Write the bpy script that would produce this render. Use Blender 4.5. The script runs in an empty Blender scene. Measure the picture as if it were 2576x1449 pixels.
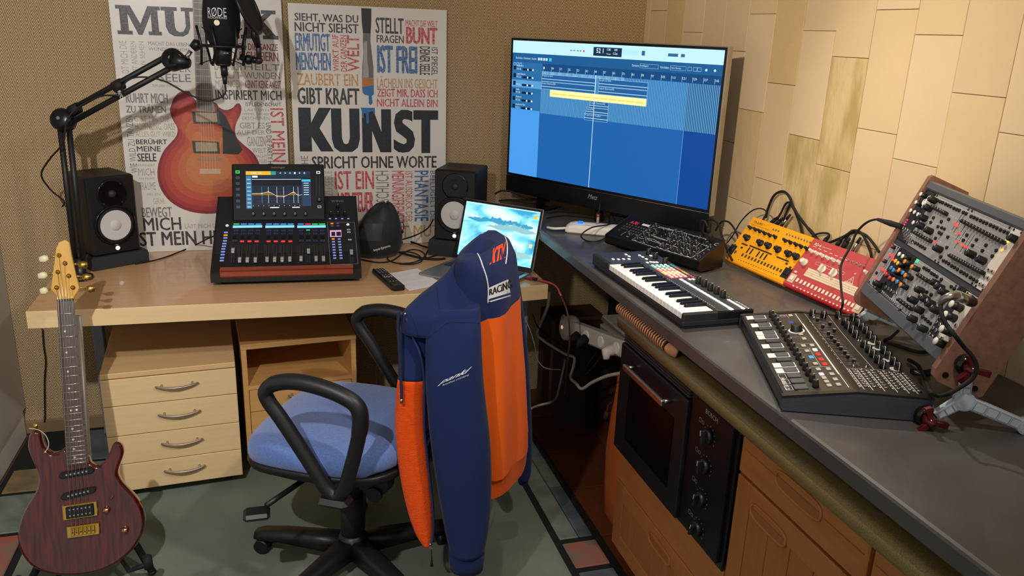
import bpy, math, random
from mathutils import Vector, Matrix
V = Vector
random.seed(7)
scene = bpy.context.scene
col = scene.collection

# ---------------------------------------------------------------- camera
H = 1.622                       # camera height; the floor is z = 0
FPX, CX, CY = 2035.087, 1288.0, 724.5
cr = V((0.96025219, -0.27658813, 0.03761298))
cd = V((-0.04885738, -0.29921078, -0.95293539))
cf = V((0.27482483, 0.91322063, -0.30083118))
camd = bpy.data.cameras.new('camera')
camd.sensor_width = 36.0
camd.lens = FPX / 2576 * 36
camd.clip_start = 0.05
cam = bpy.data.objects.new('camera', camd)
col.objects.link(cam)
M = Matrix.Identity(4)
for i in range(3):
    M[i][0] = cr[i]; M[i][1] = -cd[i]; M[i][2] = -cf[i]
M[2][3] = H
cam.matrix_world = M
scene.camera = cam

# ---------------------------------------------------------------- world, lights, exposure
def lin(h):
    h = h.lstrip('#')
    c = [int(h[i:i+2], 16) / 255 for i in (0, 2, 4)]
    return tuple(x / 12.92 if x <= .04045 else ((x + .055) / 1.055) ** 2.4 for x in c)

world = bpy.data.worlds.new('world'); scene.world = world
world.use_nodes = True
bg = world.node_tree.nodes['Background']
bg.inputs[0].default_value = (1.0, 0.94, 0.88, 1)
bg.inputs[1].default_value = 0.25
vs = scene.view_settings
vs.view_transform = 'Standard'; vs.look = 'None'; vs.gamma = 1.0; vs.use_curve_mapping = False
vs.exposure = 0.75

def spot(name, loc, target, energy, color, size, blend, radius):
    d = bpy.data.lights.new(name, 'SPOT')
    d.energy = energy; d.color = color; d.spot_size = math.radians(size); d.spot_blend = blend; d.shadow_soft_size = radius
    o = bpy.data.objects.new(name, d); col.objects.link(o)
    o.location = loc
    o.rotation_euler = (V(target) - V(loc)).to_track_quat('-Z', 'Y').to_euler()
    return o
SPOTS = [((-.565, .51, 2.20), (-.05, 2.9, .95), 235, (1.0, .965, .92), 112, 1.0, .03),
         ((-.50, .57, 2.185), (1.565, 2.28, 1.80), 98, (1.0, .83, .60), 62, 1.0, .03),
         ((1.10, 2.30, 2.27), (1.08, 1.45, .925), 30, (1.0, .90, .76), 88, 1.0, .03),
         ((.85, .75, 2.27), (.50, 2.05, .6), 42, (1.0, .92, .82), 92, 1.0, .05)]  # last one is an added fill lamp to brighten the jacket's back
for s_ in SPOTS: spot('ceiling_spot', *s_)

YW, XW, ZC, ZD = 3.365, 1.565, 0.925, 0.752
def ray(u, v): return cr * ((u - CX) / FPX) + cd * ((v - CY) / FPX) + cf
def PX(p):
    q = V(p) - V((0, 0, H)); k = q.dot(cf); return CX + FPX*q.dot(cr)/k, CY + FPX*q.dot(cd)/k
def wz(u, v, z): q = ray(u, v); q = q * ((z - H) / q.z); return V((q.x, q.y, z))
def wx(u, v, x): q = ray(u, v); q = q * (x / q.x); return V((x, q.y, q.z + H))
def wy(u, v, y): q = ray(u, v); q = q * (y / q.y); return V((q.x, y, q.z + H))

# ---------------------------------------------------------------- materials
MATS = {}
def mat(name, c=None, rough=.5, metal=0., noise=None, bump=None, emis=None, coat=0., spec=.5, stretch=None, trans=0., alpha=1., c2=None, sheen=0.):
    if name in MATS: return MATS[name]
    m = bpy.data.materials.new(name); MATS[name] = m
    m.use_nodes = True
    nt = m.node_tree; b = nt.nodes['Principled BSDF']
    rgb = lin(c) if isinstance(c, str) else c
    b.inputs['Base Color'].default_value = (*rgb, 1)
    b.inputs['Roughness'].default_value = rough
    b.inputs['Metallic'].default_value = metal
    b.inputs['Specular IOR Level'].default_value = spec
    b.inputs['Coat Weight'].default_value = coat
    if sheen: b.inputs['Sheen Weight'].default_value = sheen
    if trans: b.inputs['Transmission Weight'].default_value = trans
    if alpha < 1: b.inputs['Alpha'].default_value = alpha
    tc = None
    def coords():
        nonlocal tc
        if tc is None:
            t = nt.nodes.new('ShaderNodeTexCoord'); mp = nt.nodes.new('ShaderNodeMapping')
            nt.links.new(t.outputs['Object'], mp.inputs['Vector'])
            if stretch: mp.inputs['Scale'].default_value = stretch
            tc = mp
        return tc.outputs['Vector']
    if noise:
        n = nt.nodes.new('ShaderNodeTexNoise'); n.inputs['Scale'].default_value = noise[0]; n.inputs['Detail'].default_value = 5
        nt.links.new(coords(), n.inputs['Vector'])
        r = nt.nodes.new('ShaderNodeValToRGB')
        a = noise[1]
        lo = lin(c2) if c2 else tuple(x * (1 - a) for x in rgb)
        hi = rgb if c2 else tuple(min(1, x * (1 + a)) for x in rgb)
        w = noise[2] if len(noise) > 2 else .28
        r.color_ramp.elements[0].position = .5 - w; r.color_ramp.elements[0].color = (*lo, 1)
        r.color_ramp.elements[1].position = .5 + w; r.color_ramp.elements[1].color = (*hi, 1)
        nt.links.new(n.outputs['Fac'], r.inputs['Fac']); nt.links.new(r.outputs['Color'], b.inputs['Base Color'])
    if bump:
        n = nt.nodes.new('ShaderNodeTexNoise'); n.inputs['Scale'].default_value = bump[0]; n.inputs['Detail'].default_value = 4
        nt.links.new(coords(), n.inputs['Vector'])
        bp = nt.nodes.new('ShaderNodeBump'); bp.inputs['Strength'].default_value = bump[1]; bp.inputs['Distance'].default_value = bump[2] if len(bump) > 2 else .004
        nt.links.new(n.outputs['Fac'], bp.inputs['Height']); nt.links.new(bp.outputs['Normal'], b.inputs['Normal'])
    if emis:
        e = lin(emis[0]) if isinstance(emis[0], str) else emis[0]
        b.inputs['Emission Color'].default_value = (*e, 1); b.inputs['Emission Strength'].default_value = emis[1]
    return m

def glow(name, c, s=1.0): return mat(name, '000000', .4, emis=(c, s*.66), spec=.2)

def herringbone():
    m = mat('sisal_herringbone', 'B5854F', .95, spec=.1)
    nt = m.node_tree; b = nt.nodes['Principled BSDF']; N = nt.nodes.new; L = nt.links.new
    def math_(op, a, bb=None, c=None):
        n = N('ShaderNodeMath'); n.operation = op
        for i, x in enumerate((a, bb, c)):
            if x is None: continue
            if isinstance(x, (int, float)): n.inputs[i].default_value = x
            else: L(x, n.inputs[i])
        return n.outputs[0]
    t = N('ShaderNodeTexCoord'); s = N('ShaderNodeSeparateXYZ'); L(t.outputs['Object'], s.inputs[0])
    nz = N('ShaderNodeTexNoise'); nz.inputs['Scale'].default_value = 90; L(t.outputs['Object'], nz.inputs['Vector'])
    x = math_('ADD', s.outputs['X'], math_('MULTIPLY', nz.outputs['Fac'], .0022))
    fx = math_('FRACT', math_('MULTIPLY', x, 1 / .037))
    tri = math_('ABSOLUTE', math_('SUBTRACT', fx, .5))
    ph = math_('ADD', s.outputs['Z'], math_('MULTIPLY', tri, .084))
    st = math_('SINE', math_('MULTIPLY', ph, 2 * math.pi / .0125))
    st = math_('MULTIPLY_ADD', st, .5, .5)
    n2 = N('ShaderNodeTexNoise'); n2.inputs['Scale'].default_value = 420; L(t.outputs['Object'], n2.inputs['Vector'])
    f = math_('ADD', math_('MULTIPLY', st, .75), math_('MULTIPLY', n2.outputs['Fac'], .3))
    r = N('ShaderNodeValToRGB')
    r.color_ramp.elements[0].position = .1; r.color_ramp.elements[0].color = (*lin('7C6142'), 1)
    r.color_ramp.elements[1].position = .8; r.color_ramp.elements[1].color = (*lin('E6CBA2'), 1)
    L(f, r.inputs['Fac']); L(r.outputs['Color'], b.inputs['Base Color'])
    bp = N('ShaderNodeBump'); bp.inputs['Strength'].default_value = .9; bp.inputs['Distance'].default_value = .003
    L(f, bp.inputs['Height']); L(bp.outputs['Normal'], b.inputs['Normal'])
    return m

maple = mat('maple_laminate', 'D0A67A', .33, noise=(5, .10), stretch=(.8, 9, 9), coat=.25)
maple_edge = mat('maple_edge', 'E6C897', .5, noise=(6, .06), stretch=(.8, 9, 14))
maple_box = mat('maple_carcass', 'DDB987', .5, noise=(6, .07), stretch=(.8, 8, 8))
oak_box = mat('beech_carcass', 'D2A263', .5, noise=(6, .1), stretch=(.8, 8, 8))
beech = mat('beech_front', 'AC6E38', .45, noise=(7, .14), stretch=(6, 1.2, 6))
beech_v = mat('beech_panel', 'A46632', .45, noise=(9, .14), stretch=(1, 9, .8))
slab_black = mat('black_stone_laminate', '5B5A5A', .42, noise=(5, .3, .22), c2='444142', coat=.15)
slab_olive = mat('olive_speckle_laminate', '87794C', .5, noise=(420, .3, .16), coat=.1)
stone = [mat('stone_tile_%d' % i, c, .8, noise=(4, .06), bump=(28, b, .006)) for i, (c, b) in enumerate((('E0C79F', .12), ('DDC6A2', .06), ('D9BE90', .5), ('E3CDA9', .08), ('DAB985', .55)))]
stone_stained = mat('stone_tile_stained', 'DCC394', .8, noise=(5, .3, .08), c2='B8A36A', stretch=(1, 2.2, .8), bump=(25, .6, .006))
grout = mat('grout', 'C6B089', .9)
black_pl = mat('black_plastic', '17171A', .42, bump=(900, .08, .001))
black_gl = mat('black_gloss', '0C0C0E', .16)
black_mt = mat('black_matte', '141416', .7)
dark_mt = mat('charcoal_matte', '2A2A2D', .6)
rubber = mat('black_rubber', '101012', .8)
steel = mat('brushed_steel', 'B9B7B2', .3, 1)
satin = mat('satin_nickel', 'B6AA9C', .42, .85)
chrome = mat('chrome', 'DDDDDD', .12, 1)
gold = mat('gold_plate', 'D9B45A', .22, 1)
white_pl = mat('white_plastic', 'E6E4DF', .35)
grey_pl = mat('grey_plastic', '8C8C8C', .45)
print_white = mat('print_white', 'E4E4E4', .6)
print_grey = mat('print_grey', '8F9092', .6)
print_black = mat('print_black', '1B1A1C', .6)

# ---------------------------------------------------------------- mesh builder
TXT = {}
def text_geo(s, bold=0., shear=0.):
    k = (s, bold, shear)
    if k in TXT: return TXT[k]
    cu = bpy.data.curves.new('t', 'FONT'); cu.body = s; cu.fill_mode = 'FRONT'; cu.resolution_u = 2
    cu.offset = bold; cu.shear = shear; cu.space_line = .8
    o = bpy.data.objects.new('t', cu); me = o.to_mesh()
    vs_ = [(v.co.x, v.co.y) for v in me.vertices]; fs = [tuple(p.vertices) for p in me.polygons]
    o.to_mesh_clear(); bpy.data.objects.remove(o); bpy.data.curves.remove(cu)
    xs = [a for a, _ in vs_]; ys = [b for _, b in vs_]
    x0, x1, y0, y1 = min(xs), max(xs), min(ys), max(ys)
    g = ([((a - x0) / (x1 - x0), (b - y0) / (y1 - y0)) for a, b in vs_], fs, (x1 - x0) / (y1 - y0))
    TXT[k] = g
    return g

def catmull(pts, k=6, closed=False):
    pts = [V(p) for p in pts]; n = len(pts); out = []
    for i in range(n if closed else n - 1):
        if closed: a, b, c, d = pts[i-1], pts[i], pts[(i+1) % n], pts[(i+2) % n]
        else: a, b, c, d = pts[max(i-1, 0)], pts[i], pts[i+1], pts[min(i+2, n-1)]
        for j in range(k):
            t = j / k
            out.append(.5 * ((2*b) + (c-a)*t + (2*a-5*b+4*c-d)*t*t + (3*b-a-3*c+d)*t**3))
    if not closed: out.append(pts[-1])
    return out

class MB:
    def __init__(s): s.v = []; s.f = []; s.m = []; s.s = []; s.T = None
    def add(s, vs_, fs, m=0, sm=False):
        o = len(s.v)
        s.v += [s.T @ V(p) if s.T is not None else V(p) for p in vs_]
        for f in fs: s.f.append(tuple(o + i for i in f)); s.m.append(m); s.s.append(sm)
        return s
    def box(s, x0, x1, y0, y1, z0, z1, m=0, ch=0.):
        if ch <= 0:
            return s.add([(x0,y0,z0),(x1,y0,z0),(x1,y1,z0),(x0,y1,z0),(x0,y0,z1),(x1,y0,z1),(x1,y1,z1),(x0,y1,z1)],
                         [(3,2,1,0),(4,5,6,7),(0,1,5,4),(1,2,6,5),(2,3,7,6),(3,0,4,7)], m)
        ch = min(ch, (x1-x0)*.49, (y1-y0)*.49, (z1-z0)*.49)
        def ring(i, z): return [(x0+i,y0,z),(x1-i,y0,z),(x1,y0+i,z),(x1,y1-i,z),(x1-i,y1,z),(x0+i,y1,z),(x0,y1-i,z),(x0,y0+i,z)]
        def ins(z): return [(x0+ch,y0+ch,z),(x1-ch,y0+ch,z),(x1-ch,y0+ch,z),(x1-ch,y1-ch,z),(x1-ch,y1-ch,z),(x0+ch,y1-ch,z),(x0+ch,y1-ch,z),(x0+ch,y0+ch,z)]
        c = [(x0+ch,y0+ch),(x1-ch,y0+ch),(x1-ch,y1-ch),(x0+ch,y1-ch)]
        vs_ = [(a,b,z0) for a,b in c] + ring(ch, z0+ch) + ring(ch, z1-ch) + [(a,b,z1) for a,b in c]
        fs = [(3,2,1,0),(20,21,22,23)]
        for i in range(8): j = (i+1) % 8; fs.append((4+i,4+j,12+j,12+i))
        for q in range(4):
            a, b = 4+2*q, 4+2*q+1; nq = (q+1) % 4; fs.append((q, nq, b, a)); fs.append((12+2*q, 12+2*q+1, 20+nq, 20+q))
            p = 4 + (2*q-1) % 8; fs.append((p, q, a)); pp = 12 + (2*q-1) % 8; fs.append((pp, 12+2*q, 20+q))
        return s.add(vs_, fs, m)
    def prism(s, poly, z0, z1, m=0, ch=0., mt=None, sm=False):
        n = len(poly); vs_ = [(x,y,z0) for x,y in poly]
        fs = [tuple(range(n-1,-1,-1))]; ms = [m]; 
        def ring(z, i):
            if i == 0: return [(x,y,z) for x,y in poly]
            out = []
            for k in range(n):
                a, b, c = V(poly[k-1]), V(poly[k]), V(poly[(k+1) % n])
                e1 = (b-a).normalized(); e2 = (c-b).normalized(); n1 = V((-e1.y,e1.x)); n2 = V((-e2.y,e2.x)); h = (n1+n2)
                h = h / max(.3, h.length_squared/2); p = b + h*i; out.append((p.x,p.y,z))
            return out
        rows = [vs_]
        if ch > 0: rows += [ring(z1-ch,0), ring(z1,ch)]
        else: rows += [ring(z1,0)]
        allv = [p for r in rows for p in r]; o = len(rows)
        s.add(allv, fs, m)
        base = len(s.v) - len(allv)
        for k in range(o-1):
            for i in range(n):
                j = (i+1) % n; s.f.append((base+k*n+i, base+k*n+j, base+(k+1)*n+j, base+(k+1)*n+i)); s.m.append(m); s.s.append(sm)
        s.f.append(tuple(base+(o-1)*n+i for i in range(n))); s.m.append(m if mt is None else mt); s.s.append(False)
        return s
    def frame(s, d):
        d = V(d).normalized(); a = V((0,0,1)) if abs(d.z) < .95 else V((1,0,0)); u = a.cross(d).normalized(); return u, d.cross(u)
    def cyl(s, p0, p1, r0, r1=None, n=14, m=0, caps=True, sm=True):
        r1 = r0 if r1 is None else r1; p0, p1 = V(p0), V(p1); u, w = s.frame(p1-p0)
        vs_ = []
        for p, r in ((p0,r0),(p1,r1)):
            for i in range(n): a = 2*math.pi*i/n; vs_.append(p + (u*math.cos(a)+w*math.sin(a))*r)
        s.add(vs_, [(i,(i+1)%n,n+(i+1)%n,n+i) for i in range(n)], m, sm)
        if caps:
            b = len(s.v)-2*n
            s.f += [tuple(b+i for i in range(n-1,-1,-1)), tuple(b+n+i for i in range(n))]; s.m += [m,m]; s.s += [False,False]
        return s
    def lathe(s, prof, c=(0,0,0), ax=(0,0,1), n=18, m=0, sm=True, ms=None):
        c = V(c); ax = V(ax).normalized(); u, w = s.frame(ax); vs_ = []
        for r, z in prof:
            for i in range(n): a = 2*math.pi*i/n; vs_.append(c + ax*z + (u*math.cos(a)+w*math.sin(a))*r)
        k = len(prof)
        o = len(s.v); s.add(vs_, [], m)
        for q in range(k-1):
            for i in range(n):
                j = (i+1)%n; s.f.append((o+q*n+i,o+q*n+j,o+(q+1)*n+j,o+(q+1)*n+i)); s.m.append(ms[q] if ms else m); s.s.append(sm)
        if prof[-1][0] > 1e-5: s.f.append(tuple(o+(k-1)*n+i for i in range(n))); s.m.append(ms[-1] if ms else m); s.s.append(False)
        if prof[0][0] > 1e-5: s.f.append(tuple(o+i for i in range(n-1,-1,-1))); s.m.append(ms[0] if ms else m); s.s.append(False)
        return s
    def tube(s, pts, r, n=8, m=0, sm=True, closed=False, caps=True, flat=1.):
        pts = [V(p) for p in pts]; k = len(pts); rr = r if isinstance(r, (list, tuple)) else [r]*k
        t0 = (pts[1]-pts[0]).normalized(); u, w = s.frame(t0); vs_ = []
        for i in range(k):
            t = (pts[min(i+1,k-1)]-pts[max(i-1,0)]) if not closed else (pts[(i+1)%k]-pts[i-1])
            t = t.normalized() if t.length > 1e-9 else t0
            ax = t0.cross(t)
            if ax.length > 1e-6:
                q = Matrix.Rotation(math.atan2(ax.length, t0.dot(t)), 3, ax.normalized()); u = (q @ u); t0 = t
            u = (u - t*u.dot(t)).normalized(); w = t.cross(u)
            for j in range(n): a = 2*math.pi*j/n; vs_.append(pts[i] + (u*math.cos(a)+w*math.sin(a)*flat)*rr[i])
        fs = []
        for i in range(k if closed else k-1):
            for j in range(n): b = ((i+1)%k)*n; fs.append((i*n+j, i*n+(j+1)%n, b+(j+1)%n, b+j))
        if caps and not closed: fs += [tuple(range(n-1,-1,-1)), tuple((k-1)*n+j for j in range(n))]
        return s.add(vs_, fs, m, sm)
    def sphere(s, c, r, nu=14, nv=8, m=0, sc=(1,1,1)):
        c = V(c); vs_ = [c+V((0,0,-r*sc[2]))]
        for i in range(1,nv):
            a = -math.pi/2+math.pi*i/nv
            for j in range(nu): b = 2*math.pi*j/nu; vs_.append(c+V((r*math.cos(a)*math.cos(b)*sc[0], r*math.cos(a)*math.sin(b)*sc[1], r*math.sin(a)*sc[2])))
        vs_.append(c+V((0,0,r*sc[2]))); L = len(vs_)-1; fs = [(0,1+(j+1)%nu,1+j) for j in range(nu)]
        for i in range(nv-2):
            for j in range(nu): a = 1+i*nu; fs.append((a+j,a+(j+1)%nu,a+nu+(j+1)%nu,a+nu+j))
        a = 1+(nv-2)*nu; fs += [(a+j,a+(j+1)%nu,L) for j in range(nu)]
        return s.add(vs_, fs, m, True)
    def loft(s, rings, m=0, sm=True, closed=True, caps=True):
        n = len(rings[0]); vs_ = [p for r in rings for p in r]; fs = []
        for i in range(len(rings)-1):
            for j in range(n if closed else n-1): a, b = i*n, (i+1)*n; fs.append((a+j,a+(j+1)%n,b+(j+1)%n,b+j))
        s.add(vs_, fs, m, sm)
        if caps and closed:
            o = len(s.v)-len(vs_); s.f += [tuple(o+j for j in range(n-1,-1,-1)), tuple(o+len(vs_)-n+j for j in range(n))]; s.m += [m,m]; s.s += [False,False]
        return s
    def quad(s, x0, x1, y0, y1, z, m=0): return s.add([(x0,y0,z),(x1,y0,z),(x1,y1,z),(x0,y1,z)], [(0,1,2,3)], m)
    def text(s, t, x0, x1, y0, y1, z, m=0, bold=0., rot=0, shear=0.):
        if bold > 0:
            k = bold*.9*abs((y1-y0) if rot == 0 else (x1-x0))
            for i, (dx, dy) in enumerate(((-k, 0), (k, 0), (0, k*.6), (0, -k*.6))):
                s.text(t, x0+k+dx, x1-k+dx, y0+k*.6+dy, y1-k*.6+dy, z+i*4e-5, m, 0., rot, shear)
            return s
        g, fs, _ = text_geo(t, 0., shear)
        def f(a, b):
            if rot == 90: a, b = 1-b, a
            elif rot == -90: a, b = b, 1-a
            return (x0+(x1-x0)*a, y0+(y1-y0)*b, z)
        return s.add([f(a,b) for a,b in g], fs, m)
    def line(s, pts, w, z, m=0, closed=False):
        n = len(pts)
        for i in range(n if closed else n-1):
            a, b = V(pts[i]), V(pts[(i+1)%n]); e = (b-a)
            if e.length < 1e-9: continue
            e.normalize(); q = V((-e.y,e.x))*w/2; a = a-e*w/2; b = b+e*w/2
            s.add([(*(a-q),z),(*(b-q),z),(*(b+q),z),(*(a+q),z)], [(0,1,2,3)], m)
        return s
    def rectline(s, x0, x1, y0, y1, w, z, m=0): return s.line([(x0,y0),(x1,y0),(x1,y1),(x0,y1)], w, z, m, True)
    def mesh(s, name, mats):
        me = bpy.data.meshes.new(name); me.from_pydata([tuple(p) for p in s.v], [], s.f)
        for x in (mats if isinstance(mats, (list, tuple)) else [mats]): me.materials.append(x)
        me.polygons.foreach_set('material_index', s.m); me.polygons.foreach_set('use_smooth', s.s); me.update()
        return me
    def build(s, name, mats, parent=None, loc=None):
        return put(name, s.mesh(name, mats), parent, loc)

def put(name, me, parent=None, loc=None, rot=None, mw=None):
    o = bpy.data.objects.new(name, me); col.objects.link(o)
    if parent is not None: o.parent = parent
    if mw is not None: o.matrix_basis = mw
    else:
        if loc is not None: o.location = loc
        if rot is not None: o.rotation_euler = rot
    return o
def tag(o, label, cat, group=None):
    o['label'] = label; o['category'] = cat
    if group: o['group'] = group
    return o
def struct(o): o['kind'] = 'structure'; return o
def thing(name, label, cat, loc=(0,0,0), rotz=0., group=None, mw=None):
    o = put(name, None, None, loc, (0,0,rotz), mw); o.empty_display_size = .05
    return tag(o, label, cat, group)
def frame(o, x, y):
    x = V(x).normalized(); y = V(y); z = x.cross(y).normalized(); y = z.cross(x)
    m = Matrix.Identity(4)
    for i in range(3): m[i][0] = x[i]; m[i][1] = y[i]; m[i][2] = z[i]; m[i][3] = o[i]
    return m
class Panel:
    # a plane in the place: z is its normal; uv() drops a pixel's ray on the plane lifted by h
    def __init__(s, mw): s.M = mw; s.I = mw.inverted()
    def uv(s, p, h=0.):
        o = s.I @ V((0, 0, H)); d = s.I.to_3x3() @ ray(*p); k = (h - o.z) / d.z; q = o + d*k
        return q.x, q.y
    def rect(s, Z, x0, y0, x1, y1):
        a = [s.uv(Z(x, y)) for x, y in ((x0, y0), (x1, y0), (x1, y1), (x0, y1))]
        return (a[0][0]+a[3][0])/2, (a[1][0]+a[2][0])/2, (a[2][1]+a[3][1])/2, (a[0][1]+a[1][1])/2
def zoom(ox, oy, sc): return lambda x, y: (ox + x/sc, oy + y/sc)
# ================================================================ room shell
def shell():
    # floor: terracotta tiles around the carpet
    b = MB(); b.box(-1.9, XW+.1, -1.2, YW+.1, -.06, -.006); fl = struct(b.build('floor', mat('floor_grout', '5E4334', .9)))
    terr = [mat('terracotta_%d' % i, c, .5, noise=(6, .18)) for i, c in enumerate(('6A3820', '60311C', '703C24'))]
    t = .30
    me = []
    for q in range(3):
        bb = MB(); bb.box(.003, t-.003, .003, t-.003, -.012, 0, 0, .002); me.append(bb.mesh('floor_tile', terr[q]))
    for i in range(2):
        for j in range(9): put('floor_tile', me[(i*2+j) % 3], fl, (.965+i*t, .68+j*t, 0))
    # back wall
    b = MB(); b.box(-1.9, XW+.1, 0, .1, 0, 2.4); struct(b.build('wall_back', herringbone(), None, (0, YW, 0)))
    b = MB(); b.box(-1.9, .95, -.012, 0, 0, .055, 0, .003); struct(b.build('baseboard_back', mat('baseboard', '8C7350', .6, noise=(9, .2)), None, (0, YW, 0)))
    # right wall with upright stone tiles
    b = MB(); b.box(XW+.004, XW+.1, -1.2, YW+.1, 0, 2.4); wr = struct(b.build('wall_right', grout))
    ph = {4: 1.498, 2: 1.280, 3: 1.350, 1: 1.405, 0: 1.344, -1: 1.525, 5: 1.400, 6: 1.590, 8: 1.649, 7: 1.47, 9: 1.53, 10: 1.42, 11: 1.60, -2: 1.45, -3: 1.38, -4: 1.56, -5: 1.3}
    g = .0009; Wd, Ht = .155, .311
    rnd = random.Random(3)
    stained = {(3, 1.350): 1, (2, 1.591): 1, (2, 1.280): 1}
    for k in range(-5, 12):
        y0 = 1.615 + k*Wd; y1 = min(y0 + Wd, YW)
        if y1 - y0 < .02: continue
        z = ph[k]
        while z > .65: z -= Ht
        while z < 2.4:
            z1 = min(z + Ht, 2.4); z0 = max(z, .5)
            if z1 - z0 > .03:
                bb = MB(); p = rnd.uniform(0, .0012)
                bb.box(XW-p-.001, XW+.006, y0+g, y1-g, z0+g, z1-g, 0, .001)
                mm = stone[rnd.choice((0, 0, 1, 1, 2, 3, 3, 4))]
                for (kk, zz) in stained:
                    if kk == k and abs((z+Ht) - zz) < .02: mm = stone_stained
                bb.build('stone_tile', mm, wr)
            z += Ht
    # ceiling holds the spots
    b = MB(); b.box(-1.9, XW+.1, -1.2, YW+.1, 2.40, 2.46); struct(b.build('ceiling', mat('ceiling_paint', 'E8E0D2', .9)))
shell()

def downlights():
    labs = ['ceiling spotlight aimed at the posters and desk', 'ceiling spotlight aimed at the stone wall', 'ceiling spotlight above the synthesizers', 'added fill spotlight above the office chair, brightening the jacket']
    for k, S in enumerate(SPOTS):
        p = V(S[0]); d = (V(S[1])-p).normalized(); t = thing('ceiling_spotlight', labs[k], 'light', (p.x, p.y, 2.3995), group='ceiling spotlights')
        q = p - V((p.x, p.y, 2.3995)); b = MB(); b.cyl((0, 0, -.008), (0, 0, 0), .035, n=20); b.cyl((0, 0, -.008), q-d*.05, .006, n=8); b.build('bracket', steel, t)
        b = MB(); b.lathe([(.02, -.085), (.03, -.075), (.032, -.02), (.034, -.012)], q, d, 20); b.build('lamp_head', steel, t)
        b = MB(); b.cyl(q-d*.018, q-d*.013, .030, n=20); b.build('lens', glow('lamp_lens', 'FFE2B0', 4), t)
downlights()

def carpet():
    t = thing('carpet', 'large grey-green wool carpet with black lines and a patchwork border', 'carpet', (0, 0, 0))
    base = mat('carpet_green', '5F6B5B', .95, noise=(3.5, .38, .3), bump=(500, .6, .003), sheen=.3)
    blk = mat('carpet_black', '121412', .95, bump=(500, .6, .003))
    pal = [mat('carpet_patch_%d' % i, c, .95, noise=(9, .3, .16), c2=c2, bump=(500, .6, .003)) for i, (c, c2) in enumerate((('7C867A', '5C665C'), ('A8584A', '6E7468'), ('5B6A70', '424E56'), ('9A7A4A', '66604A'), ('7A7F70', '4A5050')))]
    x0, x1, y0, y1 = -1.0, 1.006, .3, YW-.015
    bw = .022
    b = MB(); b.box(x0, x1, y0, y1, 0.0, .004); b.build('backing', blk, t)
    def cell(n, xa, xb, ya, yb, m):
        b = MB(); b.box(xa, xb, ya, yb, .003, .010, 0, .003); b.build(n, m, t)
    xl, xr = -.84, .833
    cell('field', xl+bw, xr, y0+.3, y1-.30, base)
    # right border
    ys = [2.005, 2.162, 3.05]
    cell('patch', .858, x1-.03, 1.4, 2.005-.004, pal[2]); cell('patch', .858, x1-.03, 2.025, 2.155, pal[1])
    cell('patch', .858, .925, 2.18, 2.72, pal[0]); cell('patch', .927, x1-.03, 2.18, 2.50, pal[2]); cell('patch', .927, x1-.03, 2.502, 2.72, pal[4]); cell('patch', .858, x1-.03, 2.722, 3.03, pal[2])
    cell('patch', .858, x1-.03, .6, 1.38, pal[0])
    # back border
    for i, xa in enumerate((-.82, -.45, -.08, .29, .6)): cell('patch', xa, xa+.35, y1-.28, y1-.03, pal[(2, 4, 0, 2, 4)[i]])
    # left border
    for i, (ya, yb) in enumerate(((.6, 1.7), (1.72, 2.25), (2.27, 2.60), (2.62, 2.86), (2.88, 3.04))): cell('patch', x0+.02, xl-.002, ya, yb, pal[(0, 4, 1, 0, 3)[i]])
carpet()

# ================================================================ desk and pedestals
def desk():
    t = thing('desk', 'maple laminate desk with a gently curved front edge', 'desk', (.09, 3.0, 0))
    o = V((.09, 3.0, 0))
    fr = [wz(u, v, ZD) for u, v in ((64, 784.2), (255, 777.3), (480, 767), (700, 758), (880, 749), (1045, 739.6), (1200, 729.5), (1320, 721), (1379, 715.5))]
    poly = [(p.x-o.x, p.y-o.y) for p in fr] + [(fr[-1].x-o.x+.005, YW-.005-o.y), (fr[0].x-o.x-.01, YW-.005-o.y)]
    b = MB(); b.prism(poly, ZD-.055, ZD, 1, .0015, 0); b.build('tabletop', [maple, maple_edge], t)
    leg = mat('leg_grey_blue', '8A93A0', .4, .3)
    for x, y in ((.80, -.19), (.80, .28), (-.78, .28), (-.40, .30)):
        b = MB(); b.box(x-.02, x+.02, y-.02, y+.02, .022, ZD-.056, 0, .004); b.cyl((x, y, .0105), (x, y, .022), .025, n=12); b.build('leg', leg, t)
    b = MB(); b.box(-.76, .78, .27, .29, ZD-.16, ZD-.056, 0, .003); b.build('modesty_rail', leg, t)
desk()

def bow_handle(w, mats, parent, loc, name='handle'):
    b = MB(); pts = []
    for i in range(13):
        s = -1 + 2*i/12; pts.append((s*w/2, -.022*(1-.75*s*s)-.004, -.004*(1-s*s)))
    b.tube(pts, [.0045+.001*(1-abs(-1+2*i/12)) for i in range(13)], 8, flat=.7)
    for s in (-1, 1): b.cyl((s*w*.36, 0, 0), (s*w*.36, -.016, -.002), .004, n=8)
    return b.build(name, mats, parent, loc)

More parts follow.
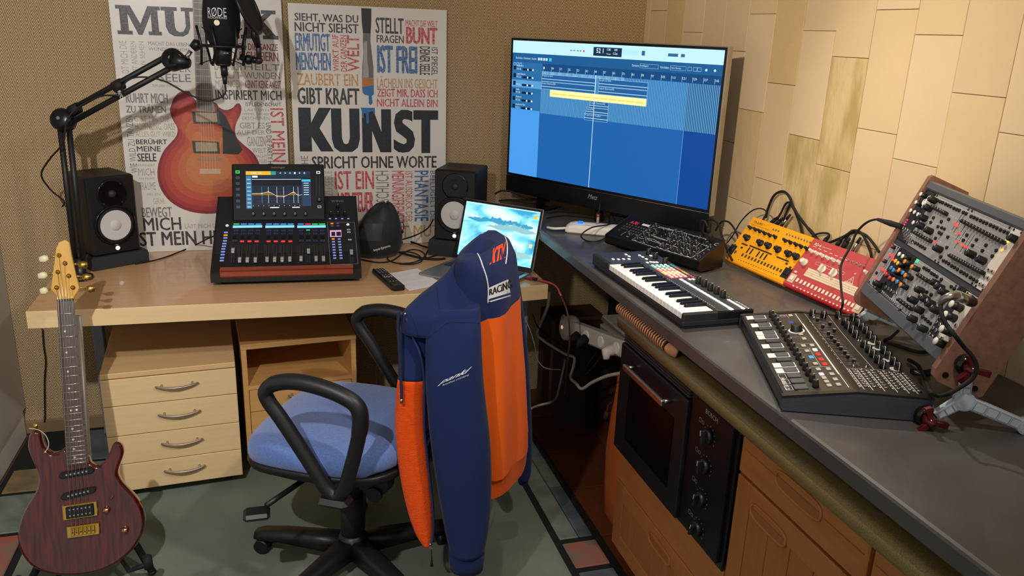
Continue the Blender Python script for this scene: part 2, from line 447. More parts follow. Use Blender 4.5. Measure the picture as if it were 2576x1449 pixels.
def pedestal(pl, pr, zt, depth, label, open_top):
    x = (pr-pl); w = x.length; o = V((pl.x, pl.y, 0))
    y = V((-x.y, x.x, 0)).normalized()
    t = thing('drawer_pedestal', label, 'drawer unit', mw=frame(o, x, y), group='rolling drawer units under the desk')
    m = oak_box if open_top else maple_box
    zb = .05
    if not open_top:
        b = MB(); b.box(0, .018, .018, depth, zb, zt-.02); b.box(w-.018, w, .018, depth, zb, zt-.02); b.box(.018, w-.018, depth-.01, depth, zb, zt-.02); b.box(.018, w-.018, .02, depth-.01, zb, zb+.016); b.build('carcass', m, t)
        b = MB(); b.box(0, w, .0, depth, zt-.019, zt, 0, .002); b.build('top_board', m, t)
        zs = [zb, zb+.105, zb+.213, zb+.324, zt-.021]
        hx = .55
    else:
        b = MB(); b.box(0, .018, 0, depth, zb, zt-.02); b.box(w-.018, w, 0, depth, zb, zt-.02); b.box(.018, w-.018, depth-.01, depth, zb, zt-.02); b.box(0, w, 0, depth, zb-.0, zb+.018); b.build('carcass', m, t)
        b = MB(); b.box(-.002, w+.002, -.003, depth, zt-.02, zt, 0, .002); b.build('top_board', m, t)
        zsf = zt-.165
        b = MB(); b.box(.018, w-.018, .004, depth-.01, zsf-.016, zsf); b.build('shelf', m, t)
        zs = [zb+.02, zb+.02+(zsf-.017-zb-.02)/3, zb+.02+(zsf-.017-zb-.02)*2/3, zsf-.017]
        hx = .5
    for i in range(len(zs)-1):
        inset = .02 if open_top else 0
        b = MB(); b.box(inset, w-inset, .0+.003*open_top, .018, zs[i]+.0015, zs[i+1]-.0015, 0, .0012)
        d = b.build('drawer', maple_edge if not open_top else oak_box, t)
        if i == 0: d['label'] = 'bottom drawer front with a bowed satin handle'
        bow_handle(.135 if not open_top else .10, satin, d, (w*hx, 0, (zs[i]+zs[i+1])/2+.012))
    for cx_, cy_ in ((.05, .06), (w-.05, .06), (.05, depth-.06), (w-.05, depth-.06)):
        b = MB(); b.cyl((cx_-.012, cy_, .0305), (cx_+.012, cy_, .0305), .0195, n=14); b.box(cx_-.016, cx_+.016, cy_-.014, cy_+.014, .03, .05); b.build('castor', rubber, t)
def zc_at(bx, by, v):
    lo, hi = -1., 3.
    for _ in range(50):
        m = (lo+hi)/2; q = V((bx, by, m-H)); vv = CY + FPX*q.dot(cd)/q.dot(cf)
        if vv > v: lo = m
        else: hi = m
    return m
p = wz(609.4, 1194.8, .05); z1 = .494
pedestal(wz(249, 944, z1), wz(591, 911, z1), z1, .48, 'maple drawer unit with four drawers and bowed satin handles', False)
z2 = .520
pedestal(wz(599, 868.5, z2)+V((.008,0,0)), wz(891, 838, z2)+V((.004,-.012,0)), z2, .42, 'darker beech drawer unit with an open shelf above its drawers', True)

# ================================================================ kitchen counter
def counter():
    xf = .94
    # black worktop with a rounded front edge
    b = MB(); prof = [(xf+.004, .885), (xf, .889), (xf, .917), (xf+.002, .922), (xf+.007, ZC), (XW-.012, ZC), (XW-.012, .885)]
    y0, y1 = -.5, YW-.004
    b.loft([[(x, y, z) for x, z in prof] for y in (y1, y0)], sm=False)
    tag(b.build('black_worktop', slab_black), 'long black stone-look worktop along the stone wall', 'worktop')
    # olive worktop below
    b = MB(); prof = [(.957, .803), (.951, .806), (.948, .815), (.947, .825), (.949, .835), (.955, .843), (.965, .846), (XW-.012, .846), (XW-.012, .803)]
    b.loft([[(x, y, z) for x, z in prof] for y in (2.062, y0)], sm=True)
    tag(b.build('olive_worktop', slab_olive), 'olive speckled kitchen worktop with rounded edge under the black slab', 'worktop')
    # packing strips carrying the black slab
    for i, (x, yy0, yy1) in enumerate(((1.10, -.4, 2.0), (1.45, -.4, 2.0))):
        b = MB(); b.box(x, x+.06, yy0, yy1, .846, .885); tag(b.build('packing_strip', black_mt), ['dark packing strip between the two worktops, nearer their front edge', 'dark packing strip between the two worktops along the stone wall'][i], 'strip')
    for i, (x, y) in enumerate(((1.50, 3.30), (1.50, 2.35))):
        t = thing('worktop_leg', ['black metal leg holding the worktop in the room corner', 'black metal leg holding the worktop halfway along the stone wall'][i], 'leg', (x, y, 0))
        b = MB(); b.box(-.025, .025, -.025, .025, .01, .884, 0, .003); b.build('post', black_mt, t)
        b = MB(); b.box(-.03, .03, -.03, .03, .0, .01); b.build('foot', rubber, t)
    # striped spiral wrap tucked under the black slab
    t = thing('spiral_wrap', 'brown and black striped spiral wrap tucked between the two worktops', 'spiral wrap', (.953, 1.9, .866))
    b = MB(); tan = mat('wrap_tan', 'B9825A', .6)
    for i in range(24):
        ya = .155-.31*i/24; b.cyl((0, ya, 0), (0, ya-.0068, 0), .0172, n=10); b.cyl((0, ya-.0068, 0), (0, ya-.0129, 0), .0164, n=10, m=1)
    b.build('coils', [tan, mat('wrap_black', '1A1210', .6)], t)
    b = MB(); b.tube(catmull([(0, -.155, 0), (.004, -.168, -.004), (.016, -.178, -.008)], 4), [.016]*8+[.011], 8); b.build('end_tab', tan, t)
counter()

def kitchen():
    xf = .974
    # oven housing + oven
    yo0, yo1 = 1.410, 2.030
    t = thing('oven_cabinet', 'beech kitchen cabinet holding the built-in oven', 'cabinet', (xf+.3, (yo0+yo1)/2, 0))
    ox, oy = xf+.3, (yo0+yo1)/2
    def bx(n, x0, x1, y0, y1, z0, z1, m, ch=0., par=t):
        b = MB(); b.box(x0-ox, x1-ox, y0-oy, y1-oy, z0, z1, 0, ch); return b.build(n, m, par)
    bx('side_panel', xf+.02, XW-.02, yo1-.017, yo1, .09, .80, oak_box); bx('side_panel', xf+.02, XW-.02, yo0, yo0+.016, .09, .80, oak_box)
    bx('shelf', xf+.02, XW-.02, yo0+.016, yo1-.017, .40, .418, oak_box); bx('base_board', xf+.02, XW-.02, yo0+.016, yo1-.017, .09, .108, oak_box)
    bx('plinth', xf+.06, xf+.075, yo0, yo1, .0, .09, mat('plinth_brown', '4A2E1C', .6))
    bx('rail', xf, xf+.02, yo0, yo1, .322, .422, beech, .002)
    groove_front('door', t, ox, oy, xf, yo0+.002, yo1-.002, .09, .318, handle='top')
    # oven
    o = thing('built_in_oven', 'black built-in compact oven with glass door and four dial knobs', 'oven', (xf, oy, .424))
    def ob(n, x0, x1, y0, y1, z0, z1, m, ch=0., par=o):
        b = MB(); b.box(x0, x1, y0-oy, y1-oy, z0-.424, z1-.424, 0, ch); return b.build(n, m, par)
    ob('chassis', .0, .45, yo0+.02, yo1-.02, .430, .798, black_mt)
    ob('surround', -.006, .0, yo0, yo1, .424, .803, mat('oven_black', '16161A', .28), .002)
    yd = yo0+.205
    door = ob('door', -.026, -.006, yd, yo1-.012, .44, .775, mat('oven_door_black', '1A1A1D', .4, spec=.3), .003)
    ob('door_window', -.0275, -.026, yd+.055, yo1-.085, .50, .70, mat('oven_glass', '050506', .3, spec=.15), 0, door)
    for i in range(3): ob('vent_slat', -.02, -.006, yo0+.21, yo1-.012, .779+.008*i, .784+.008*i, dark_mt, .001)
    ob('control_panel', -.016, -.006, yo0+.012, yd-.004, .44, .798, mat('oven_panel_black', '121215', .4, spec=.3), .002)
    b = MB(); ya, yb = yd+.07-oy, yo1-.10-oy
    b.cyl((-.026, ya+.012, .313), (-.05, ya+.012, .313), .006, n=8); b.cyl((-.026, yb-.012, .313), (-.05, yb-.012, .313), .006, n=8)
    b.box(-.060, -.048, ya, yb, .304, .322, 0, .003); b.build('door_handle', steel, door)
    yk = yo0+.105-oy
    pr = MB()
    for i, z in enumerate((.304, .225, .135, .052)):
        k = thing_part('knob', o, (-.016, yk, z))
        b = MB(); b.cyl((0, 0, 0), (-.012, 0, 0), .019, .017, n=20); b.build('dial', black_pl, k)
        b = MB(); b.T = Matrix.Rotation(.15*(i-1), 4, 'X'); b.box(-.024, -.011, -.004, .004, -.017, .017, 0, .002); b.box(-.0245, -.0238, -.0006, .0006, .004, .017, 1); b.build('grip', [black_pl, print_white], k)
        for j in range(9):
            a = math.radians(-30+30*j); pr.T = None
            y_, z_ = yk-math.cos(a)*.026, z+math.sin(a)*.026
            pr.add([(-.0163, y_-.001, z_-.0016), (-.0163, y_+.001, z_-.0016), (-.0163, y_+.001, z_+.0016), (-.0163, y_-.001, z_+.0016)], [(0, 1, 2, 3)])
    # brand lettering faces -X: text x runs toward -Y
    pr.T = Matrix(((0, 0, 1, 0), (-1, 0, 0, 0), (0, 1, 0, 0), (0, 0, 0, 1)))
    pr.text('BOSCH', -yk-.028, -yk+.028, .352, .364, -.0164, 0, .02)
    for i, z in enumerate((.325, .245, .165, .07)):
        pr.rectline(-yk-.052, -yk-.042, z-.005, z+.005, .0012, -.0164)
        pr.rectline(-yk-.038, -yk-.030, z-.005, z+.003, .0012, -.0164)
    pr.T = None
    pr.build('printing', print_grey, o)['kind'] = 'stuff'
    # drawer/door cabinets toward the camera
    for (y0, y1, lab) in ((.985, 1.407, 'beech kitchen cabinet with one drawer over a grooved door, beside the oven'), (.39, .98, 'beech kitchen cabinet with one drawer over a grooved door, farther along from the oven')):
        oy2 = (y0+y1)/2; t = thing('kitchen_cabinet', lab, 'cabinet', (ox, oy2, 0))
        b = MB(); b.box(xf+.022-ox, XW-.02-ox, y0-oy2, y1-oy2, .09, .80); b.build('carcass', oak_box, t)
        b = MB(); b.box(xf+.06-ox, xf+.075-ox, y0-oy2, y1-oy2, 0, .09); b.build('plinth', MATS['plinth_brown'], t)
        drawer_front(t, ox, oy2, xf, y0+.003, y1-.003, .700, .800)
        groove_front('door', t, ox, oy2, xf, y0+.003, y1-.003, .09, .692, handle='far')

def thing_part(name, parent, loc):
    o = put(name, None, parent, loc); o.empty_display_size = .02; return o

def recess_grip(par, y, z, w, h, x):
    b = MB()
    # routed finger pull: raised oval lip, the hollow's shade painted as a darker plate
    pts = []
    for i in range(20):
        a = 2*math.pi*i/20; pts.append((x-.001, y+math.copysign(abs(math.cos(a))**.5, math.cos(a))*w/2, z+math.copysign(abs(math.sin(a))**.6, math.sin(a))*h/2))
    b.tube(pts, .0035, 6, closed=True)
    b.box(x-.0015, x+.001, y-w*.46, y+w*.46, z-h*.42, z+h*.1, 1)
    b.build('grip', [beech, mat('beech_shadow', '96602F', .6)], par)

def groove_front(name, t, ox, oy, xf, y0, y1, z0, z1, handle):
    # framed door: stiles and rails around vertical boards
    st = .055
    d = None
    b = MB()
    b.box(xf+.006-ox, xf+.02-ox, y0-oy, y1-oy, z0, z1)
    d = b.build(name, beech_v, t)
    for a, c in ((y0, y0+st), (y1-st, y1)):
        bb = MB(); bb.box(xf-ox, xf+.007-ox, a-oy, c-oy, z0, z1, 0, .002); bb.build('stile', beech_v, d)
    for a, c in ((z0, z0+st), (z1-st, z1)):
        bb = MB(); bb.box(xf-ox, xf+.007-ox, y0+st-oy, y1-st-oy, a, c, 0, .002); bb.build('rail', beech, d)
    n = max(3, int((y1-y0-2*st)/.062)); w = (y1-y0-2*st)/n
    for i in range(n):
        bb = MB(); bb.box(xf+.002-ox, xf+.0065-ox, y0+st+i*w+.001-oy, y0+st+(i+1)*w-.001-oy, z0+st, z1-st, 0, .0018); bb.build('board', beech_v, d)
    if handle == 'top': recess_grip(d, (y0+y1)/2-oy+.0, z1-.045, .13, .034, xf-ox)
    else: recess_grip(d, y1-.13-oy, z1-.05, .13, .036, xf-ox)

def drawer_front(t, ox, oy, xf, y0, y1, z0, z1):
    b = MB(); b.box(xf-ox, xf+.02-ox, y0-oy, y1-oy, z0, z1, 0, .002)
    b.box(xf-.0012-ox, xf-ox, y0-oy+.01, y1-oy-.01, z0+.06, z0+.0615, 1)
    d = b.build('drawer', [beech, MATS.get('beech_shadow') or mat('beech_shadow', '96602F', .6)], t)
    recess_grip(d, (y0+y1)/2-oy, (z0+z1)/2+.012, .15, .04, xf-ox)
kitchen()

# ================================================================ wardrobe on the left
def wardrobe():
    t = thing('wardrobe', 'tall pale grey wardrobe standing against the sisal wall', 'wardrobe', (-1.30, 3.0, 0))
    body = mat('wardrobe_grey', 'CBC6BE', .55, noise=(2, .04)); wh = mat('wardrobe_white', 'E4E1DB', .5)
    xr = -1.005
    b = MB(); b.box(-.30, xr+1.30, -.40, .36, .115, 2.2, 0, .003); b.build('side_panel', body, t)
    b = MB(); b.box(-.30, xr+1.30-.006, -.38, .34, .0, .115); b.build('plinth', wh, t)
    b = MB(); b.box(-.30, xr+1.30+.003, -.425, -.402, .10, 2.2, 0, .003); b.build('door', wh, t)
wardrobe()
# ================================================================ posters
def slab(b, ch, x0, x1, y0, y1, z, m):
    # heavy letters from polygons in a unit box
    G = {'M': [[(0,0),(.34,0),(.34,.13),(.26,.13),(.26,.72),(.47,0),(.56,0),(.78,.72),(.78,.13),(.70,.13),(.70,0),(1,0),(1,.13),(.94,.13),(.94,.87),(1,.87),(1,1),(.72,1),(.53,.38),(.33,1),(0,1),(0,.87),(.08,.87),(.08,.13),(0,.13)]],
         'U': [[(.12,.87),(.12,.32),(.2,.1),(.36,0),(.64,0),(.8,.1),(.88,.32),(.88,.87),(1,.87),(1,1),(.62,1),(.62,.87),(.74,.87),(.74,.34),(.66,.18),(.54,.14),(.44,.2),(.40,.34),(.40,.87),(.50,.87),(.50,1),(0,1),(0,.87)]],
         'S': [[(.0,.0),(.12,.0),(.18,.06),(.4,-.02),(.75,.0),(.95,.14),(1,.32),(.9,.5),(.6,.6),(.4,.68),(.36,.78),(.46,.87),(.64,.86),(.8,.68),(.92,.68),(.92,1),(.82,1),(.76,.94),(.56,1.02),(.26,.98),(.08,.86),(.04,.68),(.14,.52),(.4,.42),(.62,.34),(.68,.24),(.58,.14),(.38,.14),(.18,.26),(.12,.36),(0,.36)]],
         'I': [[(0,0),(1,0),(1,.13),(.78,.13),(.78,.87),(1,.87),(1,1),(0,1),(0,.87),(.22,.87),(.22,.13),(0,.13)]],
         'K': [[(0,0),(.46,0),(.46,.13),(.36,.13),(.36,.36),(.46,.46),(.66,.13),(.58,.13),(.58,0),(1,0),(1,.13),(.93,.13),(.62,.60),(.84,.87),(.95,.87),(.95,1),(.56,1),(.56,.87),(.64,.87),(.36,.55),(.36,.87),(.46,.87),(.46,1),(0,1),(0,.87),(.1,.87),(.1,.13),(0,.13)]],
         'k': [[(0,0),(.36,0),(.36,.34),(.62,0),(1,0),(.6,.54),(.96,1),(.6,1),(.36,.66),(.36,1),(0,1)]],
         'u': [[(0,1),(0,.3),(.08,.1),(.28,0),(.72,0),(.92,.1),(1,.3),(1,1),(.64,1),(.64,.32),(.58,.2),(.5,.18),(.42,.2),(.36,.32),(.36,1)]],
         'n': [[(0,0),(.34,0),(.34,.5),(.62,0),(1,0),(1,1),(.66,1),(.66,.48),(.38,1),(0,1)]],
         's': [[(.0,.10),(.2,.02),(.42,0),(.72,.02),(.94,.14),(1,.32),(.9,.5),(.62,.62),(.42,.7),(.42,.76),(.52,.79),(.74,.77),(.88,.73),(.88,.96),(.66,1),(.36,1),(.1,.9),(.02,.7),(.12,.5),(.4,.4),(.6,.32),(.6,.24),(.48,.2),(.26,.24),(.0,.32)]],
         't': [[(.32,0),(.68,0),(.68,.78),(1,.78),(1,1),(0,1),(0,.78),(.32,.78)]]}
    for poly in G[ch]:
        b.add([(x0+(x1-x0)*a, y0+(y1-y0)*c, z) for a, c in poly], [tuple(range(len(poly)))], m)

def poster_panel(tl, tr, bl, br):
    o = bl; return Panel(frame(o, br-bl, tl-bl))

def posters():
    pm = mat('poster_print', 'E6E3DC', .34, noise=(3, .05), coat=.3)
    pcol = {k: mat('ink_'+k, c, .4, noise=(130, .25, .12), c2=c2) for k, (c, c2) in dict(black=('2A292C', '55545A'), grey=('6F6E6E', '9A9996'), lgrey=('98958F', 'B5B1A8'), beige=('A79F8F', 'C4BDAE'), dred=('7E2C38', '9C5A60'), red=('BE2F45', 'D8808A'), blue=('2E5F9E', '6F93BE'), orange=('C88C4C', 'DDB58A'), navy=('20242E', '2A2F3A')).items()}
    Yt, Yb = 3.343, 3.318
    def board(name, label, tl, tr, bl, br, th=.016):
        P_ = poster_panel(tl, tr, bl, br); w = (br-bl).length; h = (tl-bl).length
        t = thing(name, label, 'poster', mw=P_.M, group='posters leaning on the sisal wall')
        b = MB(); b.box(0, w, 0, h, -th, 0, 0, .0008); b.build('board', pm, t)
        return P_, t, w, h
    def words(P_, t, lst, Z):
        for (s, x0, y0, x1, y1, c, bold, rot) in lst:
            a, bb, c0, c1 = P_.rect(Z, x0, y0, x1, y1)
            b = MB(); b.text(s, a, bb, c0, c1, .0004, 0, bold, rot); b.build('lettering', pcol[c], t)
    # ---- left poster (music)
    zb = ZD+.0005
    bl = V((wy(345, 400, Yb).x+.005-.028*0, Yb, zb)); bl.x = -.540
    br = V((.055, Yb, zb)); h = .962
    P_, t, w, h = board('music_poster', 'white word-art poster with a red electric guitar print', V((bl.x, Yt, zb+h)), V((br.x, Yt, zb+h)), bl, br)
    ZA, ZB = zoom(0, 0, 3.45), zoom(0, 380, 3.45)
    for ch, x0, x1 in (('M', 1010, 1395), ('U', 1402, 1682), ('S', 1700, 1905), ('I', 1922, 2072), ('K', 2085, 2412)):
        s_ = (x0-1010)/1400*48
        a, bb, c0, c1 = P_.rect(ZA, x0, 50+s_, x1, 302+s_)
        b = MB(); slab(b, ch, a, bb, c0, c1, .0004, 0); b.build('lettering', pcol['black'], t)
    words(P_, t, [('OT MICH DIE', 1045, 355, 1110, 640, 'beige', 0, 90), ('MIT ANDEREN', 1140, 358, 1190, 640, 'beige', 0, 90), ('N SEHEN', 1212, 360, 1255, 560, 'beige', 0, 90),  # vertical words inked pale: washout by glare put into their colour
        ('MACHT DAS LEBEN', 1287, 365, 1640, 398, 'grey', 0, 0), ('WUNDERSCHÖN', 1290, 408, 1640, 443, 'grey', 0, 0), ('DER', 1490, 572, 1655, 625, 'grey', 0, 0), ('SEELE', 1380, 640, 1655, 712, 'grey', .02, 0), ('ZUM LEBEN ERWACHEN', 1320, 735, 1565, 756, 'lgrey', 0, 0),
        ('RÜHRT MICH', 1090, 790, 1455, 895, 'grey', .02, 0), ('ZU TRÄNEN', 1093, 905, 1440, 980, 'grey', .03, 0), ('GIBT MIR DIE', 1165, 1005, 1465, 1058, 'beige', 0, 0), ('HOFFNUNG, DASS', 1172, 1068, 1518, 1136, 'beige', 0, 0), ('ALLES GUT WIRD', 1178, 1142, 1518, 1187, 'beige', 0, 0),
        ('WIE WILD ZU TANZEN', 1112, 1005, 1172, 1500, 'grey', 0, 90), ('BERÜHRT', 1180, 1200, 1450, 1253, 'black', .03, 0), ('MEINE', 1187, 1268, 1395, 1315, 'black', .03, 0), ('SEELE', 1192, 1330, 1357, 1402, 'black', .03, 0),
        ('MICH DIE GANZE', 2010, 378, 2410, 437, 'dred', .02, 0), ('DURCHFEIERN', 2000, 448, 2415, 528, 'dred', .02, 0), ('LASS MICH', 1860, 545, 2095, 610, 'lgrey', .02, 0), ('HEILT', 2120, 555, 2428, 610, 'grey', 0, 0), ('LAUT', 1868, 622, 2097, 682, 'beige', .02, 0), ('WUNDEN', 2123, 628, 2430, 685, 'grey', 0, 0), ('MITSINGEN', 1870, 695, 2100, 758, 'beige', 0, 0), ('KENNT KEINE ANGST', 2128, 700, 2440, 768, 'dred', .01, 0),
        ('INSPIRIERT MICH', 1870, 783, 2443, 868, 'black', .02, 0), ('IST LEIDENSCHAFT', 2130, 890, 2440, 922, 'black', 0, 0), ('LÄßT DEN', 2122, 940, 2333, 965, 'lgrey', 0, 0), ('HIMMEL GRÖßER', 2105, 975, 2338, 1000, 'lgrey', 0, 0), ('ERSCHEINEN', 2103, 1012, 2338, 1042, 'lgrey', 0, 0), ('GIBT ES', 2080, 1063, 2297, 1117, 'lgrey', .02, 0), ('AUF DER', 2055, 1130, 2300, 1168, 'lgrey', .02, 0), ('GANZEN', 2145, 1185, 2305, 1270, 'lgrey', .01, 0), ('WELT', 2190, 1285, 2308, 1325, 'lgrey', .01, 0), ('MACHT', 2210, 1343, 2317, 1368, 'lgrey', 0, 0), ('ALLES', 2245, 1383, 2317, 1412, 'lgrey', 0, 0), ('IST MEIN', 2355, 940, 2472, 1405, 'red', .02, -90), ('UND DIE PARTY H', 2315, 1065, 2360, 1425, 'black', 0, -90)], ZA)
    words(P_, t, [('ERINNERT', 1197, 113, 1345, 133, 'lgrey', 0, 0), ('MICH', 1200, 150, 1340, 213, 'lgrey', 0, 0), ('AN MEINE', 1203, 230, 1345, 246, 'lgrey', 0, 0), ('TRÄUME', 1205, 255, 1350, 338, 'lgrey', 0, 0), ('MIR EIN', 1280, 365, 1390, 388, 'beige', 0, 0), ('GEFÜHL', 1330, 400, 1430, 460, 'beige', 0, 0), ('BEWEGT', 1230, 487, 1493, 575, 'grey', .02, 0), ('MICH', 1243, 575, 1572, 690, 'black', .02, 0), ('LÄßT MICH UNS', 1603, 622, 1930, 668, 'lgrey', 0, 0), ('IST MEIN HERZ', 1180, 692, 2080, 815, 'black', .03, 0)], ZB)
    # printed guitar (flat print, nested sunburst layers)
    def gp(*pts): return [P_.uv(ZA(x, y)) for x, y in pts]
    out = [(1490,900),(1475,960),(1500,1040),(1540,1110),(1530,1180),(1480,1240),(1420,1310),(1375,1420),(1368,1540),(1400,1650),(1480,1750),(1600,1820),(1740,1852),(1890,1850),(2040,1815),(2160,1735),(2230,1640),(2262,1530),(2250,1420),(2200,1330),(2120,1260),(2060,1200),(2040,1140),(2050,1070),(2088,990),(2095,930),(2075,897),(2045,905),(2020,935),(1960,955),(1900,930),(1865,890),(1700,870),(1640,790),(1560,800),(1510,850)]
    cen = (1810, 1420)
    ramp = (('8E2F38', 1.0), ('A83A3C', .94), ('B9493E', .86), ('C45C41', .74), ('C96F48', .60), ('CF804F', .44))
    for i, (c, k) in enumerate(ramp):
        pts = gp(*[(cen[0]+(x-cen[0])*k, cen[1]+(y-cen[1])*k) for x, y in catmull2(out)])
        b = MB(); b.add([(x, y, .0004+.0001*i) for x, y in pts], [tuple(range(len(pts)))[::-1]])
        b.build('guitar_print', mat('print_burst_%d' % i, c, .4, noise=(60, .12), stretch=(1, 5, 1)), t)
    def poly(pts, c, z, n='guitar_print'):
        p = gp(*pts); b = MB(); b.add([(x, y, z) for x, y in p], [tuple(range(len(p)))[::-1]]); b.build(n, mat('print_'+c, c, .4, noise=(70, .12)), t)
    poly([(1670,0),(1760,0),(1865,970),(1705,960)], '8F8B86', .0012); poly([(1683,0),(1748,0),(1848,960),(1715,950)], '6E6C6A', .0013)
    poly([(1880,930),(1960,1010),(2010,1120),(2105,1300),(2070,1340),(1935,1335),(1930,1100),(1885,1080)], '2E3034', .0013)
    for y in (965, 1222):
        poly([(1665,y),(1900,y+8),(1912,y+112),(1680,y+108)], '4A4642', .0014); poly([(1695,y+10),(1880,y+16),(1888,y+92),(1702,y+92)], 'B09C82', .0015)
    ZBg = 1311
    poly([(1735,1465),(1915,1465),(1915,1508),(1735,1508)], 'CDB39A', .0014); poly([(1710,1365),(1930,1370),(1930,1400),(1710,1395)], 'A88468', .0014)
    b = MB()
    for i in range(6):
        a, c = gp((1728+12*i, 0), (1752+24*i, 1480)); b.line([a, c], .0007, .0017)
    b.build('guitar_print', mat('print_string', 'D8CDBF', .4), t)['kind'] = 'stuff'
    b = MB()
    for i in range(16):
        y = 20+58*i; x0 = 1683+y*.034; x1 = 1748+y*.105; a, c = gp((x0, y), (x1, y+4)); b.line([a, c], .0011, .0016)
    b.build('guitar_print', MATS['print_string'], t)['kind'] = 'stuff'
    # ---- right poster (art)
    bl = V((.078, Yb, zb)); br = V((.690, Yb, zb)); h = .945
    P_, t, w, h = board('art_poster', 'white word-art poster with a paintbrush dripping blue paint', V((.073, Yt, zb+h)), V((.680, Yt, zb+h)), bl, br)
    ZCc, ZDd = zoom(700, 0, 4.529), zoom(700, 300, 3.623)
    words(P_, t, [('SIEHT, WAS DU', 185, 160, 912, 262, 'black', .03, 0), ('NICHT SIEHST', 185, 262, 915, 370, 'black', .03, 0), ('ERMUTIGT', 190, 378, 590, 585, 'blue', .02, 0), ('MENSCHEN', 200, 597, 598, 803, 'blue', .02, 0), ('WIRKT AUF', 618, 395, 690, 812, 'red', .02, 90), ('DER GANZEN', 708, 400, 780, 815, 'red', .02, 90), ('WELT', 785, 402, 925, 815, 'red', .03, 90), ('ZAUBERT EIN', 213, 838, 910, 978, 'orange', .02, 0), ('GIBT KRAFT', 218, 1000, 925, 1193, 'black', .03, 0),
        ('STELLT', 1108, 202, 1428, 385, 'black', .02, 0), ('FRAGEN', 1120, 402, 1430, 490, 'black', .02, 0), ('MACHT DIE WELT', 1450, 232, 1815, 306, 'red', .01, 0), ('BUNT', 1455, 312, 1813, 505, 'red', .04, 0), ('IST FREI', 1125, 518, 1585, 838, 'blue', .03, 0), ('DEINER SEELE', 1610, 530, 1728, 855, 'black', .02, -90), ('IST SPIEGEL', 1745, 540, 1815, 860, 'black', .01, -90), ('LÄCHELN INS GESICHT', 1125, 872, 1815, 1008, 'orange', .01, 0), ('ZEIGT MIR, DASS ICH', 1125, 1015, 1815, 1122, 'red', .02, 0), ('NICHT ALLEIN BIN', 1125, 1128, 1815, 1218, 'red', .02, 0)], ZCc)
    words(P_, t, [('SPRICHT OHNE WORTE', 305, 335, 1443, 447, 'black', .03, 0), ('SPRACHE', 212, 335, 275, 600, 'grey', 0, 90), ('IST EIN', 515, 470, 873, 640, 'red', .02, 0), ('ABENTEUER', 525, 665, 870, 850, 'red', .02, 0), ('ZU SEELE', 425, 470, 495, 700, 'beige', 0, 90), ('MENSCHLICH', 890, 470, 1010, 900, 'grey', 0, 90), ('MEINUNGSFREIHEIT', 1035, 470, 1150, 940, 'red', .01, -90), ('IST AUSDRUCK DER', 1160, 475, 1222, 935, 'red', 0, -90), ('PHANTASIE', 1240, 468, 1370, 930, 'blue', .02, -90), ('BEFLÜGELT DIE', 1385, 470, 1440, 930, 'blue', 0, -90), ('IST MUT', 1045, 965, 1470, 1075, 'orange', .02, 0)], ZDd)
    for ch, x0, x1 in (('k', 752, 838), ('u', 834, 905), ('n', 911, 984), ('s', 990, 1044), ('t', 1040, 1102)):
        s_ = (x0-752)/350*8
        a, bb, c0, c1 = P_.rect(zoom(0, 0, 1), x0, 271+s_, x1, 381+s_*.6)
        b = MB(); slab(b, ch, a, bb, c0, c1, .0004, 0); b.build('lettering', pcol['navy'], t)
    def poly2(pts, c, z):
        p = [P_.uv(ZCc(x, y)) for x, y in pts]; b = MB(); b.add([(x, y, z) for x, y in p], [tuple(range(len(p)))[::-1]]); b.build('brush_print', mat('print_'+c, c, .4, noise=(50, .1)), t)
    poly2([(945,92),(1060,98),(1060,240),(1052,380),(965,376),(950,240)], '232326', .0006)
    poly2([(965,376),(1052,380),(1050,470),(1070,640),(1085,780),(1085,893),(955,890),(958,760),(970,600),(965,470)], '6F6D6E', .0006)
    poly2([(975,480),(1010,470),(1015,700),(1030,795),(1030,885),(965,885),(972,640)], 'A9A7A6', .0007)
    poly2([(955,892),(1088,895),(1088,1010),(955,1005)], 'C07A33', .0006)
    poly2([(955,995),(1000,985),(1055,975),(1088,965),(1090,1075),(1065,1095),(1075,1170),(1050,1200),(1032,1180),(1030,1090),(990,1082),(962,1060)], '2F76B4', .0008)
    poly2([(940,1225),(1100,1230),(1102,1310),(1085,1290),(1075,1265),(1030,1280),(1032,1390),(1018,1418),(1005,1390),(1002,1290),(975,1290),(972,1345),(955,1340),(950,1270)], '2F76B4', .0009)

def catmull2(pts, k=3):
    return [(p.x, p.y) for p in catmull([(x, y, 0) for x, y in pts], k, True)]
posters()

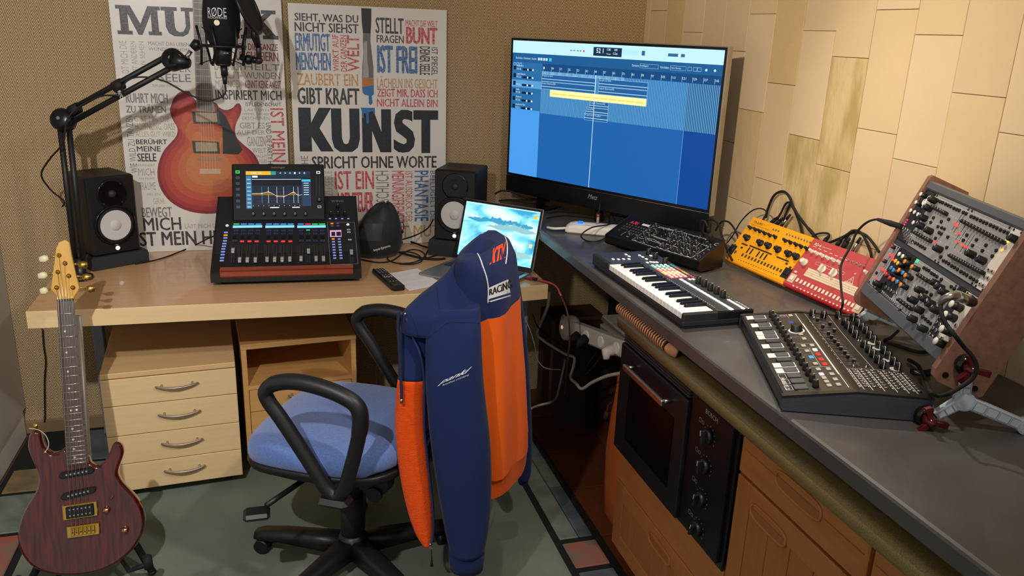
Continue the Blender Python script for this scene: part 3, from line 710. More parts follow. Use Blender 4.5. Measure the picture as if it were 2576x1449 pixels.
# ================================================================ studio monitors on foam pads
def monitor(corner, a, side, label, plabel, on):
    # corner: the front bottom corner seen best; a: yaw; side: -1 it is the viewer's left corner, +1 the right
    xa = V((math.cos(a), math.sin(a), 0)); ya = V((-math.sin(a), math.cos(a), 0))
    w, h, d = .17, .285, .19
    o = V((corner.x, corner.y, corner.z)) + xa*(w/2)*(-side)
    t = thing('studio_monitor', label, 'speaker', mw=frame(o, xa, ya), group='studio monitors on the desk')
    body = mat('monitor_black', '18191C', .5, bump=(700, .1, .001))
    b = MB(); b.box(-w/2, w/2, .004, d, 0, h, 0, .006); b.build('cabinet', body, t)
    b = MB(); b.box(-w/2, w/2, -.002, .012, 0, h, 0, .009); b.build('baffle', mat('baffle_black', '101114', .45), t)
    ax = (0, -1, 0); zw, zt = .108, .222
    b = MB(); b.lathe([(.072, 0), (.074, .004), (.069, .007), (.064, .004)], (0, -.002, zw), ax, 32); b.build('woofer_ring', black_gl, t)
    b = MB(); b.lathe([(.066, .001), (.060, .009), (.055, .004)], (0, -.002, zw), ax, 32); b.build('woofer_surround', rubber, t)
    cone = mat('cone_white', 'CFCFCF', .45)
    b = MB(); b.lathe([(.055, .005), (.022, .0)], (0, -.003, zw), ax, 32); b.build('woofer_cone', cone, t)
    b = MB(); b.lathe([(.023, .0), (.022, .004), (.014, .009), (0, .011)], (0, -.003, zw), ax, 24); b.build('dust_cap', cone, t)
    b = MB(); b.lathe([(.052, .0), (.053, .003), (.048, .004), (.026, .001), (.0145, .0015)], (0, -.002, zt), ax, 32); b.build('waveguide', black_gl, t)
    b = MB(); b.lathe([(.0145, 0), (.013, .006), (.006, .011), (0, .012)], (0, -.003, zt), ax, 18); b.build('tweeter_dome', dark_mt, t)
    for i in range(4):
        q = math.pi/4+i*math.pi/2
        b = MB(); b.cyl((.070*math.cos(q), -.002, zw+.070*math.sin(q)), (.070*math.cos(q), -.008, zw+.070*math.sin(q)), .003, n=8); b.build('screw', dark_mt, t)
        b = MB(); b.cyl((.046*math.cos(q), -.003, zt+.046*math.sin(q)), (.046*math.cos(q), -.0075, zt+.046*math.sin(q)), .0025, n=8); b.build('screw', dark_mt, t)
    b = MB(); b.lathe([(.0075, 0), (.0075, .0015), (0, .002)], (0, -.002, .022), ax, 16); b.build('power_light', glow('monitor_led', 'F2FBFF', 2.2), t)
    q = thing('isolation_pad', plabel, 'foam pad', mw=frame(V((o.x, o.y, ZD+.0005)), xa, ya), group='foam pads under the studio monitors')
    b = MB(); hz = corner.z-ZD-.001
    prof = [(-.02, 0), (-.02, hz*.8), (-.012, hz), (d+.005, hz), (d+.01, 0)]
    b.loft([[(x, y, z) for y, z in prof] for x in (-w/2-.018, w/2+.018)], sm=False); b.build('foam', mat('foam_grey', '2C2D30', .95, bump=(160, .7, .003)), q)
    for yy in (.06, .14):
        b = MB(); b.box(-w/2-.0195, -w/2-.018, yy, yy+.02, .004, hz*.7); b.build('notch', black_mt, q)
monitor(wz(355, 628, .797), math.radians(33), 1, 'black studio monitor with a white cone in front of the guitar poster', 'dark grey foam pad under the speaker by the microphone arm', True)
monitor(wz(1092, 602, .815), math.radians(-28), -1, 'black studio monitor with a white cone beside the laptop and large screen', 'dark grey foam pad under the speaker beside the laptop', True)

# ================================================================ television in the corner
def television():
    ux = V((.514, -.858, 0)).normalized(); W, Hh = .941, .529
    L = V((.9425, 3.247, 1.0645))
    M_ = frame(L, ux, V((0, 0, 1))); P_ = Panel(M_)
    t = thing('television', 'large flat television in the room corner showing blue recording software', 'television', mw=M_)
    b = MB(); e = .009; bt = .075
    b.box(-e, W+e, -e, -.001, -.02, .002); b.box(-e, W+e, Hh, Hh+e, -.02, .002); b.box(-e, 0, -.001, Hh, -.02, .002); b.box(W, W+e, -.001, Hh, -.02, .002)
    b.build('bezel', mat('tv_bezel', '0A0B0E', .25), t)
    sil = mat('tv_silver', 'C9C2B4', .3, .9)
    b = MB(); b.box(W+e, W+e+.006, -.02, Hh+e+.003, -.024, .004, 0, .001); b.box(-e-.002, W+e, Hh+e, Hh+e+.003, -.024, .004, 0, .001); b.build('edge_trim', sil, t)
    b = MB(); b.box(-e-.002, W+e, -bt-.005, -.0095, -.03, .004, 0, .003); b.build('speaker_bar', mat('tv_bar', '0E0F12', .35), t)
    b = MB(); b.box(-e, W+e, -.0108, -.0095, .004, .0046); b.build('chrome_line', chrome, t)
    b = MB(); b.box(.02, W-.02, -.05, Hh-.02, -.055, -.02, 0, .01); b.box(.2, W-.2, -.05, .30, -.075, -.05, 0, .01); b.build('rear_housing', black_mt, t)
    zf = ZC - L.z + .0005
    for x in (.17, W-.17):
        b = MB(); b.box(x-.015, x+.015, zf+.006, -bt, -.03, -.008); b.box(x-.02, x+.02, zf, zf+.008, -.13, .05, 0, .003); b.build('foot', black_gl, t)
    b = MB(); b.text('Metz', W*.452, W*.503, -.042, -.024, .0042, 0, .01, 0, .4); b.build('lettering', mat('logo_silver', 'CFCFD2', .3, .6), t)
    # picture
    ZE, ZF = zoom(1260, 80, 4.293), zoom(1160, 400, 3.68)
    scr = thing_part('screen', t, (0, 0, 0))
    def em(n, c, s=1.0): return glow('tv_'+c, c, s)
    lv = [0]
    S = .95
    def add(n, b, c, s=S): b.build(n, em(n, c, s), scr)
    def rect(x0, y0, x1, y1, z, c, n='picture_area', Z=ZE, s=S):
        pts = [P_.uv(Z(x, y)) for x, y in ((x0, y0), (x1, y0), (x1, y1), (x0, y1))]
        b = MB(); b.add([(x, y, z) for x, y in pts], [(3, 2, 1, 0)]); add(n, b, c, s)
    b = MB(); b.quad(0, W, 0, Hh, .0, 0); b.build('picture_area', tv_gradient(), scr)
    X = lambda x, y: P_.uv(ZE(x, y))
    # local layout: x 0..W, y from top
    def lr(x0, x1, t0, t1, z, c, n='picture_area', s=S):
        b = MB(); b.quad(x0, x1, Hh-t1, Hh-t0, z); add(n, b, c, s)
    lr(0, W, 0, .047, .0004, 'C4F2FF')                       # title bar
    lr(0, W, .047, .082, .0004, '1F5E94')                    # tool bar
    xs = X(455, 275)[0]
    lr(0, xs, .082, .265, .0004, '2A6DA6'); lr(0, xs-.004, .265, Hh, .0004, '4A9CE8')
    lr(xs, W, .082, .110, .0004, '164A80')
    xd = X(2040, 420)[0]
    lr(xd, W, .110, .272, .0003, '103F7C'); lr(xd, W, .272, Hh, .0003, '0F4796')
    lr(0, xs, .151, .180, .0005, '5A9FD6')                   # selected track
    # bar stripes
    b = MB(); n = 118; st = (W-xs)/n
    for i in range(n):
        x = xs + i*st; b.quad(x, x+st*.5, Hh-.272, Hh-.112, .0005)
    o = b.build('beat_lines', em('', '6FB8E2', .8), scr); o['kind'] = 'stuff'
    # ruler ticks
    b = MB()
    for i in range(19):
        x = xs+.004+i*st*6.3; b.quad(x, x+.0012, Hh-.110, Hh-.092, .0006)
    for i in range(70):
        x = xs+i*st*.85*1.0; b.quad(x, x+.0018, Hh-.122, Hh-.110, .0006)
    o = b.build('ruler_ticks', em('', 'A9DDF7', .9), scr); o['kind'] = 'stuff'
    b = MB()
    for i in range(19):
        x = xs+.006+i*st*6.3; b.text(str(1+8*i), x, x+(.006 if i == 0 else .010 if i < 13 else .014), Hh-.102, Hh-.094, .0006)
    o = b.build('lettering', em('', 'D8F2FF', .9), scr); o['kind'] = 'stuff'
    # regions
    xp = X(1010, 770)[0]
    def region(x0, x1, t0, t1, nm, c='22609C'):
        lr(x0, x1, t0, t1, .0007, c, 'region')
        b = MB(); b.rectline(x0, x1, Hh-t1, Hh-t0, .0008, .0009); b.line([(x0, Hh-(t0*.35+t1*.65)), (x1, Hh-(t0*.35+t1*.65))], .0022, .0009)
        b.text(nm, x0+.003, x0+.003+.0052*len(nm), Hh-t0-.009, Hh-t0-.002, .0009)
        b.build('region_marks', em('', 'BFE6FF', .9), scr)['kind'] = 'stuff'
    x97 = X(1605, 380)[0]; x50 = X(1030, 400)[0]; x53 = X(1070, 400)[0]
    region(xs, x50, .122, .148, 'Keyboard04'); region(xs, x50, .150, .177, 'Lead Stereo04')
    region(x53, x97, .122, .148, 'Keyboard05'); region(x53, x97, .150, .177, 'Lead Stereo05')
    xa, xb = X(975, 590)[0], X(1175, 600)[0]
    region(xa, xb, .205, .228, 'Lead Stereo06'); region(X(930, 660)[0], xb, .229, .251, 'Solo04'); region(X(915, 740)[0], xb, .252, .276, 'Keyboard Pad04')
    xy0, xy1 = X(540, 495)[0], X(1590, 560)[0]
    lr(xy0, xy1, .178, .204, .0010, 'FFF2A0', 'region', 1.05)
    b = MB()
    for i in range(11):
        x = xy0+.012+i*(xy1-xy0-.02)/11; b.quad(x, x+(xy1-xy0)/13.5, Hh-.194, Hh-.191, .0012)
    b.build('region_marks', em('', 'E8C860', 1.0), scr)['kind'] = 'stuff'
    # play head + loop line
    lr(xp-.0012, xp+.0012, .11, Hh, .0014, 'D8F0FF', 'play_head'); lr(xd-.0006, xd+.0006, .272, Hh, .0012, '7FB6EC', 'marker_line')
    # track headers
    b = MB(); k = MB(); tr = ('Keyboard', 'Lead Stereo', '', 'Solo', 'Rythmus', 'Keyboard Pad')
    for i, nm in enumerate(tr):
        t0 = .088+.0302*i + .004
        if nm: b.text(nm, .026, .026+.0042*len(nm), Hh-t0-.009, Hh-t0-.001, .0008)
        b.quad(.008, .021, Hh-t0-.020, Hh-t0-.004, .0008, 1)
        b.text('M S R', .026, .048, Hh-t0-.021, Hh-t0-.013, .0008)
        b.quad(.056, .104, Hh-t0-.0215, Hh-t0-.0135, .0008, 1)
        b.cyl((.085, Hh-t0-.0175, .0008), (.085, Hh-t0-.0175, .0011), .0042, n=8); b.cyl((.112, Hh-t0-.0175, .0008), (.112, Hh-t0-.0175, .0011), .004, n=8)
    b.build('track_controls', [em('', 'D8F2FF', .9), em('', '0C2F58', .5)], scr)['kind'] = 'stuff'
    # transport
    b = MB()
    x0 = X(1005, 150)[0]; x1 = X(1312, 160)[0]
    lr(x0, x1, .010, .041, .0008, '17324F', 'position_display')
    b.text('52 1', x0+.014, x0+.046, Hh-.031, Hh-.014, .0012, 0, .02); b.text('130', x0+.062, x0+.078, Hh-.021, Hh-.013, .0012, 0, .01); b.text('4/4', x0+.094, x0+.108, Hh-.021, Hh-.013, .0012, 0, .01); b.text('C-Dur', x0+.090, x0+.110, Hh-.034, Hh-.026, .0012, 0, .01); b.text('Tempo', x0+.060, x0+.080, Hh-.036, Hh-.030, .0012)
    b.build('lettering', em('', 'E8F6FF', 1.0), scr)['kind'] = 'stuff'
    b = MB(); xq = X(750, 175)[0]
    for i in range(5):
        x = xq+.016*i; y = Hh-.027
        if i == 3: b.add([(x, y-.004, .0008), (x+.006, y, .0008), (x, y+.004, .0008)], [(0, 1, 2)])
        elif i == 4: b.cyl((x+.002, y, .0008), (x+.002, y, .001), .004, n=10, m=1)
        else:
            for q in (0, .005): s_ = -1 if i != 1 else 1; b.add([(x+q+.0025-s_*.0025, y-.003, .0008), (x+q+.0025+s_*.0025, y, .0008), (x+q+.0025-s_*.0025, y+.003, .0008)], [(0, 1, 2) if s_ > 0 else (2, 1, 0)])
    b.quad(X(1525, 200)[0], X(1560, 200)[0], Hh-.031, Hh-.015, .0008); b.quad(X(1810, 215)[0], X(1992, 215)[0], Hh-.029, Hh-.019, .0008)
    b.cyl((X(1935, 215)[0], Hh-.024, .0008), (X(1935, 215)[0], Hh-.024, .0012), .006, n=12, m=2)
    b.build('transport_icons', [em('', '3A78A8', .7), em('', 'E0506A', .9), em('', 'E8F6FF', 1)], scr)['kind'] = 'stuff'
    b = MB(); y = Hh-.066
    for s_, x in (('Bearbeiten', .018), ('Funktionen', .060), ('Ansicht', .102)): b.text(s_, x, x+.0036*len(s_), y-.004, y+.004, .0008)
    for x in (.135, .148, .162, .175): b.quad(x, x+.010, y-.005, y+.005, .0008)
    b.quad(.192, .205, y-.006, y+.006, .0008, 1)
    for s_, z, w in (('Einrasten:', 1425, .030), ('Intelligent', 1515, .034), ('Verschieben:', 1730, .036), ('Keine Überlapp.', 1850, .040)):
        x = X(z, 290)[0]; b.text(s_, x, x+w, y-.004, y+.004, .0008)
    b.rectline(X(1510, 285)[0], X(1710, 285)[0], y-.007, y+.007, .0006, .0008); b.rectline(X(1840, 300)[0], X(2010, 300)[0], y-.007, y+.007, .0006, .0008)
    for z in (2030, 2090, 2135): x = X(z, 310)[0]; b.rectline(x, x+.014, y-.006, y+.006, .0008, .0008)
    for z in (2230, 2325): x = X(z, 320)[0]; b.cyl((x, y, .0008), (x, y, .001), .0045, n=10)
    for x in (.008, .024, .040): b.rectline(x, x+.011, Hh-.086-.010, Hh-.086, .0012, .0008)
    b.build('toolbar_icons', [em('', 'C8E8FF', .9), em('', '38C6E8', 1)], scr)['kind'] = 'stuff'
    lr(W*.56, W*.64, .014, .033, .0006, 'B8ECFC', 'picture_area')

def tv_gradient():
    m = glow('tv_blue', '1E63AC', .95); return m
television()

# ================================================================ laptop
def laptop():
    HR = wz(1338, 688, ZD+.012); d = V((-.71, -.704, 0)).normalized(); hx = V((.704, -.71, 0)).normalized()
    W, D_ = .349, .24
    o = V((HR.x, HR.y, ZD+.0005)) - hx*W       # hinge left, x to hinge right, y away from the user
    M_ = frame(o, hx, -d)
    t = thing('laptop', 'open silver laptop on the maple desk with a misty forest wallpaper', 'laptop', mw=M_)
    al = mat('laptop_aluminium', 'A9ADB4', .35, .85)
    b = MB(); b.box(0, W, -D_, 0, .001, .013, 0, .004); b.build('base', al, t)
    b = MB(); b.box(.02, W-.02, -.105, -.015, .0129, .0135); b.build('key_well', black_mt, t)
    b = MB(); b.box(W/2-.065, W/2+.065, -D_+.012, -.118, .0129, .0134, 0, .0002); b.build('trackpad', mat('trackpad', '9EA2A9', .3, .6), t)
    bm = MB(); bm.box(0, .0165, 0, .0155, 0, .0012, 0, .0005); km = bm.mesh('key', dark_mt)
    for r in range(5):
        for c in range(15): put('key', km, t, (.024+c*.0202, -.034-r*.0172, .0135))
    # lid
    q = math.radians(17)
    ld = thing_part('lid', t, (0, .004, .013)); ld.rotation_euler = (math.radians(90)-q, 0, 0)
    b = MB(); b.box(0, W, 0, D_, -.006, 0, 0, .003); b.build('lid_shell', al, ld)
    b = MB(); b.box(.003, W-.003, .003, D_-.003, 0, .0008, 0, .0003); b.build('bezel', black_gl, ld)
    m = mat('laptop_wallpaper', '000000', .3)
    nt = m.node_tree; N = nt.nodes.new; L = nt.links.new; bs = nt.nodes['Principled BSDF']
    tc = N('ShaderNodeTexCoord'); mp = N('ShaderNodeMapping'); mp.inputs['Scale'].default_value = (7, 12, 1); L(tc.outputs['Object'], mp.inputs['Vector'])
    n = N('ShaderNodeTexNoise'); n.inputs['Scale'].default_value = 1.3; n.inputs['Detail'].default_value = 9; n.inputs['Distortion'].default_value = .6; L(mp.outputs['Vector'], n.inputs['Vector'])
    r = N('ShaderNodeValToRGB'); el = r.color_ramp.elements
    el[0].position = .33; el[0].color = (*lin('2E9CC8'), 1); el[1].position = .62; el[1].color = (*lin('D6FBFF'), 1)
    e2 = el.new(.46); e2.color = (*lin('7FD8F0'), 1)
    L(n.outputs['Fac'], r.inputs['Fac']); L(r.outputs['Color'], bs.inputs['Emission Color']); bs.inputs['Emission Strength'].default_value = .78
    b = MB(); b.quad(.011, W-.011, .016, D_-.011, .0011); b.build('screen', m, ld)
    # ridge of trees on the wallpaper
    rn = random.Random(5)
    for (y0, amp, c, x0, x1, s) in ((.165, .016, '49AFD6', .03, W-.03, .85), (.145, .02, '9ED2DC', .12, W-.012, .9), (.05, .03, 'A8DDE0', .14, W-.012, .9)):
        b = MB(); nseg = 40; top = []
        for i in range(nseg+1):
            u = i/nseg; top.append((x0+(x1-x0)*u, y0+amp*math.sin(math.pi*u)*(.5+rn.random()*.7)+rn.uniform(0, .004)))
        vs_ = [(x, y, .0013) for x, y in top]+[(x, y0-.004+.004*math.sin(x*60), .0013) for x, y in reversed(top)]
        b.add(vs_, [tuple(range(len(vs_)))[::-1]]); b.build('wallpaper_trees', glow('wall_'+c, c, s), ld)
    b = MB(); b.box(.011, W-.011, D_-.0155, D_-.011, .0012, .0014); b.build('menu_bar', glow('menu_bar', 'C9F2FF', 1), ld)
    for i, (x, y) in enumerate(((W-.034, D_-.040), (W-.034, D_-.115), (W-.034, D_-.15))):
        b = MB(); b.box(x, x+.014, y, y+.014, .0012, .0015); b.build('desktop_icon', glow('icon_%d' % i, ('F2C94A', 'E8F4F8', 'EFE2B0')[i], 1), ld)
    # plug with red sleeve and its cable
    HRp = V((HR.x, HR.y, 0)); pr = o + hx*(W+.002) + d*.045; pr.z = ZD+.008
    t2 = thing('laptop_cable', 'red sleeved data cable plugged into the side of the laptop', 'cable', tuple(pr))
    b = MB(); b.T = frame((0, 0, 0), hx, -d)
    b.box(.0, .026, -.008, .008, -.005, .005, 0, .002); b.build('plug', mat('plug_red', '8E2A38', .3), t2)
    b = MB(); b.T = frame((0, 0, 0), hx, -d); b.box(.026, .045, -.007, .007, -.0045, .0045, 0, .002); b.build('strain_relief', black_pl, t2)
    red = mat('cable_red', 'C4483E', .6, bump=(900, .5, .001))
    p0 = hx*.045
    pts = [p0, wz(1395, 717, .757)-pr, wz(1412, 745, .745)-pr, wx(1428, 790, .95)-pr, wx(1433, 850, .96)-pr, wx(1428, 910, .97)-pr, wx(1422, 990, 1.02)-pr]
    cc = catmull(pts, 8); b = MB(); b.tube(cc[:17], .0036, 8); b.build('cord', red, t2); b = MB(); b.tube(cc[16:], .0034, 8); b.build('cord', mat('cord_maroon', '43262A', .5), t2)
laptop()

# ================================================================ small things on the desk
def desk_smalls():
    # remote control
    a, c, e, g = [wz(u, v, ZD) for u, v in ((930, 686), (966, 682), (1021, 727), (988, 737))]
    top = (a+c)/2; bot = (e+g)/2; y = top-bot; L = y.length; y.normalize(); x = V((y.y, -y.x, 0)); o = V((bot.x, bot.y, ZD+.0005)); w = .048
    t = thing('remote_control', 'slim black television remote lying on the desk beside a paper', 'remote', mw=frame(o, x, y))
    b = MB()
    rows = []
    for s in (0, .04, .2, .5, .8, .95, 1.0):
        hw = w/2*(1-.10*s)*(1 if .03 < s < .97 else .8); z = .017*(1 if .03 < s < .97 else .6)
        rows.append([(-hw, s*L, .002), (-hw*.8, s*L, .0), (hw*.8, s*L, .0), (hw, s*L, .002), (hw, s*L, z*.8), (hw*.85, s*L, z), (-hw*.85, s*L, z), (-hw, s*L, z*.8)])
    b.loft(rows, sm=False); b.build('case', black_pl, t)
    bm = MB(); bm.box(-.0028, .0028, -.0022, .0022, 0, .0014, 0, .0006); km = bm.mesh('button', mat('remote_key', '9A9A98', .6)); kd = bm.mesh('button', mat('remote_key_dark', '3A3A3C', .6))
    for r in range(11):
        for q in (-1, 0, 1): put('button', km if r not in (4, 8, 9) else kd, t, (q*.0115, L*.92-r*.0165, .017))
    for i, cc in enumerate(('C8A858', 'A8B890', '88A0B8', 'C88878')):
        bb = MB(); bb.box(-.003, .003, -.002, .002, 0, .0014, 0, .0006); bb.build('button', mat('remote_col_%d' % i, cc, .5), t, ((-1.5+i)*.009, L*.92-6.5*.0165, .017))
    b = MB(); b.text('Metz', -.011, .011, L*.07, L*.095, .0172); b.build('lettering', print_grey, t)
    # sheet of paper (slightly lifted stack)
    q = [wz(u, v, ZD) for u, v in ((968, 691), (1050, 676.5), (1106, 694), (1030, 732))]
    o = q[3]; t = thing('paper_sheet', 'white printed sheet of paper lying between the remote and the laptop', 'paper', (o.x, o.y, ZD+.0006))
    b = MB(); n = [V((p.x-o.x, p.y-o.y, 0)) for p in q]; n[2] = n[1] + (n[3]-n[0])
    b.prism([(p.x, p.y) for p in (n[3], n[2], n[1], n[0])], 0, .0012); b.build('sheet', mat('paper_white', 'E9E6E4', .8), t)
    ex = (n[2]-n[3]); ey = (n[0]-n[3]); b = MB()
    rn = random.Random(2)
    for i in range(13):
        s = .86-.06*i
        if i in (3, 8): continue
        x0 = .1; x1 = .1+rn.uniform(.4, .8)
        p0 = ex*x0+ey*s; p1 = ex*x1+ey*s; w = ey.normalized()*.0012
        b.add([p0+V((0, 0, .0014)), p1+V((0, 0, .0014)), p1+w+V((0, 0, .0014)), p0+w+V((0, 0, .0014))], [(0, 1, 2, 3)])
    b.build('print_lines', mat('print_pale', 'B9B4B4', .8), t)['kind'] = 'stuff'
    # headphone pouch
    c = wz(950, 652, ZD); t = thing('headphone_pouch', 'black cloth headphone pouch with a clear window and drawstring', 'bag', (c.x+.006, c.y+.06, ZD+.0005))
    rn = random.Random(11); b = MB(); rows = []
    prof = [(0, .84), (.018, .98), (.045, 1.0), (.09, .97), (.13, .88), (.165, .70), (.19, .5), (.205, .34), (.212, .12)]
    for z, k in prof:
        r = []
        for i in range(36):
            a_ = 2*math.pi*i/36; f = 1+.035*math.sin(3*a_+z*30)+.03*math.sin(7*a_-z*45)+.02*math.sin(11*a_+z*80)
            sx = .094*k*f; sy = .062*k*f
            r.append((sx*math.cos(a_)+(.212-z)*.04*0+.03*(z/.2)**2, sy*math.sin(a_), z+.006*math.sin(5*a_+z*20)*min(1, z*8)))
        rows.append(r)
    b.loft(rows); b.build('pouch', mat('pouch_black', '0F1012', .6, bump=(60, .3, .004), sheen=.2), t)
    b = MB(); rows = []
    for j in range(6):
        r = []
        for i in range(8):
            a_ = math.radians(195+i*11); z = .075+.013*j; k = 1.0-.5*((z-.05)/.16)**2 if z > .05 else 1
            r.append((.0975*k*math.cos(a_)+.03*(z/.2)**2, .066*k*math.sin(a_), z))
        rows.append(r)
    b.loft(rows, closed=False, caps=False); b.build('window', mat('pouch_window', '55585C', .2, alpha=.45), t)
    b = MB(); b.T = Matrix.Translation((-.02, -.0655, .03)) @ Matrix.Rotation(math.radians(84), 4, 'X') @ Matrix.Rotation(math.radians(14), 4, 'Z')
    b.text('beyerdynamic', 0, .068, 0, .013, .0); b.build('lettering', print_white, t)
    b = MB(); b.tube(catmull([(.085, -.01, .13), (.1, -.015, .135), (.104, -.018, .115), (.098, -.02, .10)], 4), .002, 6); b.sphere((.098, -.02, .097), .006, 8, 6); b.build('drawstring', rubber, t)
desk_smalls()
# ================================================================ digital mixing console
def mixer():
    fl, fr = wz(531, 721.6, ZD), wz(910, 710.4, ZD); x = fr-fl; W = x.length; yv = V((-x.y, x.x, 0)).normalized()
    M_ = frame(V((fl.x, fl.y, ZD+.0005)), x, yv)
    t = thing('mixing_console', 'black compact digital mixing console with a lit screen and wooden armrest', 'mixer', mw=M_)
    D_, z0, z1 = .35, .047, .243
    case = mat('console_black', '121317', .45, bump=(600, .08, .001)); face = mat('console_face', '1B1D22', .5)
    prof = [(0, .014), (0, z0-.004), (.004, z0), (D_, z1), (D_, .03), (.05, .014)]
    b = MB(); b.loft([[(x_, y, z) for y, z in prof] for x_ in (W, 0)], sm=False); b.build('case', case, t)
    b = MB(); b.box(.03, W-.03, .03, .30, 0, .013); b.build('foot', rubber, t)
    sl = V((0, D_-.004, z1-z0)).normalized()
    Ml = frame(V((0, .004, z0)), V((1, 0, 0)), sl); PM = M_ @ Ml; P_ = Panel(PM); Z = zoom(500, 380, 4.025)
    pan = thing_part('control_panel', t, (0, 0, 0)); pan.matrix_basis = Ml
    Ls = (V((0, D_-.004, z1-z0))).length
    b = MB(); b.box(.008, W-.008, .09, Ls-.004, 0, .0012); b.build('face_plate', face, pan)
    # armrest
    a = P_.uv(Z(222, 1190)); c = P_.uv(Z(1560, 1172)); e = P_.uv(Z(225, 1333), .012)
    b = MB(); y0, y1 = .006, a[1]
    prof = [(-.010, -.020), (-.014, -.004), (-.006, .010), (y1-.03, .019), (y1-.006, .012), (y1, .001), (.02, -.004)]
    b.loft([[(xx, y, z) for y, z in prof] for xx in (c[0], a[0])], sm=False)
    b.build('armrest', mat('armrest_wood', '8E3F28', .35, noise=(14, .18), stretch=(1, 9, 9), coat=.3), pan)
    lit = {k: glow('mx_'+k, c, s) for k, c, s in (('blue', '8FA2E8', .75), ('dim', '5C6BB0', .45), ('red', 'FF3A44', 1.1), ('orange', 'FF9A1E', 1.0), ('green', '28E85C', 1.0), ('cyan', '8FE0FF', .95), ('white', 'E6ECF6', .8), ('pink', 'F0B8E8', .8), ('sky', '4FA8F0', .9))}
    def btn(zx, zy, k, w=.0115, h=.0058, par=pan, P=P_, n='button'):
        u = P.uv(Z(zx, zy), .002); b = MB()
        b.box(-w/2, w/2, -h/2, h/2, 0, .0028, 0, .0006); b.build(n, lit[k], par, (u[0], u[1], .0012))
    def ring_btn(zx, zy, k='dim', w=.0125, h=.006):
        u = P_.uv(Z(zx, zy), .002); b = MB(); b.box(-w/2, w/2, -h/2, h/2, 0, .0026, 1, .0006); b.rectline(-w/2, w/2, -h/2, h/2, .0012, .0028, 0); b.build('button', [lit[k], black_pl], pan, (u[0], u[1], .0012))
    for i, (x_, y_) in enumerate(((275, 825), (272, 853), (270, 880), (265, 910), (260, 938), (255, 965), (250, 992), (245, 1021), (242, 1050), (237, 1082), (233, 1110))): btn(x_, y_, 'orange' if i == 1 else 'blue', .0135, .0058)
    for x_, y_ in ((288, 757), (1510, 747)):
        u = P_.uv(Z(x_, y_)); b = MB(); b.lathe([(.0058, 0), (.005, .002), (0, .0022)], n=14); b.build('button', lit['white'], pan, (u[0], u[1], .0012))
    chx = [[378, 452, 527, 600], [710, 783, 857, 930], [1035, 1107, 1178, 1250]]
    cols = [['green', 'sky', 'sky', 'sky'], ['sky']*4, ['sky', 'red', 'green', 'green']]
    for k, (xa, xb) in enumerate(((345, 643), (675, 967), (997, 1285))):
        p0, p1 = P_.uv(Z(xa, 781)), P_.uv(Z(xb, 755)); b = MB(); b.box(p0[0], p1[0], p0[1], p1[1], .0012, .0026); b.build('scribble_strip', lit['cyan'], pan)
        for i in range(4):
            xx = xa+(xb-xa)*(i+.5)/4; p0, p1 = P_.uv(Z(xx-30, 747)), P_.uv(Z(xx+30, 739)); b = MB(); b.box(p0[0], p1[0], p0[1], p1[1], .0012, .0026); b.build('colour_bar', lit[cols[k][i]], pan)
            ring_btn(chx[k][i], 810); ring_btn(chx[k][i]-2*(k == 0), 838)
            xs = chx[k][i] + (-13, -3, 4)[k]
            if k < 2 and not (k == 0 and i == 0): btn(xs, 915, 'red', .0135, .0062)
            else: ring_btn(xs, 912)
            p0, p1 = P_.uv(Z(xs-20, 892)), P_.uv(Z(xs+20, 862)); b = MB(); b.box(p0[0], p1[0], p0[1], p1[1], .0012, .0016); b.build('meter', black_gl, pan)
    btn(1107, 803, 'green', .0135, .0062)
    # faders
    cap = MB(); cap.box(-.0056, .0056, -.011, .011, .004, .010, 0, .0012); cap.box(-.0056, .0056, -.0105, -.001, .010, .0135, 0, .001); cap.box(-.0056, .0056, .001, .0105, .010, .0125, 0, .001); cap.box(-.0056, .0056, -.0007, .0007, .0099, .0108, 1); cap.box(-.002, .002, -.003, .003, 0, .004, 1)
    capm = cap.mesh('fader_cap', [mat('fader_silver', 'B4B4B4', .35, .4), black_pl])
    fad = [((352, 343), 1010), ((432, 412), 1105), ((508, 490), 1105), ((588, 570), 1105), ((702, 690), 1100), ((777, 768), 1100), ((850, 845), 1100), ((925, 924), 1097), ((1035, 1038), 1092), ((1110, 1115), 1015), ((1183, 1192), 1092), ((1255, 1268), 1092), ((1537, 1555), 1025)]
    tick = MB()
    for (xa, xb), yc in fad:
        p0, p1 = P_.uv(Z(xa, 958)), P_.uv(Z(xb, 1130)); xm = (p0[0]+p1[0])/2
        f = thing_part('fader', pan, (xm, 0, .0012))
        b = MB(); b.box(-.0065, .0065, p1[1]-.002, p0[1]+.002, 0, .0004, 1); b.box(-.0013, .0013, p1[1], p0[1], .0004, .0007); b.build('slot', [black_gl, dark_mt], f)
        xx = xa+(xb-xa)*(yc-958)/172; u = P_.uv(Z(xx, yc), .008); put('cap', capm, f, (0, u[1], 0))
        for i in range(12):
            yy = p1[1]+(p0[1]-p1[1])*i/11; tick.quad(xm-.0115, xm-.009, yy, yy+.0007, .0016)
    # right section
    pr = MB(); pts = [P_.uv(Z(*q)) for q in ((1303, 722), (1575, 725), (1612, 1145), (1332, 1152))]; tick.line(pts, .0012, .0016, 0, True)
    tick.text('WING', *P_.rect(Z, 1340, 500, 1465, 519), .0016); tick.build('printing', print_grey, pan)['kind'] = 'stuff'
    for x_, y_, k in ((1348, 735, 'orange'), (1408, 733, 'dim'), (1350, 760, 'dim'), (1410, 757, 'dim')): btn(x_, y_, k, .0105, .0045)
    p0, p1 = P_.uv(Z(1330, 872)), P_.uv(Z(1443, 805)); b = MB(); b.box(p0[0], p1[0], p0[1], p1[1], .0012, .0022); b.build('small_display', lit['pink'], pan)
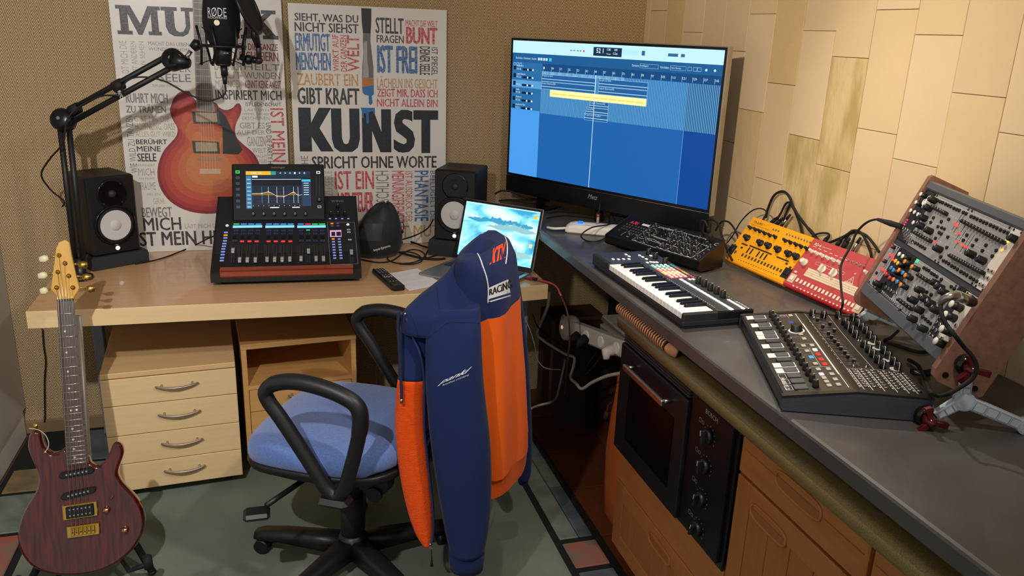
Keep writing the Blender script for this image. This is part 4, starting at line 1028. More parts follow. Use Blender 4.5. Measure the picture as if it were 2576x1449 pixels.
    b = MB(); w = (p1[0]-p0[0]); hh = p1[1]-p0[1]; b.box(p0[0]+w*.12, p0[0]+w*.46, p0[1]+hh*.1, p1[1]-hh*.25, .0022, .0026); b.box(p0[0]+w*.56, p0[0]+w*.96, p0[1]+hh*.1, p1[1]-hh*.25, .0022, .0026); b.build('display_field', dark_mt, pan)
    for r in range(8):
        y_ = 891+27.7*r; btn(1361+2.3*r, y_, 'orange' if r == 0 else 'blue', .0105, .0052); btn(1422+2.8*r, y_, 'blue', .0105, .0052)
    for x_, y_ in ((1517, 800), (1520, 825), (1530, 900)): ring_btn(x_, y_, 'white', .010, .0045)
    for x_, y_ in ((1328, 685), (1390, 685), (1453, 685), (1515, 685)): btn(x_, y_, 'blue', .008, .0045)
    kn = knob_mesh('console_knob', .0068, .0058, .014)
    for x_, y_ in ((1340, 650), (1412, 650), (1480, 650), (1408, 575)): u = P_.uv(Z(x_, y_)); put('knob', kn, pan, (u[0], u[1], .0012))
    # screen module
    s0 = P_.uv(Z(345, 712)); s1 = P_.uv(Z(1285, 720))
    base = PM @ V((s0[0], s0[1], .001)); top_dir = (M_.to_3x3() @ V((0, math.cos(math.radians(66)), math.sin(math.radians(66)))))
    lo, hi = .05, .35
    for _ in range(40):
        m = (lo+hi)/2
        if PX(base+top_dir*m)[1] > 412: lo = m
        else: hi = m
    Hs = lo; Ws = s1[0]-s0[0]
    Ms = frame(base, M_.to_3x3() @ V((1, 0, 0)), top_dir); PS = Panel(Ms)
    sm = thing_part('screen_unit', t, (0, 0, 0)); sm.matrix_basis = M_.inverted() @ Ms
    b = MB(); b.box(0, Ws, 0, Hs, -.035, 0, 0, .004); b.build('housing', mat('screen_black', '050506', .5, spec=.25), sm)
    q0, q1 = PS.uv(Z(484, 585)), PS.uv(Z(1128, 205))
    dx0, dx1, dy0, dy1 = q0[0], q1[0], q0[1], q1[1]; dw, dh = dx1-dx0, dy1-dy0
    def er(n, a, b_, c, d, col_, z=.0006, s=.95):
        bb = MB(); bb.quad(dx0+dw*a, dx0+dw*b_, dy0+dh*c, dy0+dh*d, z); return bb.build(n, glow('mxs_'+col_, col_, s), sm)
    er('display', 0, 1, 0, 1, '050B16', .0004)
    er('display_field', .085, .86, .09, .62, '0A1526'); er('display_field', 0, .085, 0, .88, '3E8CC0', .0006, .7); er('display_field', .86, 1, .06, .78, '1E3C5A'); er('display_field', .86, 1, .72, .78, '3EC0E8', .0008)
    er('display_field', 0, .38, .90, 1, 'F2B82E', .0008); er('display_field', .39, 1, .90, 1, '16304A', .0006); er('display_field', .38, .46, .90, 1, '2A9C88', .0008); er('display_field', .09, 1, .82, .89, '12283C', .0006); er('display_field', .095, .18, .83, .88, 'E8F0F4', .0009); er('display_field', .09, .85, .775, .79, 'BEE8FF', .0009)
    b = MB()
    for i in range(34): xx = dx0+dw*(.09+.77*(i/34)**1.0+.006*math.sin(i*5)); b.quad(xx, xx+.0004, dy0+dh*.10, dy0+dh*.60, .0008)
    for i in range(7): yy = dy0+dh*(.12+.08*i); b.quad(dx0+dw*.09, dx0+dw*.86, yy, yy+.0004, .0008)
    b.build('display_grid', glow('mxs_grid', '3E5E80', .7), sm)['kind'] = 'stuff'
    cur = [(.09, .40), (.24, .41), (.34, .445), (.42, .38), (.47, .33), (.575, .315), (.66, .38), (.73, .435), (.80, .35), (.86, .37)]
    cu = [(dx0+dw*p.x, dy0+dh*p.y) for p in catmull([(a_, c_, 0) for a_, c_ in cur], 5)]
    b = MB(); b.line(cu, .0011, .0011); b.build('equaliser_curve', glow('mxs_curve', 'FFF0C8', 1), sm)
    b = MB(); n = len(cu); base_y = dy0+dh*.355
    b.add([(x_, y_, .0010) for x_, y_ in cu]+[(x_, base_y, .0010) for x_, _ in cu], [(i, i+1, n+i+1, n+i) if cu[i][1] < base_y else (n+i, n+i+1, i+1, i) for i in range(n-1)])
    b.build('equaliser_fill', glow('mxs_fill', '8A6A28', .8), sm)
    b = MB()
    for i, a_ in enumerate((.24, .34, .47, .575, .73, .80)):
        b.quad(dx0+dw*a_-.0005, dx0+dw*a_+.0005, dy0+dh*.14, dy0+dh*.58, .0010, 1 if i == 0 else 0); b.cyl((dx0+dw*a_, dy0+dh*(.40, .445, .33, .315, .435, .36)[i], .0011), (dx0+dw*a_, dy0+dh*(.40, .445, .33, .315, .435, .36)[i], .0016), .0022, n=10)
    for i in range(10): b.quad(dx0+dw*(.10+.08*i), dx0+dw*(.10+.08*i)+.002, dy0+dh*.07, dy0+dh*.085, .0008)
    b.quad(dx0+dw*.36, dx0+dw*.50, dy0+dh*.015, dy0+dh*.04, .0008); b.quad(dx0+dw*.70, dx0+dw*.82, dy0+dh*.015, dy0+dh*.04, .0008)
    for i in range(6): b.quad(dx0+dw*.89, dx0+dw*.97, dy0+dh*(.36+.062*i), dy0+dh*(.375+.062*i), .0010)
    for i in range(8): b.quad(dx0+dw*.015, dx0+dw*.07, dy0+dh*(.04+.105*i), dy0+dh*(.055+.105*i), .0010)
    for i in range(6): b.text('<>OI+o'[i], dx0+dw*(.52+.075*i), dx0+dw*(.545+.075*i), dy0+dh*.925, dy0+dh*.975, .0010)
    b.text('USB 1/2', dx0+dw*.08, dx0+dw*.24, dy0+dh*.925, dy0+dh*.975, .0012, 0)
    b.build('display_marks', [glow('mxs_white', 'EAF6FF', 1), lit['sky']], sm)['kind'] = 'stuff'
    for i, y_ in enumerate((213, 271, 329, 388, 448, 508, 567)):
        u = PS.uv(Z(394+i, y_)); b = MB(); k = 'green' if i == 0 else 'dim'
        b.box(-.0062, .0062, -.0045, .0045, 0, .002, 1, .0006); b.rectline(-.0058, .0058, -.0042, .0042, .0013 if i else .003, .0022, 0); b.build('button', [lit[k], black_pl], sm, (u[0], u[1], 0))
    for x_, y_, k in ((1210, 218, 'white'), (1222, 565, 'white')): u = PS.uv(Z(x_, y_)); b = MB(); b.box(-.006, .006, -.004, .004, 0, .002, 1, .0006); b.rectline(-.0056, .0056, -.0037, .0037, .0013 if k == 'white' and y_ > 300 else .003, .0022); b.build('button', [lit[k], black_pl], sm, (u[0], u[1], 0))
    for i in range(6): u = PS.uv(Z(552+106*i, 640), .008); put('knob', kn, sm, (u[0], u[1], 0))
    u = PS.uv(Z(1220, 497), .008); put('knob', kn, sm, (u[0], u[1], 0))
    b = MB()
    for i in range(24):
        for xx in (1190, 1222):
            p = PS.uv(Z(xx, 255+8.3*i)); b.quad(p[0]-.002, p[0]+.002, p[1]-.0006, p[1]+.0006, .0005)
    b.build('level_meter', mat('meter_grey', '34363A', .5), sm)['kind'] = 'stuff'
    b = MB(); b.text('behringer', *PS.rect(Z, 737, 156, 875, 180), .0006); b.build('lettering', print_grey, sm)
    # its cable to the wall
    p = [wz(545, 585, ZD+.10), wz(505, 600, ZD+.06), wz(460, 632, ZD+.004), wz(400, 655, ZD+.004), wz(330, 668, ZD+.004)]
    o = p[0]; c_ = MB(); c_.tube(catmull([q-o for q in [wy(560, 588, 3.12), wy(530, 597, 3.14), wz(490, 617, ZD+.02), wz(450, 634, ZD+.004), wz(400, 652, ZD+.004), wz(340, 664, ZD+.004)]], 6), .0028, 6)
    tag(c_.build('mixer_cable', rubber, None, o), 'black cable running from the mixing console across the desk', 'cable')

def knob_mesh(key, r, r2, h, m=None, pt=None, n=12):
    k = 'KM_'+key
    if k in MATS: return MATS[k]
    b = MB(); b.lathe([(r, 0), (r, h*.15), (r2, h*.92), (r2*.85, h)], n=n)
    b.box(-r*.09, r*.09, r2*.25, r2*.95, h, h+.0004, 1)
    me = b.mesh('knob', [m or black_pl, pt or print_white]); MATS[k] = me
    return me
mixer()

# ================================================================ microphone arm, microphone, pop filter
def microphone():
    blk = mat('arm_black', '0F0F12', .38); blk2 = mat('arm_satin', '16161A', .5)
    E = wy(160, 302, 3.0); B = wy(196, 655, 2.99); T = wy(436, 150, 2.86)
    base = V((B.x+.005, 2.985, ZD))
    t = thing('boom_stand', 'black articulated microphone boom arm clamped to the desk', 'boom stand', (base.x, base.y, ZD))
    o = V((base.x, base.y, ZD))
    b = MB(); b.lathe([(.038, .0005), (.038, .012), (.02, .016), (.016, .05), (.014, .075)], (0, 0, 0), n=20); b.build('base', blk, t)
    e, T_ = E-o, T-o; b0 = V((0, 0, .07))
    sx = (cr*1.0); 
    for s in (-1, 1):
        b = MB(); b.tube([b0+sx*.014*s, e+sx*.0145*s+V((0, 0, -.02))], .0095, 8); b.build('lower_tube', blk2, t)
    d = (T_-e).normalized(); n_ = d.cross(cf).normalized()
    if n_.z < 0: n_ = -n_
    for s, k0 in ((1, .01), (-1, .02)):
        b = MB(); b.tube([e+n_*.019*s+d*k0, T_+n_*.019*s-d*.02], .0092, 8); b.build('upper_tube', blk2, t)
    ax = cf*-1
    b = MB(); b.lathe([(.034, -.022), (.037, -.016), (.037, .016), (.030, .026), (.01, .03), (0, .03)], e, ax, 24); b.build('elbow_cover', mat('elbow_black', '0E0E18', .3), t)
    b = MB(); b.cyl(e+ax*.03, e+ax*.034, .006, n=6); b.build('elbow_bolt', chrome, t)
    b = MB(); b.lathe([(.030, -.018), (.034, -.012), (.034, .012), (.027, .02), (0, .023)], T_, ax, 24)
    q = T_+cr*.03+cd*.008; b.tube([T_, q, q+cr*.022+cd*.004], [.030, .024, .014], 12); b.build('end_cover', blk, t)
    b = MB(); b.cyl(T_+ax*.023, T_+ax*.027, .006, n=6); b.build('end_bolt', chrome, t)
    # swivel hardware
    k0, k1, k2 = wy(466, 150, 2.85)-o, wy(480, 128, 2.85)-o, wy(500, 112, 2.85)-o
    b = MB(); b.cyl(k0-cr*.02, k0+cr*.012, .011, n=12); b.cyl(k0, k1, .0075, n=10); b.cyl(k0-cr*.016+ax*.012, k0-cr*.016+ax*.02, .014, .012, n=14); b.build('swivel', chrome, t)
    # cable ties
    for f in (.12, .52):
        c = e+d*((T_-e).length*f)+n_*.012; b = MB(); b.tube([c-d*.016, c+d*.016], .017, 10, flat=1.1); b.build('cable_strap', black_mt, t)
    c = e+d*((T_-e).length*.52); b = MB(); b.T = frame(c+ax*.020-d*.004-n_*.012, n_*-1, d); b.text('RØDE', 0, .034, 0, .012, 0); b.build('lettering', print_white, t)
    # microphone
    Yc = 2.85; mc = wy(556, 120, Yc); m = thing('microphone', 'black studio microphone with a dark foam windscreen hanging from the boom arm', 'microphone', tuple(mc))
    up = V((-.02, .0, 1)).normalized(); px = 3.0/FPX
    def at(u, v, y=Yc): return wy(u, v, y)-mc
    b = MB(); sil = [(-35, 30, .0), (-20, 36, 0)]
    rows = [(-40, 24), (-20, 33), (5, 37), (30, 39), (55, 40), (75, 38), (95, 33), (112, 27), (118, 18)]
    rings = []
    for v, hw in rows:
        c = at(557-(v > 80)*0+(v-50)*.05, v); r = hw*2.95/FPX
        rings.append([c+V((math.cos(2*math.pi*i/20), math.sin(2*math.pi*i/20), 0))*r for i in range(20)])
    b.loft(rings); wsn = b.build('windscreen', mat('windscreen_black', '0B0B12', .85, bump=(400, .5, .002)), m)
    b = MB(); b.cyl(at(560, 112), at(561, 160), .030, .026, n=20); b.cyl(at(561, 160), at(561, 166), .026, .02, n=20); b.build('body', blk2, m)
    b = MB(); c = at(548, 57)+V((0, -.058, 0)); b.cyl(c, c+V((0, -.003, 0)), .0085, n=16); b.build('gold_dot', mat('dot_gold', 'C9C09A', .35, .6), m)
    # lettering wraps the windscreen
    g, fs, _ = text_geo('RØDE'); g2, fs2, _2 = text_geo('MICROPHONES')
    for (gg, ff, v0, v1, half) in ((g, fs, 20, 42, .70), (g2, fs2, 42, 48, .72)):
        vs_ = []
        for a, c in gg:
            v = v1+(v0-v1)*c; cc = at(557+(v-50)*.05, v); r = 39.6*2.95/FPX+.001; th = -math.pi/2-.18+(a-.5)*2*half*.72
            vs_.append(cc+V((math.cos(th)*r, math.sin(th)*r, 0)))
        b = MB(); b.add(vs_, ff); b.build('lettering', print_white, m)
    b = MB(); b.cyl(at(563, 164), at(565, 190), .011, n=12); b.cyl(at(565, 190), at(566, 212), .009, .006, n=12); b.build('plug', black_pl, m)
    for u in (551, 558): b = MB(); c = at(u+15, 133)+V((0, -.029, 0)); b.box(c.x-.003, c.x+.003, c.y-.001, c.y+.001, c.z-.002, c.z+.002); b.build('switch', print_grey, m)
    # shock mount
    b = MB(); c = at(558, 116); b.tube([c+V((math.cos(2*math.pi*i/28)*.072, math.sin(2*math.pi*i/28)*.06, 0)) for i in range(28)], .0042, 6, closed=True)
    b.build('shock_ring', blk, m)
    for a in (20, 75, 130, 200, 250, 305, 345):
        q = math.radians(a); c1 = at(557, 66)+V((math.cos(q)*.078, math.sin(q)*.066, 0)); c2 = at(559, 116)+V((math.cos(q+.12)*.068, math.sin(q+.12)*.057, 0)); c3 = at(561, 164)+V((math.cos(q-.1)*.066, math.sin(q-.1)*.055, 0))
        b = MB(); b.tube([c1, c2, c3], .0042, 6); b.build('shock_bar', blk, m)
    b = MB()
    for i in range(8):
        q = i*math.pi/4; z1 = at(558, 96 if i % 2 else 150); z2 = at(558, 70 if i % 2 else 162)
        b.tube([z1+V((math.cos(q)*.028, math.sin(q)*.028, 0)), z2+V((math.cos(q+.3)*.07, math.sin(q+.3)*.06, 0))], .0016, 5)
    b.build('elastic', rubber, m)['kind'] = 'stuff'
    b = MB(); b.tube([at(507, 113), at(494, 112), at(484, 122)], [.014, .018, .013], 8); b.build('mount_block', blk, m)
    b = MB(); b.tube([at(603, 142), at(620, 150), at(633, 150)], [.009, .011, .009], 8); b.sphere(at(625, 150), .016, 12, 8); b.tube([at(633, 150), at(652, 153)], .011, 8); b.build('filter_joint', blk, m)
    # pop filter
    f = thing('pop_filter', 'round black mesh pop filter turned almost edge-on beside the microphone', 'pop filter', tuple(wy(652, 152, 2.83)))
    fo = wy(652, 152, 2.83); a1 = wy(645, 105, 2.80)-fo
    b = MB(); b.tube([V((0, 0, 0)), wy(650, 118, 2.81)-fo], .0085, 8); b.sphere((0, 0, 0), .012, 10, 8); b.build('stem', mat('stem_dark', '2A1F26', .4), f)
    b = MB(); b.tube([wy(650, 118, 2.81)-fo, wy(642, 92, 2.80)-fo, wy(638, 74, 2.79)-fo], [.009, .013, .009], 8); b.build('hinge', blk, f)
    c = wy(624, 18, 2.79)-fo; vd = ray(624, 18).normalized(); na = cr*.93-cd*.36; na = (na-vd*na.dot(vd)).normalized(); nrm = (na*.955-vd*.28).normalized(); u, w = MB().frame(nrm); R_ = .082
    b = MB(); b.tube([c+(u*math.cos(2*math.pi*i/36)+w*math.sin(2*math.pi*i/36))*R_ for i in range(36)], .0055, 8, closed=True); b.build('hoop', blk, f)
    b = MB(); b.cyl(c-nrm*.001, c+nrm*.001, R_, n=36); b.build('mesh', mat('mesh_black', '16161A', .8, bump=(900, 1, .001)), f)
    # microphone cable
    pts = [wy(566, 210, 2.85), wy(566, 235, 2.85), wy(545, 249, 2.85), wy(512, 252, 2.85), wy(465, 232, 2.86), wy(418, 206, 2.87), wy(375, 195, 2.88), wy(335, 196, 2.89), wy(312, 212, 2.89), wy(306, 240, 2.90), wy(290, 240, 2.90), wy(250, 243, 2.92), wy(195, 272, 2.94), wy(168, 305, 2.94), wy(158, 360, 2.95), wy(125, 400, 3.0), wy(104, 440, 3.06), wy(128, 478, 3.1), wy(160, 505, 3.05), wy(157, 520, 3.06)]
    o = pts[0]; b = MB(); b.tube(catmull([p-o for p in pts], 6), .0030, 6)
    tag(b.build('microphone_cable', mat('cable_brown_black', '1C1512', .5), None, o), 'thin black cable looping from the microphone along the boom arm', 'cable')
microphone()

# ================================================================ electric guitar on its stand
def inset_ring(poly, d, z):
    n = len(poly); out = []
    for k in range(n):
        a, b, c = V(poly[k-2]), V(poly[k]), V(poly[(k+2) % n]); e = (c-a).normalized(); out.append((b.x-e.y*d, b.y+e.x*d, z))
    return out
def guitar():
    N_ = wy(165, 757, 2.455); B_ = wy(208, 1322, 2.250)
    up = (N_-B_).normalized(); xa = V((math.cos(math.radians(3)), math.sin(math.radians(3)), 0)); xa = (xa-up*xa.dot(up)).normalized()
    M_ = frame(B_, xa, up); P_ = Panel(M_); sc = (N_-B_).length
    t = thing('electric_guitar', 'dark red striped electric guitar with gold hardware leaning on a stand', 'guitar', mw=M_)
    Z4 = zoom(0, 1030, 3.459); Z3 = zoom(0, 700, 3.623); Z2 = zoom(0, 380, 3.45)
    raw = [(560,345),(500,375),(440,385),(390,345),(365,290),(350,225),(320,190),(275,190),(245,225),(230,290),(235,360),(270,450),(310,540),(325,620),(315,690),(280,760),(230,840),(180,940),(150,1040),(140,1120),(155,1220),(200,1310),(280,1390),(400,1440),(560,1462),(750,1450),(900,1410),(1050,1330),(1180,1200),(1240,1090),(1258,990),(1240,890),(1190,790),(1110,700),(1050,630),(1020,560),(1035,490),(1065,410),(1070,360),(1050,310),(1010,290),(975,310),(950,370),(915,440),(865,490),(820,490),(780,465),(765,420),(700,400),(620,390)]
    out = [P_.uv(Z4(*q)) for q in raw]; out = [(p.x, p.y) for p in catmull([(a, c, 0) for a, c in out], 3, True)]
    out = out[::1]
    area = sum(out[i-1][0]*out[i][1]-out[i][0]*out[i-1][1] for i in range(len(out)))
    if area < 0: out = out[::-1]
    wood = mat('guitar_burst', '5A100D', .12, noise=(9, .5, .2), c2='160505', stretch=(14, 1.1, 1), coat=1.)
    b = MB(); z0 = -.008
    rings = [inset_ring(out, d, z0+z) for d, z in ((.009, -.042), (.004, -.040), (0, -.034), (0, -.012), (.002, -.005), (.005, -.0015), (.009, 0))]
    b.loft(rings); b.build('body', wood, t)
    # neck + fretboard
    L = sc; nw, ew = .0425, .057; y22 = L*2**(-22/12) - .004
    x0 = 0
    maple_n = mat('neck_maple', 'C79A4E', .25, noise=(8, .12), stretch=(9, 1, 1), coat=.6)
    b = MB(); b.loft([[(-w/2, y, .000), (-w/2*.8, y, -.012), (0, y, -.019), (w/2*.8, y, -.012), (w/2, y, .000)] for w, y in ((nw, L), (nw*1.05, L*.8), (ew*.97, y22+.05))]); b.build('neck', maple_n, t)
    fb = MB(); fb.loft([[(-w/2, y, 0), (w/2, y, 0), (w/2, y, .004), (w/4, y, .0058), (-w/4, y, .0058), (-w/2, y, .004)] for w, y in ((nw, L), (ew, y22))], sm=False); fbo = fb.build('fretboard', mat('rosewood', '4A3A33', .4, noise=(20, .3), stretch=(9, 1, 1)), t)
    def wid(y): return nw+(ew-nw)*(L-y)/(L-y22)
    for i in range(1, 23):
        y = L*2**(-i/12); w = wid(y)/2; b = MB(); b.tube([(-w, y, .0045), (-w/2, y, .0062), (w/2, y, .0062), (w, y, .0045)], .0011, 5); b.build('fret', steel, fbo)
    dot = mat('pearl_dot', 'D8D6C8', .3)
    for i in (3, 5, 7, 9, 12, 15, 17, 19, 21):
        y = L*(2**(-i/12)+2**(-(i-1)/12))/2
        for xo in ((-.006, .008) if i == 12 else (-.006,)): b = MB(); b.cyl((xo, y, .0058), (xo, y, .0064), .003, n=10); b.build('inlay_dot', dot, fbo)
    b = MB(); b.box(-nw/2, nw/2, L, L+.005, -.002, .008, 0, .001); b.build('nut', mat('nut_black', '2A2320', .4), t)
    # headstock
    hs = [(490,1300),(487,1270),(465,1235),(430,1205),(455,1000),(475,840),(500,790),(555,768),(592,790),(610,900),(650,1080),(680,1190),(665,1220),(637,1262),(630,1300)]
    hp = [P_.uv(Z2(*q)) for q in hs]; dx = -(hp[0][0]+hp[-1][0])/2
    hp = [(x+dx, max(y, L+.004)) for x, y in hp]
    ar = sum(hp[i-1][0]*hp[i][1]-hp[i][0]*hp[i-1][1] for i in range(len(hp)))
    if ar < 0: hp = hp[::-1]
    b = MB(); b.prism(hp, -.016, -.002, 0, .002); hd = b.build('headstock', mat('headstock_maple', 'CF9E3C', .2, noise=(8, .12), stretch=(9, 1, 1), coat=.8), t)
    posts = [(503,905),(555,975),(493,1050),(588,1083),(482,1185),(623,1185)]
    pp = []
    for i, q in enumerate(posts):
        x, y = P_.uv(Z2(*q)); x += dx; pp.append((x, y))
        left = i in (0, 2, 4); s = -1 if left else 1
        k = thing_part('tuner', t, (x, y, 0))
        b = MB(); b.lathe([(.0065, -.002), (.0065, .0005), (.0045, .001), (.003, .010), (.0032, .012), (0, .0122)], n=12); b.build('post', gold, k)
        ex = s*(.040 if i != 4 else .034)
        b = MB(); b.cyl((s*.004, 0, -.020), (ex*.8, -.004, -.020), .003, n=8); b.build('shaft', gold, k)
        b = MB(); b.tube([(ex*.78, -.004, -.020), (ex, -.006, -.020), (ex*1.35, -.008, -.020)], [.006, .011, .008], 10, flat=.5); b.build('button', mat('tuner_pearl', 'E0D8B0', .15, coat=.5) if left else gold, k)
    # strings
    for i in range(6):
        f = (i-2.5)/2.5; b = MB(); r = (.00065, .0006, .0005, .0004, .00035, .0003)[i]
        pst = pp[(4, 2, 0, 1, 3, 5)[i]]
        b.tube([(pst[0], pst[1], .006), (f*.0175, L+.003, .0088), (f*.026, .0, .0135), (f*.026, -.018, .006)], r, 4); b.build('string', mat('string_steel', 'D8D2C4', .3, 1), t)
    # pickups
    pblk = mat('pickup_black', '0C0C0E', .3)
    def pk(c0, c1, wd, n, w):
        a = V((*P_.uv(Z4(*c0)), 0)); c = V((*P_.uv(Z4(*c1)), 0)); m = (a+c)/2; e = (c-a); ln = e.length; ang = math.atan2(e.y, e.x)
        p = thing_part('pickup', t, (m.x, m.y, -.004)); p.rotation_euler = (0, 0, ang)
        return p, ln
    for c0, c1 in (((545, 575), (790, 530)), ((560, 760), (805, 700))):
        p, ln = pk(c0, c1, .017, 6, 0)
        b = MB(); pts = [(math.cos(math.pi*i/8+math.pi/2)*.009-ln/2, math.sin(math.pi*i/8+math.pi/2)*.009) for i in range(9)]+[(math.cos(math.pi*i/8-math.pi/2)*.009+ln/2, math.sin(math.pi*i/8-math.pi/2)*.009) for i in range(9)]
        b.prism(pts, -.006, .009, 0, .002); b.build('cover', pblk, p)
        for i in range(6): b = MB(); b.cyl(((i-2.5)*.0102, 0, .009), ((i-2.5)*.0102, 0, .0098), .0026, n=10); b.build('pole_piece', steel, p)
    p, ln = pk((545, 905), (850, 860), .04, 6, 1)
    b = MB(); b.box(-ln/2, ln/2, -.0215, .0215, -.006, .006, 0, .002); b.build('ring', gold, p)
    b = MB(); b.box(-ln/2+.009, ln/2-.009, -.017, .017, .006, .012, 0, .002); b.build('cover', pblk, p)
    for r in (-1, 1):
        for i in range(6): b = MB(); b.cyl(((i-2.5)*.0102, r*.0085, .012), ((i-2.5)*.0102, r*.0085, .0127), .0022, n=8); b.build('pole_piece', steel, p)
    # bridge
    p, ln = pk((580, 1065), (868, 1025), .03, 6, 1); p.name = 'bridge'
    b = MB(); b.box(-ln/2, ln/2, -.020, .014, -.004, .006, 0, .002); b.build('plate', gold, p)
    for i in range(6):
        b = MB(); xx = (i-2.5)*.0105; b.box(xx-.0045, xx+.0045, -.014, .010, .006, .012, 0, .0015); b.cyl((xx, -.004, .012), (xx, -.004, .014), .002, n=6, m=1); b.build('saddle', [gold, black_pl], p)
    for q in ((922, 885), (1085, 1060)):
        x, y = P_.uv(Z4(*q), .008); b = MB(); b.lathe([(.0105, -.008), (.0105, 0), (.0088, .011), (.0078, .013), (0, .0135)], n=18); b.build('knob', mat('knob_copper', 'C98A62', .2, 1), t, (x, y, -.004))
    x, y = P_.uv(Z4(970, 770), .004); b = MB(); b.lathe([(.005, -.008), (.005, -.002), (.002, -.001), (.0018, .012), (.003, .016), (0, .018)], n=10); b.build('switch', steel, t, (x, y, 0))
    x, y = P_.uv(Z4(310, 160), -.02); b = MB(); b.cyl((x, y-.004, -.028), (x, y+.012, -.028), .005, .007, n=10); b.build('strap_button', gold, t)
    b = MB(); pts = [P_.uv(Z4(*q)) for q in ((255, 165), (330, 175), (395, 220), (425, 290), (415, 340), (385, 375))]; b.tube(catmull([(a, c, .002) for a, c in pts], 5), .0012, 6); b.build('strap_string', mat('string_cream', 'B8B0A0', .7), t)
    # stand
    inv = M_.inverted()
    by, bz = B_.y, 0
    S = thing('guitar_stand', 'black folding guitar stand under the red guitar', 'guitar stand', (B_.x-.01, B_.y+.14, .0105))
    so = V((B_.x-.01, B_.y+.14, .0105))
    lowc = M_ @ V((0, -.15, -.075))
    blk = black_pl
    for s in (-1, 1):
        foot = V((s*.17, -.10, .008)); 
        b = MB(); b.tube([V((0, .06, .30)), foot], .011, 8); b.sphere(foot, .0135, 8, 6, sc=(1, 1, .6)); b.build('leg', blk, S)
        yoke = (M_ @ V((s*.10, -.178, -.055)))-so; tip = (M_ @ V((s*.165, -.135, .02)))-so
        b = MB(); b.tube([V((s*.012, .02, .13)), yoke+V((0, .02, 0)), tip], .008, 8); b.build('yoke_arm', blk, S)
        b = MB(); b.tube([tip-V((0, .0, .012)), tip+V((0, -.004, .028))], .013, 8); b.build('yoke_pad', rubber, S)
    foot = V((0, .30, .008)); b = MB(); b.tube([V((0, .05, .32)), foot], .011, 8); b.sphere(foot, .0135, 8, 6, sc=(1, 1, .6)); b.build('leg', blk, S)
    head = (M_ @ V((.020, L*.93, -.050)))-so
    b = MB(); b.tube([V((0, .02, .12)), V((.0, .05, .30)), head], .010, 8); b.build('upright', mat('stand_grey', 'A8A49C', .4, .3), S)
guitar()
